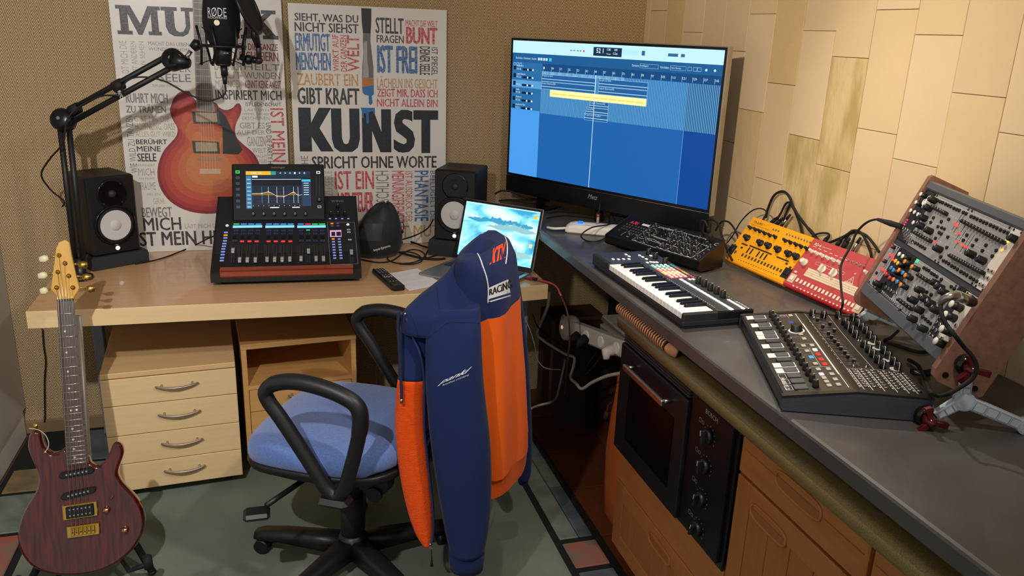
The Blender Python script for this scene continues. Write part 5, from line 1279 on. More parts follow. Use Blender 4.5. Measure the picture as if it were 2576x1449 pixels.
# ================================================================ office chair
CH_C = V((.178, 2.20, 0)); CH_F = V((-.875, .485, 0)).normalized(); CH_Y = V((-CH_F.y, CH_F.x, 0))   # CH_Y points toward the near armrest
CH_M = frame(CH_C, CH_F, CH_Y)
def superring(cx_, cy_, z, a, b_, n=28, p=.5):
    r = []
    for i in range(n):
        t = 2*math.pi*i/n; c, s = math.cos(t), math.sin(t)
        r.append((cx_+math.copysign(abs(c)**p, c)*a, cy_+math.copysign(abs(s)**p, s)*b_, z))
    return r
def chair():
    t = thing('office_chair', 'blue fabric swivel office chair with black looped armrests', 'chair', mw=CH_M)
    fab = mat('chair_blue', '5C78B8', .9, noise=(160, .16, .2), bump=(900, .5, .002), sheen=.3)
    pl = mat('chair_black', '131316', .45, bump=(500, .15, .001))
    b = MB(); rings = []
    for z, k in ((.455, .93), (.468, .985), (.49, 1.0), (.512, .985), (.526, .93), (.534, .82), (.537, .5), (.538, .05)):
        r = superring(.02, 0, z, .245*k, .245*k, 36, .62)
        r = [(x, y, zz-(max(0, x-.10)**2)*1.1+(.012 if x < -.15 else 0)*k) for x, y, zz in r]; rings.append(r)
    b.loft(rings); b.build('seat', fab, t)
    b = MB(); rings = []
    for z, k in ((.405, .55), (.418, .85), (.44, .97), (.462, 1.0), (.466, .97)):
        r = superring(.02, 0, z, .247*k, .247*k, 36, .62); rings.append([(x, y, zz-(max(0, x-.10)**2)*1.1) for x, y, zz in r])
    b.loft(rings); b.build('seat_shell', pl, t)
    b = MB(); b.box(-.10, .10, -.08, .08, .355, .41, 0, .012); b.build('mechanism', pl, t)
    b = MB(); b.cyl((0, 0, .12), (0, 0, .26), .036, .034, n=20); b.cyl((0, 0, .26), (0, 0, .36), .024, n=16); b.cyl((0, 0, .065), (0, 0, .12), .03, .036, n=20); b.build('column', black_mt, t)
    b = MB(); b.tube([(.06, .08, .385), (.11, .22, .372), (.13, .27, .365)], [.008, .008, .008], 8); b.build('lever', pl, t)
    b = MB(); b.T = Matrix.Translation((.145, .295, .352)) @ Matrix.Rotation(.5, 4, 'Z'); b.box(-.035, .035, -.028, .028, -.010, .010, 0, .008); b.build('lever_paddle', pl, t)
    b = MB(); b.cyl((-.085, -.005, .335), (-.085, .035, .335), .052, .046, n=20); b.cyl((-.09, .03, .30), (-.09, .045, .30), .024, n=14); b.build('tension_knob', pl, t)
    # base
    hub = MB(); hub.lathe([(.05, .055), (.052, .10), (.04, .125), (.034, .13)], n=20); hub.build('hub', pl, t)
    for i in range(5):
        a = math.radians(2+72*i); d = V((math.cos(a), math.sin(a), 0)); w = V((-d.y, d.x, 0))
        b = MB(); rings = []
        for s, hw, z0, z1 in ((.03, .034, .062, .118), (.12, .031, .066, .112), (.22, .028, .068, .104), (.30, .026, .064, .092), (.325, .020, .062, .084)):
            p = d*s; rings.append([p-w*hw+V((0, 0, z0)), p+w*hw+V((0, 0, z0)), p+w*hw+V((0, 0, z1-.012)), p+w*hw*.6+V((0, 0, z1)), p-w*hw*.6+V((0, 0, z1)), p-w*hw+V((0, 0, z1-.012))])
        b.loft(rings); b.build('base_leg', pl, t)
        c = d*.302
        k = thing_part('castor', t, (c.x, c.y, 0)); k.rotation_euler = (0, 0, a+.5*i)
        for s in (-1, 1): b = MB(); b.cyl((0, s*.004, .036), (0, s*.024, .036), .0252, .023, n=18); b.build('wheel', pl, k)
        b = MB(); b.tube([(-.012, 0, .05), (0, 0, .062), (.012, 0, .05)], .012, 8); b.build('fork', pl, k)
    # armrests: closed loop traced on the plane of the near armrest
    ya = .292
    for s in (1, -1):
        ar = thing_part('armrest', t, (0, 0, 0))
        Pa = Panel(CH_M @ frame((0, ya, 0), (1, 0, 0), (0, 0, 1)))
        px = [(668, 985), (690, 965), (740, 960), (800, 972), (860, 995), (898, 1022), (907, 1060), (900, 1110), (885, 1170), (868, 1225), (848, 1248), (822, 1230), (790, 1180), (748, 1115), (705, 1050), (676, 1010)]
        pts = [Pa.uv(q) for q in px]; pts = [V((x, s*(ya+.012*(z < .55)*0), z)) for x, z in pts]
        cl = catmull(pts, 4, True); n = len(cl)
        b = MB(); rr = []
        for i in range(n): f = i/n; rr.append(.0215 if .06 < f < .42 else .0195)
        b.tube(cl, rr, 12, closed=True); b.build('loop', pl, ar)
        lowp = min(cl, key=lambda p: p.z)
        b = MB(); b.tube([lowp+V((0, 0, .004)), lowp+V((0, -s*.06, -.01)), V((lowp.x*.7, s*.12, .415))], [.024, .026, .022], 10, flat=.7); b.build('bracket', pl, ar)
        b = MB(); b.box(lowp.x-.045, lowp.x+.045, s*(ya)-.030, s*(ya)+.030, lowp.z-.026, lowp.z-.002, 0, .012); b.build('bracket_cover', pl, ar)
    # backrest
    Mb = Matrix.Translation((-.222, -.03, .585)) @ Matrix.Rotation(math.radians(-17), 4, 'Y')
    b = MB(); rings = []
    for x, k in ((.034, .86), (.030, .95), (.015, 1.0), (0, .99)): rings.append([Mb @ V((x-.05*(yy/.21)**2*0, yy, zz)) for yy, zz, _ in superring(0, .19, 0, .165*k, .19*k, 32, .45)])
    b.loft(rings[::-1]); b.build('backrest', fab, t)
    b = MB(); rings = []
    for x, k in ((0, 1.0), (-.016, .99), (-.028, .93), (-.032, .8)): rings.append([Mb @ V((x, yy, zz)) for yy, zz, _ in superring(0, .19, 0, .168*k, .193*k, 32, .45)])
    b.loft(rings); b.build('back_shell', pl, t)
    b = MB(); b.tube(catmull([(-.06, 0, .385), (-.17, 0, .385), (-.245, 0, .43), (-.275, 0, .55), (-.285, 0, .72)], 5), .022, 10, flat=.7); b.build('back_strut', pl, t)
chair()

# ================================================================ racing jacket draped over the backrest
from mathutils.bvhtree import BVHTree
def jacket():
    navy = mat('jacket_navy', '1D2B57', .95, noise=(3, .12), bump=(1200, .35, .001), sheen=.06, spec=.15)
    orange = mat('jacket_orange', 'F0661A', .95, noise=(4, .08), bump=(1200, .35, .001), sheen=.05, spec=.15)
    fleece = mat('jacket_fleece', 'EA5210', .95, noise=(60, .10), bump=(300, .8, .003), sheen=.08, spec=.15)
    white = mat('jacket_white', 'D8DCE6', .8)
    d0 = 2.13
    org = V((.53, 2.13, 0))
    t = thing('racing_jacket', 'navy and orange racing sweat jacket draped over the office chair backrest', 'jacket', (org.x, org.y, .11))
    o = V((org.x, org.y, .11))
    e1 = V((cr.x, cr.y, 0)).normalized(); w = V((.43, .90, 0))
    fh = V((cf.x, cf.y, 0)).normalized()
    def at(u, v, dist):                       # point on the pixel's ray at a horizontal distance from the camera's station
        q = ray(u, v); k = dist/(q.x*fh.x+q.y*fh.y); return V((q.x*k, q.y*k, q.z*k+H))
    dc = org.x*fh.x+org.y*fh.y
    def ring(u, v, hw, k, fold=0., ph=0., n=40):
        c = at(u, v, dc); s1 = hw*dc*1.04/FPX; r = []
        for i in range(n):
            a = 2*math.pi*i/n; f = 1+fold*1.5*(abs(math.sin(3.5*a+ph))-.6+math.sin(9*a+ph*2)*.25)
            r.append(c+e1*(math.cos(a)*s1*f)+w*(math.sin(a)*k*f)-o)
        return r
    spec = [(1200, 612, 3, .165, 0, 0), (1210, 617, 34, .19, .0, 0), (1219, 632, 58, .205, .02, .2), (1222, 660, 70, .21, .03, .4), (1222, 702, 77, .213, .04, .6), (1222, 750, 82, .215, .06, .8), (1220, 800, 86, .217, .07, 1.0), (1222, 860, 90, .22, .08, 1.2), (1226, 930, 94, .222, .09, 1.4), (1230, 1010, 96, .224, .09, 1.6), (1234, 1080, 97, .225, .09, 1.8), (1237, 1120, 96, .224, .08, 1.9), (1239, 1128, 91, .215, .04, 1.9), (1240, 1150, 90, .213, .03, 1.9), (1240, 1168, 88, .21, .02, 1.9)]
    rings = [ring(*s) for s in spec]
    # smooth interpolation between rings
    fine = []
    for i in range(len(rings)-1):
        fine.append(rings[i])
        if i < 11: fine.append([(a+b)/2 for a, b in zip(rings[i], rings[i+1])])
    fine.append(rings[-1])
    zb = (at(1240, 752, dc)-o).z
    full = MB(); full.loft(fine)
    bvh = BVHTree.FromPolygons([tuple(p) for p in full.v], full.f)
    zs = [sum(p.z for p in r)/len(r) for r in fine]
    cut = min(range(len(zs)), key=lambda i: abs(zs[i]-(at(1205, 752, dc)-o).z))
    hemi = len(fine)-4
    b = MB(); b.loft(fine[:cut+1], caps=False); n = len(fine[0]); b.f.append(tuple(range(n-1, -1, -1))); b.m.append(0); b.s.append(False); b.build('upper_body', navy, t)
    b = MB(); b.loft(fine[cut:hemi+1], caps=False); b.build('lower_body', orange, t)
    b = MB(); b.loft([[p for p in r] for r in fine[hemi:]], caps=False); b.loft([fine[-1], [p*.985+V((0, 0, .02)) for p in fine[-1]]], caps=False); b.build('hem_rib', orange, t)
    # px-profile lofts: each row gives the left and right outline at a distance
    def strip(rows, dist, thick, n=20, fold=0.):
        rr = []
        for j, (v, ul, ur) in enumerate(rows):
            dj = dist[j] if isinstance(dist, (list, tuple)) else dist
            c = at((ul+ur)/2, v, dj); s1 = (ur-ul)/2*dj*1.04/FPX; r = []
            th = thick[j] if isinstance(thick, (list, tuple)) else thick
            for i in range(n):
                a = 2*math.pi*i/n; cc, ss = math.cos(a), math.sin(a)
                f = 1+fold*math.sin(3*a+j*.7)
                r.append(c+e1*(math.copysign(abs(cc)**.8, cc)*s1)+fh*(math.copysign(abs(ss)**.8, ss)*th*f)-o)
            rr.append(r)
        return rr
    def densify(rows, k=3):
        cm = catmull([V(r) for r in rows], k); return [(p.x, p.y, p.z) for p in cm]
    # near sleeve
    rows = densify([(592, 1206, 1226), (612, 1183, 1222), (640, 1160, 1212), (668, 1138, 1208), (695, 1116, 1207), (720, 1087, 1208), (745, 1055, 1209), (768, 1030, 1210), (790, 1010, 1211), (815, 1007, 1211), (835, 1010, 1211)], 2)
    nsh = len(rows)
    sh = strip(rows, [dc-.02-.20*min(1, (i/(nsh*.75))**.8) for i in range(nsh)], [.02+.032*min(1, i/(nsh*.8)) for i in range(nsh)], 28)
    b = MB(); b.loft(sh); b.build('shoulder', navy, t)
    bsh = BVHTree.FromPolygons([tuple(p) for p in b.v], b.f)
    rows = densify([(775, 1082, 1206), (800, 1076, 1210), (840, 1070, 1213), (920, 1067, 1217), (1000, 1069, 1225), (1100, 1077, 1238), (1200, 1090, 1243), (1290, 1106, 1240), (1350, 1119, 1232), (1378, 1127, 1224)])
    ds = [dc-.230-.030*min(1, i/9) for i in range(len(rows))]
    th = [.020+.036*min(1, i/9) for i in range(len(rows))]
    sl = strip(rows, ds, th, 24, .05)
    b = MB(); b.loft(sl); b.build('sleeve', navy, t)
    bs = BVHTree.FromPolygons([tuple(p) for p in b.v], b.f)
    cuff = strip([(1376, 1128, 1223), (1384, 1123, 1226), (1405, 1124, 1225), (1424, 1128, 1221)], ds[-1], [.047, .05, .05, .046], 24)
    b = MB(); b.loft(cuff); b.build('cuff', navy, t)
    # collar / front panel with the fleece lining turned outward
    rowsn = densify([(790, 1010, 1108), (830, 1006, 1098), (880, 1004, 1084), (920, 1001, 1076), (952, 999, 1072)])
    rowso = densify([(952, 999, 1072), (1000, 994, 1070), (1060, 991, 1072), (1130, 995, 1078), (1200, 1003, 1084), (1270, 1018, 1090), (1320, 1034, 1092), (1350, 1048, 1091), (1371, 1064, 1087)])
    df = dc-.225
    fn = strip(rowsn, [df+.02*(1-i/(len(rowsn)-1)) for i in range(len(rowsn))], [.022]*len(rowsn), 18)
    fo = strip(rowso, df, [.022-.008*i/len(rowso) for i in range(len(rowso))], 18)
    b = MB(); b.loft(fn); b.build('front_facing', navy, t)
    bn = BVHTree.FromPolygons([tuple(p) for p in b.v], b.f)
    b = MB(); b.loft(fo); b.build('fleece_lining', fleece, t)
    bo = BVHTree.FromPolygons([tuple(p) for p in b.v], b.f)
    # far sleeve
    rows = densify([(650, 1276, 1296), (720, 1284, 1309), (800, 1290, 1320), (900, 1296, 1330), (1000, 1300, 1336), (1100, 1304, 1340), (1170, 1304, 1339), (1195, 1302, 1334)])
    b = MB(); b.loft(strip(rows, dc+.20, .045, 16)); b.build('sleeve', navy, t)
    b = MB(); b.loft(strip([(1193, 1300, 1333), (1208, 1302, 1330)], dc+.20, .036, 16)); b.build('cuff', navy, t)
    # decals are dropped onto the cloth
    def drop(tree, u, v, lift=.0015):
        h, nrm, idx, dst = tree.ray_cast(V((0, 0, H))-o, ray(u, v).normalized())
        if h is None: return None
        return h - ray(u, v).normalized()*lift
    def seam(name, tree, pts, r, m, k=5):
        p = [drop(tree, x.x, x.y, r*.4) for x in catmull([(a, c, 0) for a, c in pts], k)]; p = [q for q in p if q is not None]
        if len(p) > 1: b = MB(); b.tube(p, r, 5); b.build(name, m, t)
    Zj = zoom(940, 540, 3.15); Zk = zoom(940, 900, 2.638)
    J = lambda L, Z=Zj: [Z(*q) for q in L]
    seam('piping', bvh, J([(772, 252), (808, 205), (858, 152), (908, 118), (948, 108), (994, 124), (1034, 165), (1056, 222), (1058, 300), (1046, 390)]), .0022, white)
    seam('piping', bvh, J([(768, 252), (830, 320), (868, 420), (895, 500), (908, 590), (905, 700)]), .0022, white)
    def decal(name, tree, polys, m, lift=.002):
        b = MB()
        for poly in polys:
            # subdivide each edge so that the patch follows the cloth
            vs_ = [drop(tree, *q, lift) for q in poly]
            if any(q is None for q in vs_): continue
            b.add(vs_, [tuple(range(len(vs_)))])
        if b.f: b.build(name, m, t)
    def grid_patch(name, tree, c, m, nu=10, nv=4, lift=.0012):
        b = MB(); vs_ = []; ok = True
        for j in range(nv+1):
            for i in range(nu+1):
                s, q = i/nu, j/nv
                u = (c[0][0]*(1-s)+c[1][0]*s)*(1-q)+(c[3][0]*(1-s)+c[2][0]*s)*q; v = (c[0][1]*(1-s)+c[1][1]*s)*(1-q)+(c[3][1]*(1-s)+c[2][1]*s)*q
                p = drop(tree, u, v, lift)
                if p is None: return
                vs_.append(p)
        b.add(vs_, [(j*(nu+1)+i, j*(nu+1)+i+1, (j+1)*(nu+1)+i+1, (j+1)*(nu+1)+i) for j in range(nv) for i in range(nu)], 0, True)
        b.build(name, m, t)
    def text_decal(name, tree, s, c, m, bold=.0, shear=0., lift=.002):
        # c: pixel corners bottom-left, bottom-right, top-right, top-left
        g, fs, _ = text_geo(s, 0., shear); b = MB()
        for dx in ((-bold, bold, 0) if bold else (0,)):
            vs_ = []
            for a, q in g:
                a += dx
                u = (c[0][0]*(1-a)+c[1][0]*a)*(1-q)+(c[3][0]*(1-a)+c[2][0]*a)*q; v = (c[0][1]*(1-a)+c[1][1]*a)*(1-q)+(c[3][1]*(1-a)+c[2][1]*a)*q
                p = drop(tree, u, v, lift+dx*.01)
                if p is None: return
                vs_.append(p)
            b.add(vs_, fs)
        b.build(name, m, t)
    grid_patch('white_band', bvh, J([(908, 582), (1066, 512), (1084, 618), (905, 672)]), white)
    text_decal('lettering', bvh, 'RACiNG', J([(916, 642), (1098, 580), (1088, 515), (918, 592)]), print_black, .012, 0, .0026)
    grid_patch('white_band', bvh, J([(905, 688), (1085, 636), (1086, 645), (905, 700)]), white, 10, 1)
    lo_ = mat('logo_orange', 'E2501E', .8)
    G = [[(0,0),(.12,0),(.12,.34),(.22,0),(.36,0),(.24,.54),(.36,1),(.22,1),(.12,.66),(.12,1),(0,1)], [(.44,0),(.57,0),(.57,.76),(.68,.76),(.68,1),(.33,1),(.33,.76),(.44,.76)], [(.65,0),(.75,0),(.75,.6),(.825,.25),(.9,.6),(.9,0),(1,0),(1,1),(.9,1),(.825,.62),(.75,1),(.65,1)]]
    cq = J([(916, 398), (1046, 340), (1050, 212), (948, 268)])
    def bil(a, q): return ((cq[0][0]*(1-a)+cq[1][0]*a)*(1-q)+(cq[3][0]*(1-a)+cq[2][0]*a)*q, (cq[0][1]*(1-a)+cq[1][1]*a)*(1-q)+(cq[3][1]*(1-a)+cq[2][1]*a)*q)
    for pl_ in G: decal('lettering', bvh, [[bil(*p_) for p_ in pl_]], lo_, .003)
    text_decal('lettering', bs, 'pankl', [Zk(424, 190), Zk(612, 112), Zk(652, 58), Zk(462, 142)], white, .012, .25, .002)
    text_decal('lettering', bs, 'RACING SYSTEMS', [Zk(456, 188), Zk(632, 119), Zk(634, 108), Zk(459, 177)], white, 0, .2, .002)
    dark = mat('seam_navy', '18244A', .9)
    seam('seam', bsh, J([(370, 990), (330, 860), (290, 780)]), .0012, dark)
    seam('seam', bs, J([(548, 878), (580, 856), (650, 848), (740, 852), (850, 858)]), .0012, dark)
    seam('seam', bs, J([(548, 878), (520, 905), (470, 940), (420, 985)]), .0012, dark)
    seam('seam', bsh, J([(492, 470), (505, 600), (525, 740), (548, 860)]), .0012, dark)
    # zip along the front edge
    zp = [Zk(250, 20), Zk(322, 120), Zk(325, 220), Zk(322, 350), Zk(335, 480), Zk(362, 600), Zk(378, 720), Zk(392, 880), Zk(404, 1020), Zk(400, 1130), Zk(385, 1250)]
    p = [at(u, v, df-.028)-o for u, v in [(1022, 800), (1040, 850), (1060, 900), (1068, 960), (1068, 1020), (1068, 1080), (1074, 1140), (1082, 1210), (1090, 1290), (1090, 1340), (1084, 1372)]]
    b = MB(); b.tube(catmull(p, 5), .006, 6, flat=.6); b.build('zip_tape', mat('zip_navy', '1C2C60', .7), t)
    q = p[-1]; b = MB(); b.box(q.x-.005, q.x+.005, q.y-.004, q.y+.004, q.z-.012, q.z+.008, 0, .002); b.build('zip_slider', steel, t)
    b = MB(); b.tube([q+V((.001, -.003, -.010)), q+V((.002, -.003, -.045)), q+V((.003, -.003, -.066))], [.0022, .0022, .005], 6); b.build('zip_pull', rubber, t)
    # hood cord
    p = [at(u, v, df-.034)-o for u, v in [(1004, 782), (1001, 815), (1004, 870), (1007, 930), (1010, 985), (1010, 1003)]]
    b = MB(); b.tube(catmull(p, 5), .0042, 6); b.build('hood_cord', mat('cord_navy', '1A2448', .8, bump=(500, 1, .002)), t)
    b = MB(); b.cyl(p[-1], p[-1]+V((0, 0, -.012)), .0046, n=8); b.build('cord_tip', steel, t)
    b = MB(); q = at(1019, 790, df-.03)-o; b.sphere(q, .004, 8, 6); b.build('zip_stop', steel, t)
jacket()
# ================================================================ synthesizers on the worktop
def oval(w, h, z, n=10):
    return [(math.cos(2*math.pi*i/n)*w/2, math.sin(2*math.pi*i/n)*h/2) for i in range(n)]
def pad_mesh(name, m, w, h, z=.003, ch=.0008):
    b = MB(); b.box(-w/2, w/2, -h/2, h/2, 0, z, 0, ch); return b.mesh(name, m)
def jack_mesh(key, m, r=.0036, h=.0025):
    k = 'JK_'+key
    if k not in MATS:
        b = MB(); b.lathe([(r, 0), (r, h*.7), (r*.85, h), (r*.5, h), (r*.45, h*.3), (0, h*.3)], n=10, ms=[0, 0, 0, 1, 1, 1]); MATS[k] = b.mesh('jack', [m, black_mt])
    return MATS[k]

def keyboard():
    xa = V((.022, -.9998, 0)).normalized(); ya = V((.9998, .022, 0)).normalized(); o = V((.953, 2.298, ZC+.0005)); W, D_, hh = .590, .203, .0415
    M_ = frame(o, xa, ya); t = thing('keyboard_controller', 'slim dark grey keyboard controller with white keys and coloured pad zones', 'keyboard', mw=M_)
    Mp = Matrix.Translation((0, 0, hh)); P_ = Panel(M_ @ Mp); Z = zoom(1480, 600, 5.854)
    case = mat('keyboard_case', '222326', .5, bump=(700, .1, .001)); top = mat('keyboard_face', '34363A', .45)
    kx0, kx1, ky0, ky1 = .126, .5745, .002, .093
    b = MB(); b.box(.004, W-.004, .006, D_-.004, .0, .012, 0, .002); b.box(0, W, 0, D_, .006, .022, 0, .003); b.box(0, kx0-.001, 0, D_, .018, hh, 0, .003); b.box(kx1+.001, W, 0, D_, .018, hh, 0, .003); b.box(0, W, ky1+.001, D_, .018, hh, 0, .003)
    b.build('case', case, t)
    fp = thing_part('face', t, (0, 0, hh))
    b = MB(); b.box(.004, W-.004, ky1+.004, D_-.004, 0, .0006); b.box(.004, kx0-.004, .01, ky1+.004, 0, .0006); b.build('face_plate', top, fp)
    wk = mat('key_white', 'F4F5FA', .3); bk = mat('key_black', '151517', .35)
    n = 22; w = (kx1-kx0)/n
    b = MB(); b.box(.0004, w-.0004, 0, ky1-ky0, -.017, 0, 0, .0012); wm = b.mesh('white_key', wk)
    b = MB(); b.loft([[(-.0052, 0, -.003), (.0052, 0, -.003), (.004, .006, .007), (-.004, .006, .007)], [(-.0052, .064, -.003), (.0052, .064, -.003), (.004, .064, .0085), (-.004, .064, .0085)]], sm=False); b.cyl((0, .008, .0075), (0, .008, .0082), .0008, n=6, m=1); bm = b.mesh('black_key', [bk, glow('key_led', 'D8D8E0', .5)])
    for i in range(n):
        put('white_key', wm, t, (kx0+i*w, ky0, hh-.0015))
        if i % 7 in (0, 1, 3, 4, 5) and i < n-1: put('black_key', bm, t, (kx0+(i+1)*w, ky0+.027, hh-.002))
    pw = mat('pad_white', 'DDE6EA', .4, emis=('DDE6EA', .18)); lit = glow('pad_lit', 'FFFFFF', 1.6)
    small = pad_mesh('button', pw, .011, .0075, .003); smalll = pad_mesh('button', lit, .011, .0075, .003)
    def at(x, y, me, n='button', h=.002): u = P_.uv(Z(x, y), h); put(n, me, fp, (u[0], u[1], .0006))
    for x, y in ((365, 305), (445, 307), (520, 303), (598, 303), (555, 235), (600, 262), (755, 248), (800, 272), (855, 302), (920, 253), (870, 355), (920, 345), (965, 350), (1010, 350)): at(x, y, small)
    # coloured zones
    u0 = P_.uv(Z(900, 400)); u1 = P_.uv(Z(1320, 590))
    for i, c in enumerate(('2FA58C', 'E8642C', 'EDB83A', 'D23A4E')):
        f0, f1 = i/4, (i+1)/4; xA = P_.uv(Z(905+105*i, 395+48*i))[0]; xB = P_.uv(Z(905+105*(i+1), 395+48*(i+1)))[0]
        yA, yB = P_.uv(Z(905, 395))[1]-.004, P_.uv(Z(1180, 400))[1]
        b = MB(); b.box(xA+.0008, xB-.0008, yA, yB, .0006, .0011); b.build('colour_zone', mat('zone_%d' % i, c, .5), fp)
        for r in range(2):
            for q in range(4): put('button', small if False else pad_mesh_cached('zonepad', pw, .0085, .0075), fp, (xA+(xB-xA)*(.28+.45*r), yA+(yB-yA)*(.14+.24*q), .0011))
        p = P_.uv(Z(1205+88*i, 383+50*i)); q = P_.uv(Z(1205+88*(i+1), 383+50*(i+1))); b = MB(); b.box(p[0], q[0], p[1]-.0035, p[1]+.0035, .0006, .0011); b.build('colour_stripe', MATS['zone_%d' % i], fp)
    st = pad_mesh('button', pw, .0135, .0095, .003); stl = pad_mesh('button', lit, .0135, .0095, .003)
    for i in range(16): at(1372+727*i/15.0, 606+430*i/15.0, stl if i == 15 else st)
    for x, y in ((1490, 600), (1545, 600)): at(x, y, small)
    for i in range(6): at(2072+41*i, 908+23.5*i, smalll if i == 5 else small)
    kn = knob_mesh('ks', .0085, .0072, .020)
    for x, y in ((890, 190), (990, 250), (1130, 330), (1625, 610), (1710, 655), (1800, 710), (1893, 760), (1985, 815)): at(x, y, kn, 'knob', .011)
    u = P_.uv(Z(1150, 425)); 
    b = MB(); p = P_.uv(Z(1190, 450)); b.box(p[0]-.03, p[0]+.055, p[1]-.008, p[1]+.003, .0006, .001); b.build('display', black_gl, fp)
    b = MB()
    for i in range(24): b.quad(.30+.011*i, .306+.011*i, ky1+.012, ky1+.0132, .0008)
    for i in range(30): b.quad(.16+.0135*i, .165+.0135*i, D_-.012, D_-.0108, .0008)
    p = P_.uv(Z(2275, 985)); b.text('ARTURIA', p[0]-.034, p[0]+.030, p[1]-.004, p[1]+.004, .0008, 0, .01)
    b.build('printing', print_white, fp)['kind'] = 'stuff'
_pm = {}
def pad_mesh_cached(k, m, w, h, z=.003):
    if k not in _pm: _pm[k] = pad_mesh('button', m, w, h, z)
    return _pm[k]
keyboard()

def mono_synth():
    f1, n1 = V((1.093, 2.532, 0)), V((1.254, 2.156, 0)); xa = (n1-f1).normalized(); ya = V((-xa.y, xa.x, 0)); W = (n1-f1).length
    D_ = .118; zf, zb = .040, .094
    M_ = frame(V((f1.x, f1.y, ZC+.0005)), xa, ya); t = thing('mono_synthesizer', 'black wedge-shaped desktop synthesizer with many knobs and a red display', 'synthesizer', mw=M_)
    blk = mat('synth_black', '0B0B0D', .6, spec=.25); wood = mat('synth_cheek', '1C1511', .4)
    prof = [(.012, .006), (0, .016), (0, zf), (D_, zb), (D_, .02), (.1, .006)]
    b = MB(); b.loft([[(x, y, z) for y, z in prof] for x in (W-.004, .004)], sm=False); b.build('case', blk, t)
    for x0, x1 in ((0, .004), (W-.004, W)):
        b = MB(); b.loft([[(x, y, z) for y, z in [(.010, .006), (-.002, .014), (-.002, zf+.002), (D_+.001, zb+.002), (D_+.001, .006)]] for x in (x1, x0)], sm=False); b.build('side_cheek', wood, t)
    for x in (.05, W-.05): b = MB(); b.box(x-.015, x+.015, .03, .09, 0, .006); b.build('foot', rubber, t)
    Ml = frame(V((0, 0, zf)), V((1, 0, 0)), V((0, D_, zb-zf))); P_ = Panel(M_ @ Ml); Z = zoom(1480, 480, 6.0375)
    fp = thing_part('face', t, (0, 0, 0)); fp.matrix_basis = Ml
    kn = knob_mesh('pro', .0058, .0046, .014)
    capm = mat('knob_cap', '5A5A5C', .35, .4)
    kb = MB(); kb.lathe([(.0066, 0), (.0066, .002), (.005, .003), (.0045, .012)], n=12); kb.lathe([(.0044, .012), (.0040, .0145), (.002, .0155), (0, .0155)], n=12, m=1); kb.box(-.0005, .0005, .002, .0066, .0021, .0035, 2); km = kb.mesh('knob', [black_pl, capm, print_white])
    KP = ((740, 695), (840, 640), (925, 580), (920, 660), (870, 730), (1030, 518), (1025, 605), (620, 640), (1235, 665), (1330, 608), (1420, 635), (1330, 695), (1230, 755), (1445, 725), (1540, 745), (1640, 775), (1355, 790), (1450, 808), (1540, 835), (1640, 868), (1250, 855), (1350, 885), (1445, 900), (1540, 935), (1655, 975), (1135, 818), (1855, 835))
    for x, y in KP:
        u = P_.uv(Z(x, y), .008); put('knob', km, fp, (u[0], u[1], 0))
    sw = MB(); sw.box(-.004, .004, -.0022, .0022, 0, .001); sw.box(-.0012, .0012, -.0018, .0018, .001, .005, 0, .0004); sm = sw.mesh('switch', black_gl)
    for x, y in ((1110, 585), (1170, 605), (1080, 640), (1130, 655), (1180, 680), (990, 715), (1050, 740), (1100, 765), (960, 790), (1010, 815), (1060, 830), (1560, 690), (1610, 710), (1660, 735), (1720, 755), (1700, 815), (1760, 855)): u = P_.uv(Z(x, y), .002); put('switch', sm, fp, (u[0], u[1], 0))
    pr = MB()
    def L(pts, w=.0011): pr.line([P_.uv(Z(*q)) for q in pts], w, .0004)
    L([(660, 745), (1020, 865), (1110, 810), (990, 735), (700, 720), (660, 745)]); L([(660, 745), (985, 540), (1290, 605), (1190, 765)]); L([(1080, 545), (1500, 650), (1480, 700)]); L([(1520, 660), (1790, 735)]); L([(1050, 860), (1160, 905), (1300, 830), (1400, 740)]); L([(1165, 905), (1560, 1020), (1830, 850), (1650, 790)]); L([(1200, 760), (1050, 720), (960, 670)]); L([(900, 740), (1080, 800)]); L([(980, 680), (1170, 745)]); L([(1560, 1020), (1620, 985)])
    rn = random.Random(4)
    for i in range(90):
        x = rn.uniform(.11, W-.03); y = rn.uniform(.008, .12); pr.quad(x, x+rn.uniform(.002, .005), y, y+.0012, .0004)
    for x, y in KP:
        u = P_.uv(Z(x, y), .008)
        for j in range(9):
            a = math.radians(-45+33.75*j); pr.quad(u[0]+math.cos(a)*.0092-.0005, u[0]+math.cos(a)*.0092+.0005, u[1]+math.sin(a)*.0092-.0005, u[1]+math.sin(a)*.0092+.0005, .0004)
        pr.quad(u[0]-.005, u[0]+.005, u[1]-.0122, u[1]-.0108, .0004)
    pr.rectline(*P_.rect(Z, 1915, 800, 1990, 835), .001, .0004)
    pr.quad(*P_.rect(Z, 805, 508, 945, 540), .0004)
    L([(490, 675), (580, 620)], .0008); pr.build('printing', print_white, fp)['kind'] = 'stuff'
    b = MB(); p = P_.rect(Z, 630, 465, 775, 512); b.text('A-701', *p, .0006, 0, .015); b.build('display', glow('seg_red', 'E8324A', 1.0), fp)
    km2 = pad_mesh('key', dark_mt, .0062, .0052, .0015)
    outl = MB(); outl.box(-.0031, .0031, -.0026, .0026, 0, .0015, 0, .0005); outl.rectline(-.0029, .0029, -.0024, .0024, .0006, .0017, 1); om = outl.mesh('key', [dark_mt, print_grey])
    for r in range(4):
        for c in range(8):
            if r == 3 and 0 < c < 4: continue
            x = 590-40*r+40*c+(15 if c > 2 else 0); y = 510+30*r+12*c; u = P_.uv(Z(x, y)); put('key', om, fp, (u[0], u[1], 0))
    b = MB(); u = P_.uv(Z(1755, 948)); b.cyl((u[0], u[1], 0), (u[0], u[1], .0015), .002, n=8); b.build('led', glow('led_red', 'FF3040', 1), fp)
mono_synth()

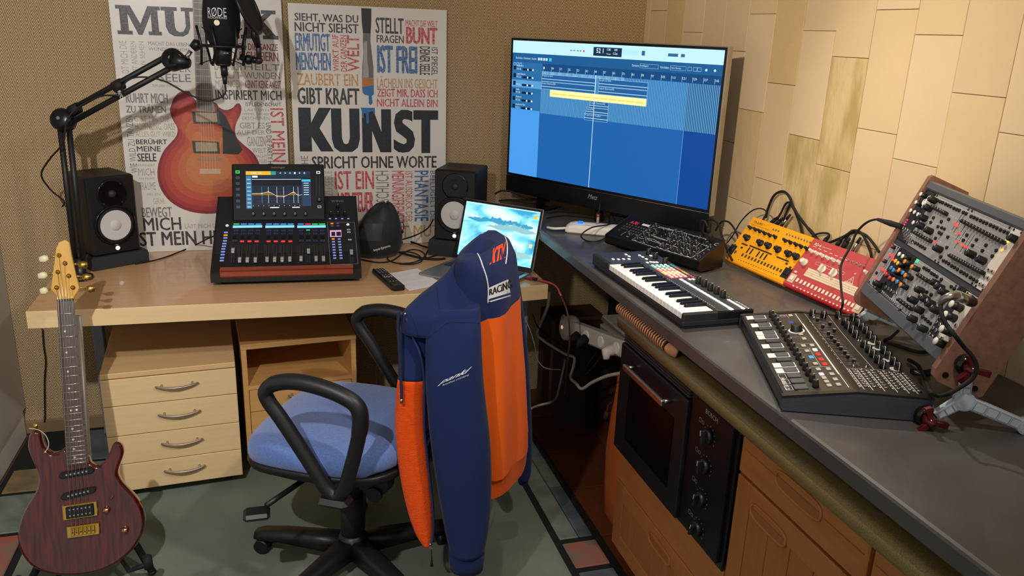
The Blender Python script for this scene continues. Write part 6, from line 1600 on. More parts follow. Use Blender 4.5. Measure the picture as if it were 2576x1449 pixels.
def small_boxes():
    k = .985; o = V((1.405, 2.256, .953)); u = V((.093, -.996, -.004)).normalized(); v = V((.578, .05, .814)).normalized(); W, Hh = .2857, .1546
    Z = zoom(1800, 460, 4.26)
    def case(t, m, mf, chamfer=0.):
        b = MB(); n0, n1 = -.024, -.012
        b.add([(0, 0, n0), (W, 0, n0), (W, Hh, n1), (0, Hh, n1), (0, -.004, 0), (W, -.004, 0), (W, Hh, 0), (0, Hh, 0)], [(3, 2, 1, 0), (4, 5, 6, 7), (0, 1, 5, 4), (1, 2, 6, 5), (2, 3, 7, 6), (3, 0, 4, 7)]); b.build('case', m, t)
        b = MB(); b.box(.0, W, -.012, .002, n0, -.0008, 0, .003); b.build('front_lip', mf, t)
        b = MB(); b.loft([[(x, .02, n0-.001), (x, .05, n0-.001), (x, .048, -.062), (x, .03, -.062)] for x in (W-.03, W-.05)], sm=False)
    # yellow bass line box
    Mt = frame(o, u, v); P_ = Panel(Mt)
    t = thing('bass_synthesizer', 'bright yellow bass line synthesizer propped against the stone wall', 'synthesizer', mw=Mt)
    yel = mat('box_yellow', 'F2A815', .4, noise=(6, .05)); case(t, yel, mat('box_yellow_front', 'EE9E0C', .4))
    kb = MB(); kb.lathe([(.0064, 0), (.0064, .002), (.0048, .003), (.0044, .0135), (.0035, .0145)], n=10); kb.box(-.0006, .0006, .001, .0044, .0145, .015, 1); ks = kb.mesh('knob', [black_pl, print_grey])
    kb = MB(); kb.lathe([(.0115, 0), (.0115, .003), (.0085, .004), (.0078, .016), (.0065, .0175)], n=14); kb.box(-.0008, .0008, .002, .0075, .0175, .018, 1); kl = kb.mesh('knob', [black_pl, print_grey])
    def at(p, par, x, y, me, n, h=.0): q = p.uv(Z(x, y), h); put(n, me, par, (q[0], q[1], 0))
    for x, y in ((360, 470), (415, 490), (462, 508), (515, 530), (570, 552), (628, 570), (735, 608), (790, 628), (850, 650), (905, 672), (965, 695)): at(P_, t, x, y, ks, 'knob', .009)
    for x, y in ((325, 577), (467, 632), (552, 662), (655, 702), (768, 748), (850, 778)): at(P_, t, x, y, kl, 'knob', .010)
    jk = jack_mesh('box', steel, .0034, .002)
    for x, y in ((622, 500), (650, 508), (678, 518), *[(768+31*i, 552+10.8*i) for i in range(9)]): at(P_, t, x, y, jk, 'jack')
    bt = pad_mesh('button', mat('button_umber', '4A3A20', .5), .0072, .0105, .002)
    for i in range(13): at(P_, t, 292+34*i, 772+14.2*i, bt, 'button')
    lg = pad_mesh('key_slot', black_pl, .0062, .021, .001)
    for x, y in ((350, 722), (385, 736), (455, 765), (495, 781), (535, 797)): at(P_, t, x, y, lg, 'key_slot')
    sq = pad_mesh('button', mat('button_dark', '2E2A24', .5), .009, .0065, .002)
    for x, y in ((210, 668), (283, 695), (763, 866), (803, 908)): at(P_, t, x, y, sq, 'button')
    for x, y, s in ((175, 712, .020), (757, 968, .020)):
        q = P_.uv(Z(x, y)); b = MB(); b.box(-s*.75, s*.75, -s*.85, s*.85, 0, .0006, 1); b.box(-s*.45, s*.45, -s*.28, s*.5, .0006, .0035, 0, .001); b.build('large_button', [black_pl, black_mt], t, (q[0], q[1], 0))
    at(P_, t, 215, 742, bt, 'button')
    pr = MB(); d_ = lambda x0, y0, x1, y1: P_.rect(Z, x0, y0, x1, y1)
    q = P_.uv(Z(412, 415)); pr.text('TD-3-MO', q[0], q[0]+.044, q[1]-.004, q[1]+.004, .0004, 0, .02); pr.text('Modded Out Analog Bass Line Synthesizer', q[0]-.004, q[0]+.088, q[1]-.012, q[1]-.0085, .0004)
    for (x, y, w) in ((282, 648, .030), (365, 672, .110), (655, 792, .056)):
        q = P_.uv(Z(x, y)); pr.quad(q[0], q[0]+w, q[1]-.0025, q[1]+.0025, .0004)
    for i in range(16):
        q = P_.uv(Z(247+27*i, 822+10.8*i)); pr.quad(q[0]-.002, q[0]+.002, q[1]-.0012, q[1]+.0012, .0004)
    rn = random.Random(8)
    for i in range(60): x, y = rn.uniform(.02, W-.02), rn.uniform(.05, Hh-.01); pr.quad(x, x+.004, y, y+.0008, .0004)
    pr.build('printing', mat('print_umber', '3A2A10', .6), t)['kind'] = 'stuff'
    b = MB(); q = P_.uv(Z(252, 583)); b.cyl((q[0], q[1], 0), (q[0], q[1], .002), .003, n=8); b.build('led', glow('led_orange', 'FF5A20', .9), t)
    prop('box_prop', 'black wedge propping up the yellow synthesizer', o+u*.10, u, v)
    # red drum machine
    o2 = o+u*(W+.003); Mr = frame(o2, u, v); R_ = Panel(Mr)
    t = thing('drum_machine', 'red drum machine with white buttons propped against the stone wall', 'drum machine', mw=Mr)
    red = mat('box_red', 'B8484A', .4, noise=(6, .05)); case(t, red, mat('box_red_front', 'B01E28', .35))
    wht = mat('button_cream', 'E6DFD2', .4)
    kb = MB(); kb.lathe([(.0064, 0), (.0064, .002), (.0048, .003), (.0044, .0135), (.0035, .0145)], n=10); kw = kb.mesh('knob', wht)
    kb = MB(); kb.lathe([(.0115, 0), (.0115, .003), (.0088, .004), (.0080, .015), (.0065, .0165)], n=14); kwl = kb.mesh('knob', wht)
    kb = MB(); kb.lathe([(.0125, 0), (.0125, .003), (.010, .004)], n=16); kb.box(-.0035, .0035, -.011, .011, .004, .014, 0, .001); kbar = kb.mesh('knob', wht)
    for x, y in ((1010, 715), (1068, 740), (1125, 762), (1185, 790), (1245, 812), (1310, 838)): at(R_, t, x, y, kw, 'knob', .012)
    at(R_, t, 932, 832, kwl, 'knob', .012); at(R_, t, 1130, 912, kbar, 'knob', .008); at(R_, t, 1250, 957, kbar, 'knob', .008); at(R_, t, 1600, 945, kw, 'knob', .012)
    for x, y in ((1425, 835), (1465, 850), (1510, 866), (1550, 885), (1592, 900)): at(R_, t, x, y, jk, 'jack')
    step = pad_mesh('button', wht, .0078, .0125, .0025)
    for i in range(16): at(R_, t, 875+39.4*i, 1040+18*i, step, 'button', .002)
    for x, y, s in ((820, 1020, .0115), (1530, 1340, .0125), (1580, 1270, .0105)):
        q = R_.uv(Z(x, y)); b = MB(); b.box(-s*1.05, s*1.05, -s*1.2, s*1.2, 0, .0007, 1); b.box(-s*.55, s*.55, -s*.6, s*.6, .0007, .003, 0, .0008); b.build('large_button', [wht, mat('panel_cream', 'CDBBA4', .5)], t, (q[0], q[1], 0))
    at(R_, t, 860, 955, pad_mesh('button', wht, .009, .006, .002), 'button')
    a0 = R_.uv(Z(960, 965)); a1 = R_.uv(Z(1545, 1215)); b = MB(); y0 = a0[1]-.008; y1 = a0[1]+.018
    b.box(a0[0], W-.012, y0, y1, 0, .0006)
    for i in range(1, 4): b.box(a0[0], W-.012, y0+(y1-y0)*i/4-.0003, y0+(y1-y0)*i/4+.0003, .0006, .0008, 1)
    for i in range(1, 8): xx = a0[0]+(W-.012-a0[0])*i/8; b.box(xx-.0003, xx+.0003, y0+(y1-y0)*(i % 4)/4, y0+(y1-y0)*((i % 4)+1)/4, .0006, .0008, 1)
    b.build('chart_label', [mat('panel_ivory', 'DCCDB4', .5), mat('print_red', 'A83A3C', .5)], t)
    pr = MB(); q = R_.uv(Z(1068, 655)); pr.text('RD-6', q[0], q[0]+.026, q[1]-.0045, q[1]+.0045, .0004, 0, .03); pr.text('Computer Controlled', q[0]+.030, q[0]+.066, q[1]-.003, q[1]+.002, .0004)
    q = R_.uv(Z(1458, 1040)); pr.line([(q[0]-.011, q[1]-.009), (q[0]+.011, q[1]-.009), (q[0], q[1]+.010)], .0013, .0004, 0, True); pr.text('D', q[0]-.003, q[0]+.003, q[1]-.006, q[1]+.002, .0004); q = R_.uv(Z(1428, 1075)); pr.text('behringer', q[0]-.016, q[0]+.016, q[1]-.004, q[1]+.004, .0004, 0, .02)
    for i in range(16): q = R_.uv(Z(835+39.0*i, 1103+17.6*i)); pr.quad(q[0]-.003, q[0]+.003, q[1]-.002, q[1]+.002, .0004)
    for i in range(7): q = R_.uv(Z(1062+58*i, 685+24*i)); pr.quad(q[0]-.006, q[0]+.006, q[1]-.0008, q[1]+.0008, .0004)
    q0, q1 = R_.uv(Z(1085, 845)), R_.uv(Z(1410, 930)); pr.rectline(q0[0], q1[0], q1[1]-.018, q0[1], .0007, .0004)
    pr.build('printing', mat('print_cream', 'E8D8C4', .6), t)['kind'] = 'stuff'
    b = MB(); q = R_.uv(Z(1072, 1090)); b.cyl((q[0], q[1], .0025), (q[0], q[1], .0032), .002, n=8); b.build('led', MATS['led_red'], t)
    b = MB(); q = R_.uv(Z(1498, 975)); b.cyl((q[0], q[1], 0), (q[0], q[1], .001), .0022, n=8); b.build('led', wht, t)
    prop('box_prop', 'black wedge propping up the red drum machine', o2+u*.10, u, v)

def prop(name, label, p, u, v):
    n = u.cross(v).normalized(); q = p+v*.07-n*.026
    t = thing(name, label, 'prop', (q.x, q.y, ZC+.0005)); h = q.z-ZC-.002
    b = MB(); uu = V((u.x, u.y, 0)).normalized(); w = V((-uu.y, uu.x, 0))
    b.loft([[uu*s+w*.0+V((0, 0, 0)), uu*s+w*.045, uu*s+w*.022+V((0, 0, h)), uu*s+w*.004+V((0, 0, h-.008))] for s in (.09, 0)], sm=False); b.build('wedge', black_mt, t)
small_boxes()

# ================================================================ semi-modular synthesizer
UM = V((-.37, -.929, 0)).normalized(); UB = V((.929, -.37, 0)).normalized()
def brute():
    far = V((1.124, 1.704, 0)); W, D_ = .4935, .285
    M_ = frame(V((far.x, far.y, ZC+.0005)), UM, UB); t = thing('semi_modular_synthesizer', 'black semi-modular synthesizer with grey pads and rows of knobs', 'synthesizer', mw=M_)
    blk = mat('brute_black', '1B1A19', .42, bump=(700, .08, .001)); side = mat('brute_side', '3A3E4C', .55, noise=(30, .15), stretch=(1, 1, 8))
    zf, zc_, zb, yc = .034, .052, .050, .140
    prof = [(.006, .004), (0, .010), (0, zf-.004), (.004, zf), (yc, zc_), (D_, zb), (D_, .004)]
    b = MB(); b.loft([[(x, y, z) for y, z in prof] for x in (W-.012, .012)], sm=False); b.build('case', blk, t)
    for x0, x1 in ((0, .012), (W-.012, W)):
        b = MB(); b.loft([[(x, y, z) for y, z in [(.004, .002), (-.001, .008), (-.001, zf-.006), (yc, zc_-.003), (D_, zb-.003), (D_-.004, .002)]] for x in (x1, x0)], sm=False); b.build('side_panel', side, t)
        b = MB(); b.loft([[(x, y, z) for y, z in [(-.002, zf-.006), (-.001, zf), (yc, zc_+.002), (D_+.001, zb+.002), (D_+.001, zb-.003), (yc, zc_-.003)]] for x in (x1, x0)], sm=False); b.build('top_rim', blk, t)
    Ml = frame(V((0, .004, zf)), V((1, 0, 0)), V((0, yc-.004, zc_-zf))); PL = Panel(M_ @ Ml); lo = thing_part('lower_face', t, (0, 0, 0)); lo.matrix_basis = Ml
    Mu = frame(V((0, yc, zc_)), V((1, 0, 0)), V((0, D_-yc, zb-zc_))); PU = Panel(M_ @ Mu); up = thing_part('upper_face', t, (0, 0, 0)); up.matrix_basis = Mu
    Z = zoom(1840, 740, 4.2625); Z6 = zoom(1860, 770, 6.9); Z7 = zoom(2020, 770, 6.9)
    face = mat('brute_face', '3A362E', .45); b = MB(); b.box(.014, W-.014, .03, .134, 0, .0005); b.build('face_plate', face, lo)
    b = MB(); b.box(.014, W-.014, .008, .138, 0, .0005); b.build('face_plate', mat('brute_face_dark', '1E1D1B', .45), up)
    padm = mat('pad_grey', '4E5153', .6); 
    def put_at(P, par, Zz, x, y, me, n, h=0., lift=.0005): q = P.uv(Zz(x, y), h); put(n, me, par, (q[0], q[1], lift)); return q
    # pads
    pc = [(340, 185), (365, 255), (425, 318), (445, 390), (510, 455), (545, 525), (575, 605), (630, 680), (665, 765), (735, 840), (765, 930), (835, 1010), (885, 1105), (945, 1200), (1005, 1295), (1060, 1400)]
    pw = pad_mesh('pad', padm, .0205, .027, .003); black_pad = pad_mesh('pad', mat('pad_dark', '3A3C3E', .6), .0175, .030, .004)
    frm = MB()
    for i, (x, y) in enumerate(pc):
        q = put_at(PL, lo, Z6, x, y, black_pad if i in (1, 3, 6, 8, 10) else pw, 'pad', .002)
        if i < 13 and i not in (1, 3, 6, 8, 10): frm.box(q[0]-.0125, q[0]+.0125, q[1]-.030, q[1]+.0165, .0005, .0009)
        if i >= 13: frm.rectline(q[0]-.011, q[0]+.011, q[1]-.030, q[1]-.016, .0008, .0009)
    q = PL.uv(Z6(145, 220)); frm.text('ARTURIA', q[0]-.012, q[0]+.012, q[1]-.003, q[1]+.003, .0009)
    q = PL.uv(Z(575, 965)); frm.text('MINIBRUTE 2S', q[0]-.030, q[0]+.030, q[1]-.004, q[1]+.004, .0009, 0, .01)
    kn = knob_mesh('brute', .0068, .0058, .0165); 
    seq = [(556, 125), (600, 185), (643, 250), (685, 320), (732, 390), (777, 460), (825, 535), (872, 610), (922, 690), (977, 770), (1027, 855), (1085, 945), (1143, 1035), (1198, 1130), (1263, 1230), (1325, 1330)]
    for x, y in seq: put_at(PL, lo, Z6, x, y, kn, 'knob', .010)
    b = MB(); b.lathe([(.0185, 0), (.0185, .002)], n=24, m=1); b.lathe([(.0145, .002), (.0145, .004), (.0125, .006), (.0122, .017), (.011, .018)], n=24); km = b.mesh('encoder', [black_pl, print_white]); put_at(PL, lo, Z6, 990, 400, km, 'encoder', .006)
    wb = {k: pad_mesh('button', m, .0125, .0095, .0022) for k, m in (('w', mat('brute_btn', 'B9B5A8', .5)), ('lit', glow('brute_lit', 'F4FBE6', 1.2)), ('red', glow('brute_red', 'FF3030', 1.1)), ('blue', glow('brute_blue', '58B0FF', 1.0)), ('pink', glow('brute_pink', 'FFD0F0', 1.1)))}
    for x, y, k in ((888, 172, 'w'), (1065, 495, 'w'), (1125, 575, 'w'), (1113, 697, 'w'), (1262, 690, 'w'), (1175, 787, 'w'), (1247, 893, 'blue'), (1320, 1008, 'w'), (1312, 768, 'lit'), (1367, 843, 'red'), (1420, 930, 'red'), (1482, 1012, 'red'), (1370, 1105, 'w'), (1425, 1190, 'pink'), (1470, 1255, 'w'), (1515, 1318, 'w'), (1558, 1385, 'w'), (1545, 1100, 'w'), (1607, 1188, 'w'), (1665, 1280, 'w'), (1720, 1370, 'w')): put_at(PL, lo, Z6, x, y, wb[k], 'button')
    q = PL.uv(Z6(752, 182)); b = MB(); b.lathe([(.008, 0), (.008, .0012), (.006, .0012), (.0055, 0)], n=18); b.build('phones_ring', grey_pl, lo, (q[0], q[1], .0005))
    b = MB(); q = PL.uv(Z6(895, 285)); b.text('00', q[0]-.008, q[0]+.008, q[1]-.005, q[1]+.005, .0009, 0, .01); b.build('display', glow('brute_disp', '4A58E8', 1.2), lo)
    frm.line([PL.uv(Z6(*p)) for p in ((970, 140), (1720, 1185))], .0016, .0009); frm.line([PL.uv(Z7(*p)) for p in ((0, 310), (795, 1415))], .0016, .0009)
    for a, c in (((810, 150), (860, 215)), ((880, 545), (1180, 540)), ((1000, 660), (1340, 655)), ((1040, 740), (1380, 735)), ((1210, 740), (1420, 1060)), ((1250, 1062), (1620, 1055))): frm.line([PL.uv(Z6(*a)), PL.uv(Z6(*c))], .0006, .0009)
    frm.build('printing', print_white, lo)['kind'] = 'stuff'
    # upper face: knobs, sliders, patch bay
    kw = MB(); kw.lathe([(.0078, 0), (.0066, .016), (.0055, .017)], n=12); kw.box(.0066*.6, .0078, -.0006, .0006, .0005, .0165, 1); kw.box(.001, .0056, -.0006, .0006, .017, .0174, 1); km = kw.mesh('knob', [black_pl, print_white])
    for x, y in ((165, 110), (360, 140), (612, 145), (862, 190), (720, 265), (775, 325), (958, 285), (1025, 350), (850, 395), (920, 480), (1092, 410), (1155, 490), (1232, 570), (1315, 665), (1060, 650), (1140, 735), (1405, 755), (1215, 820), (1485, 850), (1300, 915), (1570, 945), (1385, 1010), (1650, 1040)): put_at(PU, up, Z7, x, y, km, 'knob', .009)
    sl = MB(); sl.box(-.003, .003, -.0035, .0035, .002, .011, 0, .0012); sl.box(-.0006, .0006, -.0034, .0034, .011, .0114, 1); slm = sl.mesh('slider_cap', [black_pl, print_white])
    pr = MB()
    for x, y in ((250, 245), (465, 315), (342, 360), (540, 430), (440, 480), (490, 545), (548, 610), (605, 672), (655, 745), (722, 815), (775, 885), (880, 960)):
        q = PU.uv(Z7(x, y), .006)
        f = thing_part('slider', up, (q[0], 0, .0005)); b = MB(); b.box(-.0012, .0012, .014, .052, 0, .0003); b.build('slot', black_gl, f); put('cap', slm, f, (0, q[1], 0))
        for s in (-.0045, .0045): pr.quad(q[0]+s-.0004, q[0]+s+.0004, .018, .050, .0009)
        pr.quad(q[0]-.003, q[0]+.003, .010, .0116, .0009)
    jk = jack_mesh('nut', chrome, .0042, .003)
    P0 = [PU.uv(Z7(860, 1105)), PU.uv(Z7(1085, 1400))]
    for x0, y0 in ((860, 1105), (1000, 1112), (1195, 1130), (1400, 1145), (1590, 1162), (1745, 1185)):
        a = PU.uv(Z7(x0, y0))
        for i in range(8):
            xx = a[0]+i*(P0[1][0]-P0[0][0])/7
            if xx < W-.02 and a[1] < .136: put('jack', jk, up, (xx, a[1], .0005))
        pr.quad(a[0], W-.018, a[1]-.0085, a[1]-.0065, .0009)
        for i in range(8): xx = a[0]+i*(P0[1][0]-P0[0][0])/7; pr.quad(xx-.003, xx+.003, a[1]-.0125, a[1]-.0095, .0009)
    tg = MB(); tg.lathe([(.0028, 0), (.0028, .002), (.0011, .002), (.0009, .009), (.0014, .010), (0, .0105)], n=8); tgm = tg.mesh('toggle', chrome)
    for x, y in ((190, 190), (640, 220), (965, 590), (1010, 600), (880, 1030), (1095, 1050)): put_at(PU, up, Z7, x, y, tgm, 'toggle', .003)
    pr.line([PU.uv(Z7(*p)) for p in ((440, 165), (650, 440), (920, 760), (1240, 1115))], .0012, .0009); pr.line([PU.uv(Z7(*p)) for p in ((25, 135), (420, 645), (750, 1080), (985, 1415))], .0008, .0009); pr.line([PU.uv(Z7(*p)) for p in ((750, 1080), (1700, 1130))], .0008, .0009)
    for (x, y) in ((1190, 650), (1280, 740), (1480, 945), (1600, 1100)):
        q = PU.uv(Z7(x, y)); pr.lathe([(.0115, .0006), (.0115, .001), (.0095, .001)], (q[0], q[1], 0), n=18)
    pr.build('printing', mat('print_silver', 'BDBBB5', .5), up)['kind'] = 'stuff'
brute()
# ================================================================ modular rack on its stand
def rack():
    u = V((-.355, -.935, .004)).normalized(); v = V((.355, -.123, .927)); o = V((1.371, 1.577, 1.046)); W, Hh = .45, .305
    M_ = frame(o, u, v); P_ = Panel(M_); t = thing('modular_rack', 'tilted two-row modular synthesizer rack with wooden end cheeks', 'modular synthesizer', mw=M_)
    R1, R2, R3, R4, R5 = zoom(2160, 440, 8.05), zoom(2360, 480, 8.05), zoom(2160, 600, 8.05), zoom(2320, 640, 8.05), zoom(2240, 740, 8.05)
    rail = mat('rack_rail', '5C5F66', .4, .2); blk = mat('rack_black', '101012', .6)
    grey = mat('module_grey', '8E8E90', .5); dk = mat('module_dark', '1C1C20', .45); wht = mat('module_white', 'D9D2C8', .5)
    woodw = mat('walnut_cheek', '86604F', .5, noise=(10, .25), stretch=(1.2, 8, 8))
    b = MB(); b.box(0, W, 0, Hh, -.065, -.010, 0, .004); b.build('case', blk, t)
    rh = .028
    b = MB(); b.box(0, W, 0, rh, -.014, .003, 0, .002); b.build('rail', rail, t)
    b = MB(); b.box(0, W, Hh-.022, Hh, -.014, .003, 0, .004); b.build('rail', rail, t)
    ym = (P_.uv(R3(740, 40))[1]+P_.uv(R4(640, 480))[1])/2
    b = MB(); b.box(0, W, ym-.006, ym+.006, -.012, -.0035); b.build('centre_rail', mat('rack_rail_dark', '33353A', .5), t)
    # cheeks
    out = [(-.012, -.004), (Hh+.006, -.004), (Hh+.012, .002), (Hh+.012, .095), (Hh+.004, .104), (-.022, .104), (-.032, .094), (-.032, .012), (-.026, .002)]
    for x0, x1 in ((-.016, 0), (W, W+.018)):
        b = MB(); b.loft([[(x, yy, .001-dd) for yy, dd in out] for x in (x1, x0)], sm=False); c = b.build('end_cheek', woodw, t)
        if x0 > 0:
            for yy, dd in ((-.014, .018), (-.014, .082)):
                bb = MB(); bb.cyl((x1, yy, .001-dd), (x1+.0015, yy, .001-dd), .006, n=12); bb.build('screw', mat('screw_dark', '2A1612', .3, .5), c)
    # modules
    top0, top1, bot0, bot1 = ym+.006, Hh-.022, rh, ym-.006
    def mod(xa, xb, row, m, name='module'):
        b = MB(); y0, y1 = (top0, top1) if row else (bot0, bot1)
        b.box(xa+.0004, xb-.0004, y0+.001, y1-.001, -.006, 0, 0, .0004); k = b.build(name, m, t)
        for xx in (xa+.008, xb-.008):
            for yy in (y0+.004, y1-.004): bb = MB(); bb.cyl((xx, yy, 0), (xx, yy, .0015), .0026, n=8); bb.build('screw', black_mt, k)
        return k
    X = lambda Z, x, y, h=0.: P_.uv(Z(x, y), h)
    xw = X(R2, 1440, 870)[0]; xw2 = X(R5, 830, 1000)[0]; xb2 = X(R5, 690, 880)[0]
    mA = mod(.002, .062, 1, dk); mB = mod(.062, .235, 1, grey); mC = mod(.235, xw-.002, 1, grey); mD = mod(xw-.002, W-.001, 1, wht)
    mE = mod(.002, .052, 0, grey); mF = mod(.052, .150, 0, dk); mG = mod(.150, xb2, 0, grey); mH = mod(xb2, xw2, 0, dk); mI = mod(xw2, W-.001, 0, wht)
    def owner(x, y):
        if y > ym: return mA if x < .062 else mB if x < .235 else mC if x < xw-.002 else mD
        return mE if x < .052 else mF if x < .150 else mG if x < xb2 else mH if x < xw2 else mI
    def put_at(Z, x, y, me, n, h=0., mx=None):
        q = X(Z, x, y, h)
        if not (.004 < q[0] < W-.003 and rh < q[1] < Hh-.02): return
        put(n, me, owner(*q), (q[0], q[1], 0))
    def line(Z, a, c, n): return [(Z, a[0]+(c[0]-a[0])*i/(n-1), a[1]+(c[1]-a[1])*i/(n-1)) for i in range(n)]
    jk = jack_mesh('rack', mat('jack_dark', '2A2A2C', .3, .6), .0038, .0035); jn = jack_mesh('racknut', chrome, .0042, .003)
    jacks = [(R1, x, y) for x, y in ((1595, 515), (1645, 540), (1695, 560), (1510, 865), (1455, 960), (1670, 940), (1600, 1045), (1625, 1165), (1670, 1190), (1550, 1280))]
    jacks += [(R2, x, y) for x, y in ((30, 215), (85, 240), (145, 265), (195, 290), (250, 315), (310, 350), (365, 375), (420, 395), (505, 435), (560, 460), (660, 515), (720, 540), (780, 570), (850, 600), (910, 630), (975, 655), (1050, 690), (1115, 720), (1180, 750), (1255, 790), (1330, 820), (1400, 850), (60, 625), (210, 575), (575, 895), (505, 1000), (770, 990), (690, 1105), (960, 1100), (890, 1210), (1170, 1205), (1090, 1320), (190, 935), (65, 745), (120, 770), (55, 870), (170, 1145))]
    jacks += [(R4, x, y) for x, y in ((370, 50), (420, 125), (475, 150), (530, 185), (590, 230), (645, 260), (705, 300), (775, 345), (835, 380), (895, 415), (970, 465), (1030, 505), (1095, 545), (30, 270), (80, 295), (130, 325), (185, 375), (235, 405), (290, 440), (380, 510), (580, 650), (640, 695), (85, 760), (175, 820))]
    jacks += [(R3, x, y) for x, y in ((1085, 55), (1140, 85), (1190, 110), (1240, 145), (1285, 170), (1335, 200), (1670, 825), (1320, 590), (1370, 625), (1420, 650), (1475, 700), (1525, 730), (1580, 770), (360, 695), (525, 890), (420, 1065), (1370, 1085), (1460, 1130))]
    jacks += [(R5, x, y) for x, y in ((140, 290), (185, 320), (230, 365), (280, 415), (650, 460), (700, 500), (755, 550), (805, 590))]
    for Z, x, y in jacks: put_at(Z, x, y, jk, 'jack', .002)
    nuts = [(R4, x, y) for x, y in ((1345, 315), (1415, 350), (1485, 390), (1265, 445), (1330, 485), (1400, 520), (1165, 600), (1230, 635), (1300, 670))] + [(R5, x, y) for x, y in ((930, 560), (995, 610), (860, 680), (920, 730), (780, 800), (840, 855), (965, 830), (1035, 890), (1200, 650), (1320, 630), (1390, 680), (995, 450))]
    nuts += [(R3, 470+30*i, 1080+27*i) for i in range(10)] + [(R3, 545+52*i, 985+32*i) for i in range(5)] + [(R1, 890+45*(i % 4)+12*(i//4), 1070+25*(i % 4)+55*(i//4)) for i in range(20)]
    for Z, x, y in nuts: put_at(Z, x, y, jn, 'jack', .002)
    ks = knob_mesh('rk_s', .0044, .0038, .011); kl = knob_mesh('rk_l', .0078, .0072, .0185); kwt = knob_mesh('rk_w', .0078, .0072, .0185, black_pl, None)
    for L_ in (line(R1, (1480, 640), (1720, 755), 6), line(R2, (20, 390), (140, 455), 3), line(R2, (490, 615), (1300, 1035), 14), line(R1, (1140, 1170), (1430, 1330), 7), line(R4, (570, 25), (1200, 365), 14), line(R3, (1210, 740), (1380, 850), 4), line(R5, (170, 115), (400, 290), 5)):
        for Z, x, y in L_: put_at(Z, x, y, ks, 'knob', .006)
    for Z, x, y in ((R1, 1490, 500), (R1, 1390, 660), (R1, 1290, 860), (R1, 1230, 1020), (R1, 1400, 1120), (R2, 640, 1270), (R2, 850, 1390), (R3, 1590, 200), (R3, 370, 910), (R3, 1220, 1040), (R3, 1090, 1240), (R3, 1320, 1220), (R3, 1430, 1300), (R3, 1520, 890), (R3, 1620, 980), (R3, 1700, 1080), (R5, 430, 110), (R5, 560, 310), (R5, 790, 200), (R5, 890, 310), (R5, 430, 490), (R5, 640, 690), (R5, 660, 70)): put_at(Z, x, y, kl, 'knob', .010)
    wm = mat('knob_white_top', 'E4E2DC', .4)
    def topknob(key, m, r=.0062, h=.017):
        k = 'TK_'+key
        if k not in MATS:
            b = MB(); b.lathe([(r, 0), (r*.92, h*.9)], n=12); b.lathe([(r*.92, h*.9), (r*.8, h), (0, h)], n=12, m=1); MATS[k] = b.mesh('knob', [black_pl, m])
        return MATS[k]
    for x, y in ((1248, 385), (1410, 460), (1150, 550), (1300, 630), (1045, 715), (1120, 750), (1190, 795), (1095, 960)): put_at(R1, x, y, topknob('w', wm, .0058), 'knob', .017)
    put_at(R1, 1320, 545, knob_mesh('rk_white', .0095, .0085, .012, wm, print_black), 'knob', .012)
    cols = dict(white='E8E6E2', yellow='E8C23A', orange='F08A2A', blue='3A8ED8', red='C8283A')
    for c, L_ in (('white', ((810, 310), (880, 355))), ('yellow', ((735, 450), (780, 495))), ('orange', ((920, 460), (1065, 565), (800, 635), (930, 740), (690, 825), (835, 930))), ('blue', ((645, 590), (690, 640), (880, 690), (765, 870))), ('red', ((545, 720), (610, 790)))):
        for x, y in L_: put_at(R3, x, y, topknob(c, mat('knob_'+c, cols[c], .4), .0062, .019), 'knob', .019)
    for x, y in ((675, 160), (500, 445)): put_at(R3, x, y, topknob('r2', MATS['knob_red'], .005, .010), 'knob', .008)
    for Z, x, y, s in ((R5, 1330, 240, 'w'), (R5, 1200, 450, 'w'), (R5, 1010, 990, 'w'), (R5, 1130, 740, 'w'), (R2, 1480, 950, 'k'), (R2, 1290, 1330, 'k'), (R2, 1400, 1170, 's'), (R4, 1500, 230, 's')): put_at(Z, x, y, {'w': topknob('lg', wm, .0085, .024), 'k': kl, 's': ks}[s], 'knob', .012)
    for x, y in ((1560, 370), (1450, 520)): put_at(R5, x, y, knob_mesh('rk_big', .0105, .0098, .017, mat('knob_wine', '24100F', .35)), 'knob', .010)
    # lit fader caps and slots
    fc = MB(); fc.box(-.0028, .0028, -.002, .002, 0, .006, 0, .0008); fm = fc.mesh('fader_cap', glow('rack_red', 'FF4A4A', 1.3))
    fs_ = MB(); fs_.box(-.0006, .0006, -.021, .021, 0, .0004); sm = fs_.mesh('fader_slot', black_mt)
    for Z, x, y in ((R2, 325, 655), (R2, 360, 705), (R2, 405, 850), (R2, 375, 1020), (R2, 490, 1095), (R2, 545, 1125), (R1, 1545, 1355), (R3, 620, 325), (R3, 665, 335), (R3, 680, 380), (R3, 695, 432), (R3, 450, 600), (R3, 480, 630), (R3, 525, 645), (R3, 535, 700), (R3, 330, 790)):
        put_at(Z, x, y, fm, 'fader_cap', .004); q = X(Z, x, y, .004); put('fader_slot', sm, owner(*q), (q[0], q[1]+.006, 0))
    for x, y, c in ((990, 915, 'FF4A7A'), (960, 962, 'FF4A7A'), (935, 1010, 'FF4A7A')): q = X(R1, x, y); b = MB(); b.cyl((q[0], q[1], 0), (q[0], q[1], .002), .0018, n=8); b.build('led', glow('rack_pink', c, 1.4), owner(*q))
    q = X(R3, 1195, 460); b = MB(); b.box(q[0]-.004, q[0]+.004, q[1]-.004, q[1]+.004, 0, .003, 0, .001); b.build('lit_button', glow('rack_green', '2EF09A', 1.2), owner(*q))
    for Z, x, y, c in ((R2, 1425, 1030, 'FFE23A'), (R2, 1295, 1210, 'FFC23A')): q = X(Z, x, y); b = MB(); b.cyl((q[0], q[1], 0), (q[0], q[1], .002), .0028, n=8); b.build('led', glow('rack_'+c, c, 1.2), owner(*q))
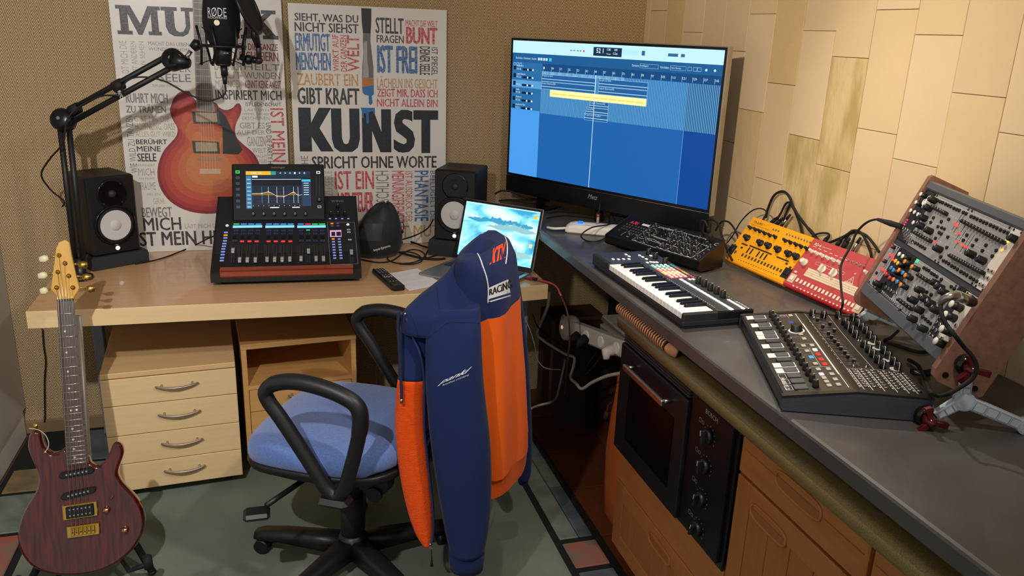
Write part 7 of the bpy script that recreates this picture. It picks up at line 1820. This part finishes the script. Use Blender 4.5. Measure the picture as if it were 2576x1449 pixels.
    # panel printing
    pr = MB(); rn = random.Random(9)
    for (xa, xb, ya, yb) in ((.066, xw-.006, top0+.008, top1-.008), (.155, xb2-.004, bot0+.006, bot1-.006), (.006, .05, bot0+.006, bot1-.006)):
        n = int((xb-xa)/.012)
        for i in range(n):
            x = xa+.012*i
            for r in (.12, .30, .55, .80): 
                if rn.random() < .7: pr.quad(x, x+rn.uniform(.004, .008), ya+(yb-ya)*r, ya+(yb-ya)*r+.0009, .0004)
            if rn.random() < .45: yy = ya+(yb-ya)*rn.choice((.15, .6)); pr.quad(x, x+.0004, yy, yy+.03, .0004)
        pr.line([(xa, yb), (xb, yb)], .0008, .0004); pr.line([(xa, (ya+yb)/2), (xb, (ya+yb)/2)], .0005, .0004)
    pr.build('printing', mat('print_pale_grey', 'D2D2D0', .6), t)['kind'] = 'stuff'
    # ---- stand: two Y-shaped brackets joining rack and synthesizer
    pale = mat('stand_pale_blue', 'B9C9D8', .4); inl = mat('stand_inlay', 'C6D6E4', .45); wine = mat('wine_acrylic', '6A1820', .15, trans=.35)
    pn = V((-.362, -.932, 0)).normalized(); ph = V((.932, -.362, 0)).normalized()
    Zs = zoom(2300, 860, 5.174)
    base_p = V((1.208, 1.147, 0))+pn*.022
    Mn = frame(base_p, ph, V((0, 0, 1))); Pn = Panel(Mn)
    hub = Pn.uv(Zs(642, 762)); a_up = Pn.uv(Zs(655, 470)); a_l = Pn.uv(Zs(285, 905)); a_r = Pn.uv(Zs(1400, 1200)); k1 = Pn.uv(Zs(700, 320)); k2 = Pn.uv(Zs(165, 990))
    zt = max(a_r[1], ZC+.016)
    def bracket(off, label):
        s = thing('stand_bracket', label, 'stand', mw=Matrix.Translation(pn*off) @ Mn, group='pale brackets holding the modular rack')
        def arm(p, q, w0, w1, name='arm'):
            p, q = V(p), V(q); e = (q-p).normalized(); n = V((-e.y, e.x)); b = MB()
            pts = [p-n*w0, q-n*w1, q+n*w1, p+n*w0]; b.prism([(x.x, x.y) for x in pts], -.007, .007, 0, .002); a = b.build(name, pale, s)
            L = (q-p).length; k = 3 if L < .09 else 4
            for i in range(k):
                s0, s1 = .16+.80*i/k, .16+.80*(i+1)/k-.03; r0 = w0+(w1-w0)*s0-.004; r1 = w0+(w1-w0)*s1-.004
                q4 = [p+e*L*s0-n*r0, p+e*L*s1-n*r1, p+e*L*s1+n*r1, p+e*L*s0+n*r0]; bb = MB(); bb.prism([(x.x, x.y) for x in q4], .007, .0078); bb.build('inlay', inl, a)
                bb = MB(); bb.line([(x.x, x.y) for x in q4], .0008, .0079, 0, True); bb.build('inlay_edge', grey_pl, a)
        arm(hub, k1, .011, .009); arm(hub, (k2[0]+.014, k2[1]+.006), .013, .009); arm(hub, (a_r[0], zt), .013, .011)
        b = MB(); b.cyl((*hub, -.008), (*hub, .0088), .019, n=24); b.build('hub', pale, s); b = MB(); b.cyl((*hub, .0088), (*hub, .0096), .0155, n=24); b.build('hub_cap', inl, s)
        b = MB(); b.cyl((a_r[0], zt, -.008), (a_r[0], zt, .0088), .0155, n=24); b.build('foot_disc', pale, s); b = MB(); b.cyl((a_r[0], zt, .0088), (a_r[0], zt, .0096), .012, n=24); b.build('foot_cap', inl, s)
        if off == 0:
            for p in (k1, k2):
                k = thing_part('wing_screw', s, (p[0], p[1], 0))
                b = MB(); b.lathe([(.020, -.014), (.021, -.006), (.015, .004)], n=20); b.build('washer', mat('washer_black', '120C0C', .2), k)
                b = MB(); b.lathe([(.0125, .004), (.0125, .014), (.010, .018), (.006, .028), (0, .03)], n=18); b.build('cap', wine, k)
                for a in (0, 120, 240):
                    q = math.radians(a-10); d = V((math.cos(q), math.sin(q), 0)); w = V((-d.y, d.x, 0)); bb = MB(); r0, r1 = d*.008, d*.032
                    bb.loft([[r0-w*.004+V((0, 0, .010)), r0+w*.004+V((0, 0, .010)), r0+w*.004+V((0, 0, .024)), r0-w*.004+V((0, 0, .024))], [r1-w*.006+V((0, 0, .014)), r1+w*.006+V((0, 0, .014)), r1+w*.006+V((0, 0, .024)), r1-w*.006+V((0, 0, .024))]], sm=False); bb.build('wing', wine, k)
    bracket(0, 'pale blue-white bracket with wine-red wing screws at the near end of the rack')
    bracket(-.52, 'pale blue-white bracket at the far end of the rack beside the red drum machine')
    # chrome plug and its thick cable
    pl = [X(R4, 980, 930, .030), X(R4, 690, 830, .050)]
    def wp(Z, x, y, h): q = X(Z, x, y, h); return M_ @ V((q[0], q[1], h))
    A, B_, C = wp(R4, 1010, 965, .020), wp(R4, 950, 925, .034), wp(R4, 690, 835, .072)
    D1, E1, F1 = wp(R4, 560, 850, .085), wp(R4, 430, 920, .088), wp(R4, 375, 990, .086)
    c = thing('patch_plug', 'chrome right-angle jack plug with black cable stuck into the modular rack', 'cable', tuple(A))
    b = MB(); b.cyl(A-A, B_-A, .010, .011, n=14); b.build('collar', mat('plug_collar', '2A1414', .4), c)
    b = MB(); b.cyl(B_-A, C-A, .010, .010, n=16); b.build('barrel', chrome, c)
    b = MB(); pts = catmull([C-A, D1-A, E1-A, F1-A], 5); b.tube(pts, [.0085-.0025*i/len(pts) for i in range(len(pts))], 10); b.build('spring', steel, c)
    cab = [F1, wp(R5, 1020, 300, .085), wp(R5, 1060, 480, .08), wp(R5, 1150, 640, .07), wp(R5, 1300, 830, .06)]
    Pc = Panel(Matrix.Translation(pn*.05) @ Mn)
    def sp(x, y): q = Pc.uv(Zs(x, y)); return Pc.M @ V((q[0], q[1], 0))
    cab += [sp(640, 60), sp(740, 170), sp(805, 300), sp(785, 430), sp(700, 525), sp(560, 612), sp(430, 682)]
    Pm = Panel(Matrix.Translation(pn*.0) @ Mn)
    cab += [wz(2300+310/5.174, 860+702/5.174, ZC+.062), wz(2300+225/5.174, 860+665/5.174, ZC+.066), wz(2300+170/5.174, 860+560/5.174, ZC+.04), wz(2300+110/5.174, 860+420/5.174, ZC+.012), wz(2300+40/5.174, 860+300/5.174, ZC+.008), wz(2285, 905, ZC+.006)]
    b = MB(); b.tube(catmull([p-A for p in cab], 6), .0042, 8); b.build('cord', rubber, c)
rack()

# ================================================================ cables and small things on the worktop
def cable(name, label, pts, r, m=None, k=6, cat='cable', group=None):
    o = V(pts[0]); b = MB(); b.tube(catmull([V(p)-o for p in pts], k), r, 6)
    return tag(b.build(name, m or rubber, None, o), label, cat, group)

def counter_smalls():
    # white power strip
    a = wz(1421, 586, ZC); c = wz(1535, 596, ZC); x = (c-a).normalized(); y = V((-x.y, x.x, 0))
    t = thing('power_strip', 'white power strip with a glowing blue switch on the black worktop', 'power strip', mw=frame(V((a.x, a.y, ZC+.0005)), x, y))
    b = MB(); Wd, L = .062, .24
    prof = [(0, .004), (0, .02), (.008, .030), (.03, .036), (.05, .036), (Wd, .026), (Wd, .004)]
    rows = []
    for s, k in ((0, .55), (.012, .85), (.03, 1.0), (L-.02, 1.0), (L, .8)): rows.append([(s, Wd/2+(yy-Wd/2)*(.8 if s in (0, L) else 1), .004+(zz-.004)*k) for yy, zz in prof])
    b.loft(rows[::-1], sm=False); b.build('housing', white_pl, t)
    b = MB(); b.box(.006, L-.006, .004, Wd-.004, 0, .004); b.build('base', grey_pl, t)
    b = MB(); b.box(.042, .062, .018, .042, .034, .041, 0, .003); b.build('switch', glow('switch_blue', '1E6CFF', 1.6), t)
    b = MB()
    for i in range(12): b.quad(.072+.0018*i, .0728+.0018*i+.0004*(i % 3), .012, .020, .0322)
    b.text('Quig', .175, .205, .012, .022, .0325); b.build('label_print', mat('print_mid', '7A7A7A', .6), t)['kind'] = 'stuff'
    p = [a+V((0, 0, .014))+y*.02, wz(1395, 575, ZC+.012), wz(1377, 572, ZC+.008)]
    cable('mains_cable', 'thick white mains cord leading into the white power strip', p, .005, white_pl)
    # red-tipped plug standing on the strip
    q = a+x*.115+y*.03; q.z = ZC+.0375
    t = thing('cable_tester', 'small clear tube with red cap standing on the power strip', 'plug', tuple(q))
    b = MB(); b.cyl((0, 0, 0), (0, 0, .026), .005, n=10); b.build('barrel', mat('clear_grey', 'B8B0AA', .2, alpha=.7), t)
    b = MB(); b.cyl((0, 0, .026), (0, 0, .036), .005, .0045, n=10); b.build('cap', mat('cap_red', 'C0463C', .4), t)
    top = q+V((0, 0, .036))
    cable('thin_cable', 'thin black cable arching from the red-capped plug to the power adapters', [top, top+V((.004, .0, .03)), wy(1512, 515, 2.86), wy(1535, 530, 2.84), wz(1543, 560, ZC+.03), wz(1540, 580, ZC+.012), wz(1520, 600, ZC+.004), wz(1495, 608, ZC+.004), wz(1470, 603, ZC+.004), wz(1463, 590, ZC+.03), wz(1490, 572, ZC+.045), wz(1530, 565, ZC+.04), wz(1560, 552, ZC+.04)], .0026)
    # black power adapters and a small hub
    def brick(px, w, d, h, ang, lab, lead=True):
        p = wz(*px, ZC); t = thing('power_adapter', lab, 'adapter', (p.x, p.y, ZC+.0005), ang)
        b = MB(); b.box(0, w, 0, d, 0, h, 0, .004); b.build('body', black_pl, t)
        b = MB(); b.box(w*.15, w*.8, d*.25, d*.75, h, h+.0004); b.build('label', dark_mt, t)
        pr = MB()
        for i in range(5): pr.quad(w*.2, w*.7, d*.3+i*d*.085, d*.3+i*d*.085+.0016, h+.0007)
        pr.build('label_print', print_grey, t)['kind'] = 'stuff'
    brick((1529, 567), .11, .055, .042, -.75, 'large black power adapter behind the wedge-shaped synthesizer')
    brick((1585, 566), .065, .045, .03, -.72, 'small black power adapter with printed label in front of the television')
    brick((1628, 578), .065, .045, .03, -.70, 'small black power adapter beside the ridged black hub')
    p = wz(1505, 556, ZC); t = thing('black_jar', 'small black cylindrical tub below the television', 'tub', (p.x, p.y, ZC+.0005)); b = MB(); b.lathe([(.017, 0), (.018, .003), (.018, .034), (.0165, .036)], n=16); b.build('tub', black_pl, t); b = MB(); b.lathe([(.0168, .036), (.0172, .042), (.015, .044), (0, .044)], n=16); b.build('lid', dark_mt, t)
    p = wz(1652, 600, ZC); t = thing('usb_hub', 'low black ridged hub with a tiny blue light behind the synthesizer', 'hub', (p.x, p.y, ZC+.0005), -.80)
    b = MB(); b.box(0, .12, 0, .05, 0, .028, 0, .010); b.build('body', black_gl, t)
    for i in range(12): b = MB(); b.box(.03+.007*i, .034+.007*i, .01, .046, .028, .0295); b.build('ridge', black_pl, t)
    b = MB(); b.sphere((.012, .012, .028), .003, 8, 6); b.build('led', glow('hub_led', '4A80FF', 1.8), t)
    # plug and cords between the synthesizer and the wall
    nb = V((1.318, 2.20, ZC+.094))
    t = thing('power_plug', 'black cable plug stuck in the rear corner of the wedge-shaped synthesizer', 'plug', tuple(wy(1785, 590, 2.20)))
    o = wy(1785, 590, 2.20); b = MB(); b.cyl(wy(1792, 608, 2.20)-o, wy(1784, 585, 2.20)-o, .010, .008, n=10); b.cyl(wy(1784, 585, 2.20)-o, wy(1780, 572, 2.20)-o, .006, .004, n=10); b.build('body', rubber, t)
    b = MB(); b.tube(catmull([p-o for p in (wy(1780, 572, 2.20), wy(1774, 558, 2.21), wy(1764, 556, 2.23), wy(1762, 575, 2.26), wy(1772, 595, 2.30), wz(1775, 610, ZC+.004))], 5), .003, 6); b.build('cord', rubber, t)
    def wq(pts, x): return [wx(u, v, x) for u, v in pts]
    cable('synth_cable', 'black cable arching up behind the wedge-shaped synthesizer', wq([(1768, 590), (1772, 560), (1790, 552), (1808, 565), (1815, 590), (1830, 630), (1842, 655)], 1.40), .0035)
    cable('synth_cable', 'black cable looping from the television foot toward the yellow synthesizer', wq([(1800, 580), (1815, 558), (1835, 560), (1852, 585), (1858, 610), (1848, 640)], 1.45), .0032)
    cable('synth_cable', 'thin black cable climbing over the far corner of the yellow synthesizer', wq([(1828, 612), (1845, 590), (1862, 560), (1885, 535), (1905, 525), (1922, 527), (1928, 537), (1921, 550)], 1.50), .0022)
    # loops above the yellow box
    g = 'patch cables behind the yellow synthesizer'
    yx = 1.545
    cable('patch_cable', 'thick black cable making the tallest arch above the yellow synthesizer', wq([(1926, 548), (1932, 525), (1945, 495), (1960, 483), (1976, 484), (1988, 500), (1994, 520), (2008, 542), (2025, 565), (2045, 590), (2060, 605)], yx), .0042)
    cable('patch_cable', 'black cable arching lower above the yellow synthesizer', wq([(1955, 552), (1965, 535), (1975, 515), (1985, 509), (1994, 520), (2005, 545), (2012, 565), (2018, 592)], yx), .0036)
    cable('patch_cable', 'black cable dropping behind the gap between yellow and red boxes', wq([(1970, 555), (1980, 530), (1990, 512), (1998, 525), (2020, 560), (2040, 580), (2056, 600)], 1.553), .0036)
    for i, (p0, p1, m) in enumerate((((1918, 556), (1927, 542), chrome), ((1938, 563), (1958, 545), rubber), ((1950, 568), (1970, 548), rubber), ((1962, 573), (1988, 540), steel))):
        a_, c_ = wx(*p0, 1.535), wx(*p1, 1.54); t = thing('jack_plug', ['slim chrome jack plug at the far end of the yellow synthesizer', 'black MIDI plug behind the yellow synthesizer beside the chrome plug', 'black MIDI plug behind the yellow synthesizer beside the steel plug', 'long steel jack plug standing behind the yellow synthesizer'][i], 'plug', tuple(a_))
        b = MB(); b.cyl(V((0, 0, 0)), (c_-a_)*.65, .0065 if m is rubber else .0048, n=10); b.build('barrel', m, t); b = MB(); b.cyl((c_-a_)*.65, c_-a_, .005, .0035, n=10); b.build('strain_relief', rubber, t)
    # loops above the red box
    cable('patch_cable', 'black cable bending low over the join of the red drum machine', wq([(2040, 600), (2052, 590), (2070, 586), (2084, 588), (2085, 597), (2076, 608)], 1.545), .003)
    cable('patch_cable', 'black cable arching above the red drum machine toward the wall', wq([(2118, 622), (2130, 598), (2142, 583), (2155, 580), (2170, 590), (2180, 610), (2190, 635), (2192, 652)], 1.55), .0038)
    cable('patch_cable', 'black cable arching above the red drum machine and running down behind the rack', wq([(2105, 615), (2125, 595), (2150, 585), (2175, 590), (2195, 610), (2212, 635)], 1.553), .0038)
    cable('patch_cable', 'black cable lying along the back of the red drum machine', wq([(2082, 612), (2100, 605), (2125, 594), (2145, 580)], 1.545), .004)
    for i, (p0, p1, m) in enumerate((((2105, 618), (2119, 598), rubber), ((2118, 625), (2138, 600), rubber), ((2142, 636), (2165, 598), steel), ((2072, 611), (2084, 594), rubber))):
        a_, c_ = wx(*p0, 1.54), wx(*p1, 1.545); t = thing('jack_plug', ['black MIDI plug behind the red drum machine, first beside the yellow box', 'black MIDI plug behind the red drum machine beside the steel plug', 'bent steel jack plug standing behind the red drum machine', 'small black power plug behind the corner of the red drum machine'][i], 'plug', tuple(a_))
        b = MB(); b.cyl(V((0, 0, 0)), (c_-a_)*.65, .0065 if m is rubber else .0048, n=10); b.build('barrel', m, t); b = MB(); b.cyl((c_-a_)*.65, c_-a_, .005, .0035, n=10); b.build('strain_relief', rubber, t)
    # long cable from the rack over the red box to the front synthesizer
    p = [wx(2268, 570, 1.43), wx(2240, 562, 1.43), wx(2208, 552, 1.43)]
    q = p + [wx(2180, 560, 1.42), wx(2155, 585, 1.42), wx(2140, 620, 1.41), wx(2118, 660, 1.38), wx(2114, 690, 1.35), wx(2117, 735, 1.31), wx(2120, 765, 1.27), wz(2112, 786, ZC+.056)]
    cable('long_patch_cable', 'long black cable hanging from the modular rack across the red drum machine', q, .0030)
    t = thing('patch_connector', 'black cable connector at the left edge of the modular rack', 'plug', tuple(p[0])); b = MB(); b.tube([p[0]-p[0], p[1]-p[0], p[2]-p[0]], [.0065, .0075, .004], 8); b.build('sleeve', rubber, t)
    # cables under the rack
    cable('rack_cable', 'black cable curling on the worktop below the modular rack', [wz(2260, 832, ZC+.03), wz(2240, 850, ZC+.02), wz(2225, 858, ZC+.006), wz(2260, 870, ZC+.004), wz(2310, 885, ZC+.004), wz(2345, 880, ZC+.004)], .004)
    cable('rack_cable', 'black cable running behind the front synthesizer below the rack', [wz(2290, 930, ZC+.004), wz(2320, 935, ZC+.004), wz(2350, 930, ZC+.004), wz(2385, 915, ZC+.004)], .004)
    t = thing('jack_plug', 'steel jack plug lying on the worktop behind the semi-modular synthesizer', 'plug', tuple(wz(2298, 936, ZC+.005))); a_ = wz(2298, 936, ZC+.005); c_ = wz(2325, 940, ZC+.005); b = MB(); b.cyl(V((0, 0, 0)), c_-a_, .0045, n=10); b.build('barrel', chrome, t); b = MB(); b.cyl(c_-a_, (c_-a_)*1.6, .0055, .004, n=10); b.build('strain_relief', rubber, t)
    # cables left of the television
    for i, (pp, r) in enumerate((([(1245, 488), (1262, 480), (1285, 482), (1310, 492), (1340, 500), (1380, 505)], .004), ([(1255, 505), (1290, 503), (1330, 510), (1380, 520), (1430, 528)], .004), ([(1380, 535), (1420, 532), (1470, 538), (1520, 548)], .003), ([(1375, 548), (1420, 542), (1460, 545), (1520, 552)], .0025))):
        cable('loose_cable', ['black cable rising from the speaker behind the laptop', 'black cable lying behind the laptop lid', 'thin black cable lying below the television toward the adapters', 'thinnest black cable lying on the worktop between laptop and adapters'][i], [wz(u, v, ZC+.005) if u > 1340 else wy(u, v, 3.16) for u, v in pp], r)
    cable('red_cable', 'short red cable lying on the worktop below the television', [wz(1335, 512, ZC+.006), wz(1350, 507, ZC+.006), wz(1372, 501, ZC+.006)], .004, mat('cable_red', 'C4483E', .6))
counter_smalls()

def desk_cables():
    lay = lambda L, h=.004: [wz(u, v, ZD+h) for u, v in L]
    cable('loose_cable', 'black cable coiled in wide loops on the desk beside the pouch', lay([(905, 652), (950, 660), (985, 656), (1010, 640), (1035, 628), (1060, 632), (1068, 645), (1040, 660), (1000, 662), (975, 652), (985, 640), (1020, 633), (1050, 640), (1062, 655), (1040, 664), (1005, 664)]), .0026)
    cable('loose_cable', 'black cable lying straight from the pouch to the laptop', lay([(990, 630), (1030, 642), (1065, 650), (1100, 652), (1120, 650)], .006), .0045)
    cable('loose_cable', 'black cable lying behind the coils along the art poster', lay([(1000, 618), (1020, 606), (1045, 612), (1075, 622), (1095, 616)], .006), .0038)
    cable('loose_cable', 'thin black cable curling around the foam pad of the right speaker', lay([(1120, 622), (1090, 618), (1075, 632), (1072, 648), (1100, 642), (1140, 636)], .004), .0026)
    p = [wy(1090, 552, 3.19), wy(1075, 575, 3.18), wy(1045, 592, 3.17), wz(1010, 603, ZD+.02), wz(990, 608, ZD+.008)]
    cable('loose_cable', 'black cable hanging from the speaker in front of the art poster', p, .003)
    # cable running down the sisal wall behind the guitar
    cable('wall_cable', 'dark red-brown cable hanging down the sisal wall below the desk', [wy(107, 828, 3.35), wy(110, 870, 3.35), wy(115, 910, 3.35), wy(112, 960, 3.35), wy(113, 1040, 3.35), wy(112, 1062, 3.35)], .0032, mat('cable_maroon', '2E1512', .5))
desk_cables()

# ================================================================ under the worktop
def under_counter():
    # long multi-socket strip hanging at the back of the open bay
    a = wx(1440, 826, 1.06); c = wx(1590, 884, 1.10)
    t = thing('socket_strip', 'grey-white multi-socket strip hung below the worktop with plugs', 'power strip', tuple(a)); x = (c-a); L = x.length
    Mx = frame((0, 0, 0), x, V((0, .5, .9)).cross(x).cross(x)*-1)
    st = mat('strip_white', 'BDBAB4', .4)
    b = MB(); b.T = Mx; b.box(0, L, -.03, .03, -.02, .02, 0, .006); b.build('housing', st, t)
    for i in range(3): b = MB(); b.T = Mx; b.cyl((L*(.35+.25*i), 0, .0), (L*(.35+.25*i), 0, .024), .02, n=18); b.build('socket', white_pl, t)
    b = MB(); b.T = Mx; b.lathe([(.045, -.02), (.05, 0), (.045, .03), (.03, .038), (0, .038)], (-.01, 0, 0), n=20); b.build('end_housing', st, t)
    b = MB(); b.T = Mx; b.tube([(math.cos(q)*.022-.055, math.sin(q)*.022+.02, .01) for q in [i*math.pi*2/16 for i in range(16)]], .004, 6, closed=True); b.build('hanging_loop', st, t)
    b = MB(); b.T = Mx; b.cyl((-.01, .005, .038), (-.01, .005, .041), .007, n=10); b.build('pilot_light', glow('pilot_pink', 'E89A9A', .8), t)
    for i, f in enumerate((.22, .36)):
        b = MB(); b.T = Mx; b.tube([(L*f, -.01, .024), (L*f+.004, -.02, .05), (L*f-.01, -.045, .055)], [.02, .014, .007], 8); b.build('plug', rubber, t)
    b = MB(); b.T = Mx; b.tube([(L*.8, -.01, .02), (L*.8, -.02, .048), (L*.82, -.04, .05)], [.024, .018, .010], 8); b.build('plug', white_pl, t)
    # cords
    wh = mat('cord_white', 'C8C6C2', .45)
    cable('white_cord', 'thick white cord hanging from the desk edge past the sockets', [wx(1382, 735, .96), wx(1378, 770, .97), wx(1362, 810, 1.0), wx(1352, 840, 1.03), wx(1365, 855, 1.05), wx(1395, 875, 1.08), wx(1425, 892, 1.1), wx(1445, 900, 1.1), wx(1442, 925, 1.1), wx(1436, 950, 1.08), wx(1450, 965, 1.05), wx(1464, 978, 1.03), wx(1490, 962, 1.03), wx(1530, 945, 1.03), wx(1575, 938, 1.03)], .006, wh)
    cable('white_cord', 'grey-white cord curving from the sockets down behind the jacket', [wx(1422, 905, 1.12), wx(1417, 930, 1.1), wx(1408, 970, 1.08), wx(1400, 1000, 1.05), wx(1385, 1012, 1.0), wx(1355, 1020, .95), wx(1335, 1028, .9)], .005, mat('cord_grey', '9A9894', .5))
    cable('black_cable', 'black looped cord hanging from the socket strip', [wx(1460, 950, 1.12), wx(1480, 915, 1.12), wx(1505, 880, 1.13), wx(1512, 858, 1.14), wx(1525, 851, 1.14), wx(1530, 862, 1.14), wx(1520, 885, 1.13), wx(1490, 925, 1.12), wx(1460, 958, 1.12)], .0035)
    cable('thin_grey_wire', 'thin grey wire curving beside the jacket below the desk', [wx(1320, 800, .86), wx(1335, 835, .88), wx(1345, 870, .9), wx(1350, 900, .92), wx(1370, 925, .95), wx(1410, 930, 1.0)], .0016, MATS['cord_grey'])
    cable('black_cable', 'black cord crossing from the desk leg to the plugs', [wx(1340, 790, .9), wx(1355, 825, .98), wx(1385, 850, 1.05), wx(1420, 872, 1.1), wx(1445, 873, 1.14), wx(1462, 862, 1.16)], .003)
    # light curved cable by the chair arm against the wall
    cable('white_cord', 'cream cord bowed against the sisal wall behind the chair', [wy(966, 868, 3.3), wy(955, 885, 3.3), wy(948, 910, 3.3), wy(945, 940, 3.3), wy(947, 970, 3.3)], .005, mat('cord_cream', 'B8A488', .5))
    # stack of newspapers on a low board
    t = thing('paper_stack', 'stack of folded newspapers and magazines below the worktop', 'papers', (1.38, 2.66, 0))
    rn = random.Random(6); z = .46
    b = MB(); b.box(-.15, .15, -.20, .30, z-.02, z, 0, .002); b.build('board', mat('board_dark', '2C241E', .7), t)
    for dx in (-.13, .10):
        for dy in (-.18, .27): b = MB(); b.box(dx-.015, dx+.015, dy-.015, dy+.015, 0.0005, z-.02); b.build('board_leg', black_mt, t)
    for i in range(9):
        h = rn.uniform(.006, .016); b = MB(); b.T = Matrix.Rotation(rn.uniform(-.12, .12), 4, 'Z'); b.box(-.14, .12, -.15, .18, z, z+h, 0, .001); b.build('folded_paper', mat('news_%d' % (i % 3), ('8E8A84', '6E6A66', 'A8A49C')[i % 3], .9, noise=(40, .2)), t); z += h
    # orange cloth bag leaning on the oven cabinet, black bag behind it
    tp = [wx(1487, 965, 1.10), wx(1530, 990, 1.04), wx(1562, 1040, 1.0)]
    t = thing('orange_bag', 'orange cloth bag with a dark drawstring under the worktop', 'bag', (1.22, 2.22, .0005))
    o = V((1.22, 2.22, .0005)); oc = mat('bag_orange', 'C8641E', .85, noise=(4, .12), bump=(20, .4, .01)); b = MB(); rows = []
    for z, k in ((0, .9), (.02, 1.0), (.12, 1.02), (.25, 1.0), (.38, .95), (.47, .90), (.50, .86)):
        r = []
        for i in range(32):
            a = 2*math.pi*i/32; f = 1+.03*math.sin(4*a+z*9)+.02*math.sin(9*a-z*14)
            c_, s_ = math.cos(a), math.sin(a); r.append((math.copysign(abs(c_)**.6, c_)*.16*k*f, math.copysign(abs(s_)**.6, s_)*.17*k*f, z*1.0-.10*max(0, -s_*.0)+ .05*(s_)*(z/.5)))
        rows.append(r)
    b.loft(rows); b.build('cloth', oc, t)
    b = MB(); e = wx(1531, 1018, 1.05)-o; b.tube(catmull([wx(1538, 1012, 1.06)-o, wx(1530, 1020, 1.052)-o, wx(1527, 1036, 1.05)-o], 4), .004, 6); b.tube([wx(1527, 1036, 1.05)-o, wx(1524, 1052, 1.05)-o], .009, 8); b.build('drawstring', mat('string_brown', '4A1E0C', .7), t)
    t = thing('black_bag', 'slumped black bag lying on top of the orange bag', 'bag', (1.28, 2.24, .57)); b = MB(); rows = []
    for z, k in ((0, .9), (.03, 1.0), (.09, .95), (.15, .75), (.18, .4)):
        rows.append([(math.cos(2*math.pi*i/28)*.17*k*(1+.05*math.sin(3*2*math.pi*i/28+z*20)), math.sin(2*math.pi*i/28)*.15*k, z+.02*math.sin(2*math.pi*i/28*2)) for i in range(28)])
    b.loft(rows); b.build('cloth', mat('bag_black', '0E0E10', .7, bump=(25, .4, .01)), t)
    b = MB(); b.tube([(-.10, -.08, .15), (-.06, -.09, .18), (.02, -.08, .18), (.06, -.06, .15)], .008, 6); b.build('handle', rubber, t)
    # dark cardboard box further back
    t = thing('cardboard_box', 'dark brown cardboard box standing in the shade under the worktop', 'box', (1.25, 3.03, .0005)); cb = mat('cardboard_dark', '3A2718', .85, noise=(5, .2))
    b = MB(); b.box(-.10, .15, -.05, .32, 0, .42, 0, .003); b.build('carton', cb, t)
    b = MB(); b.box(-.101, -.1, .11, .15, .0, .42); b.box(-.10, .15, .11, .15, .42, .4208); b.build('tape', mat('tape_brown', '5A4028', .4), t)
under_counter()
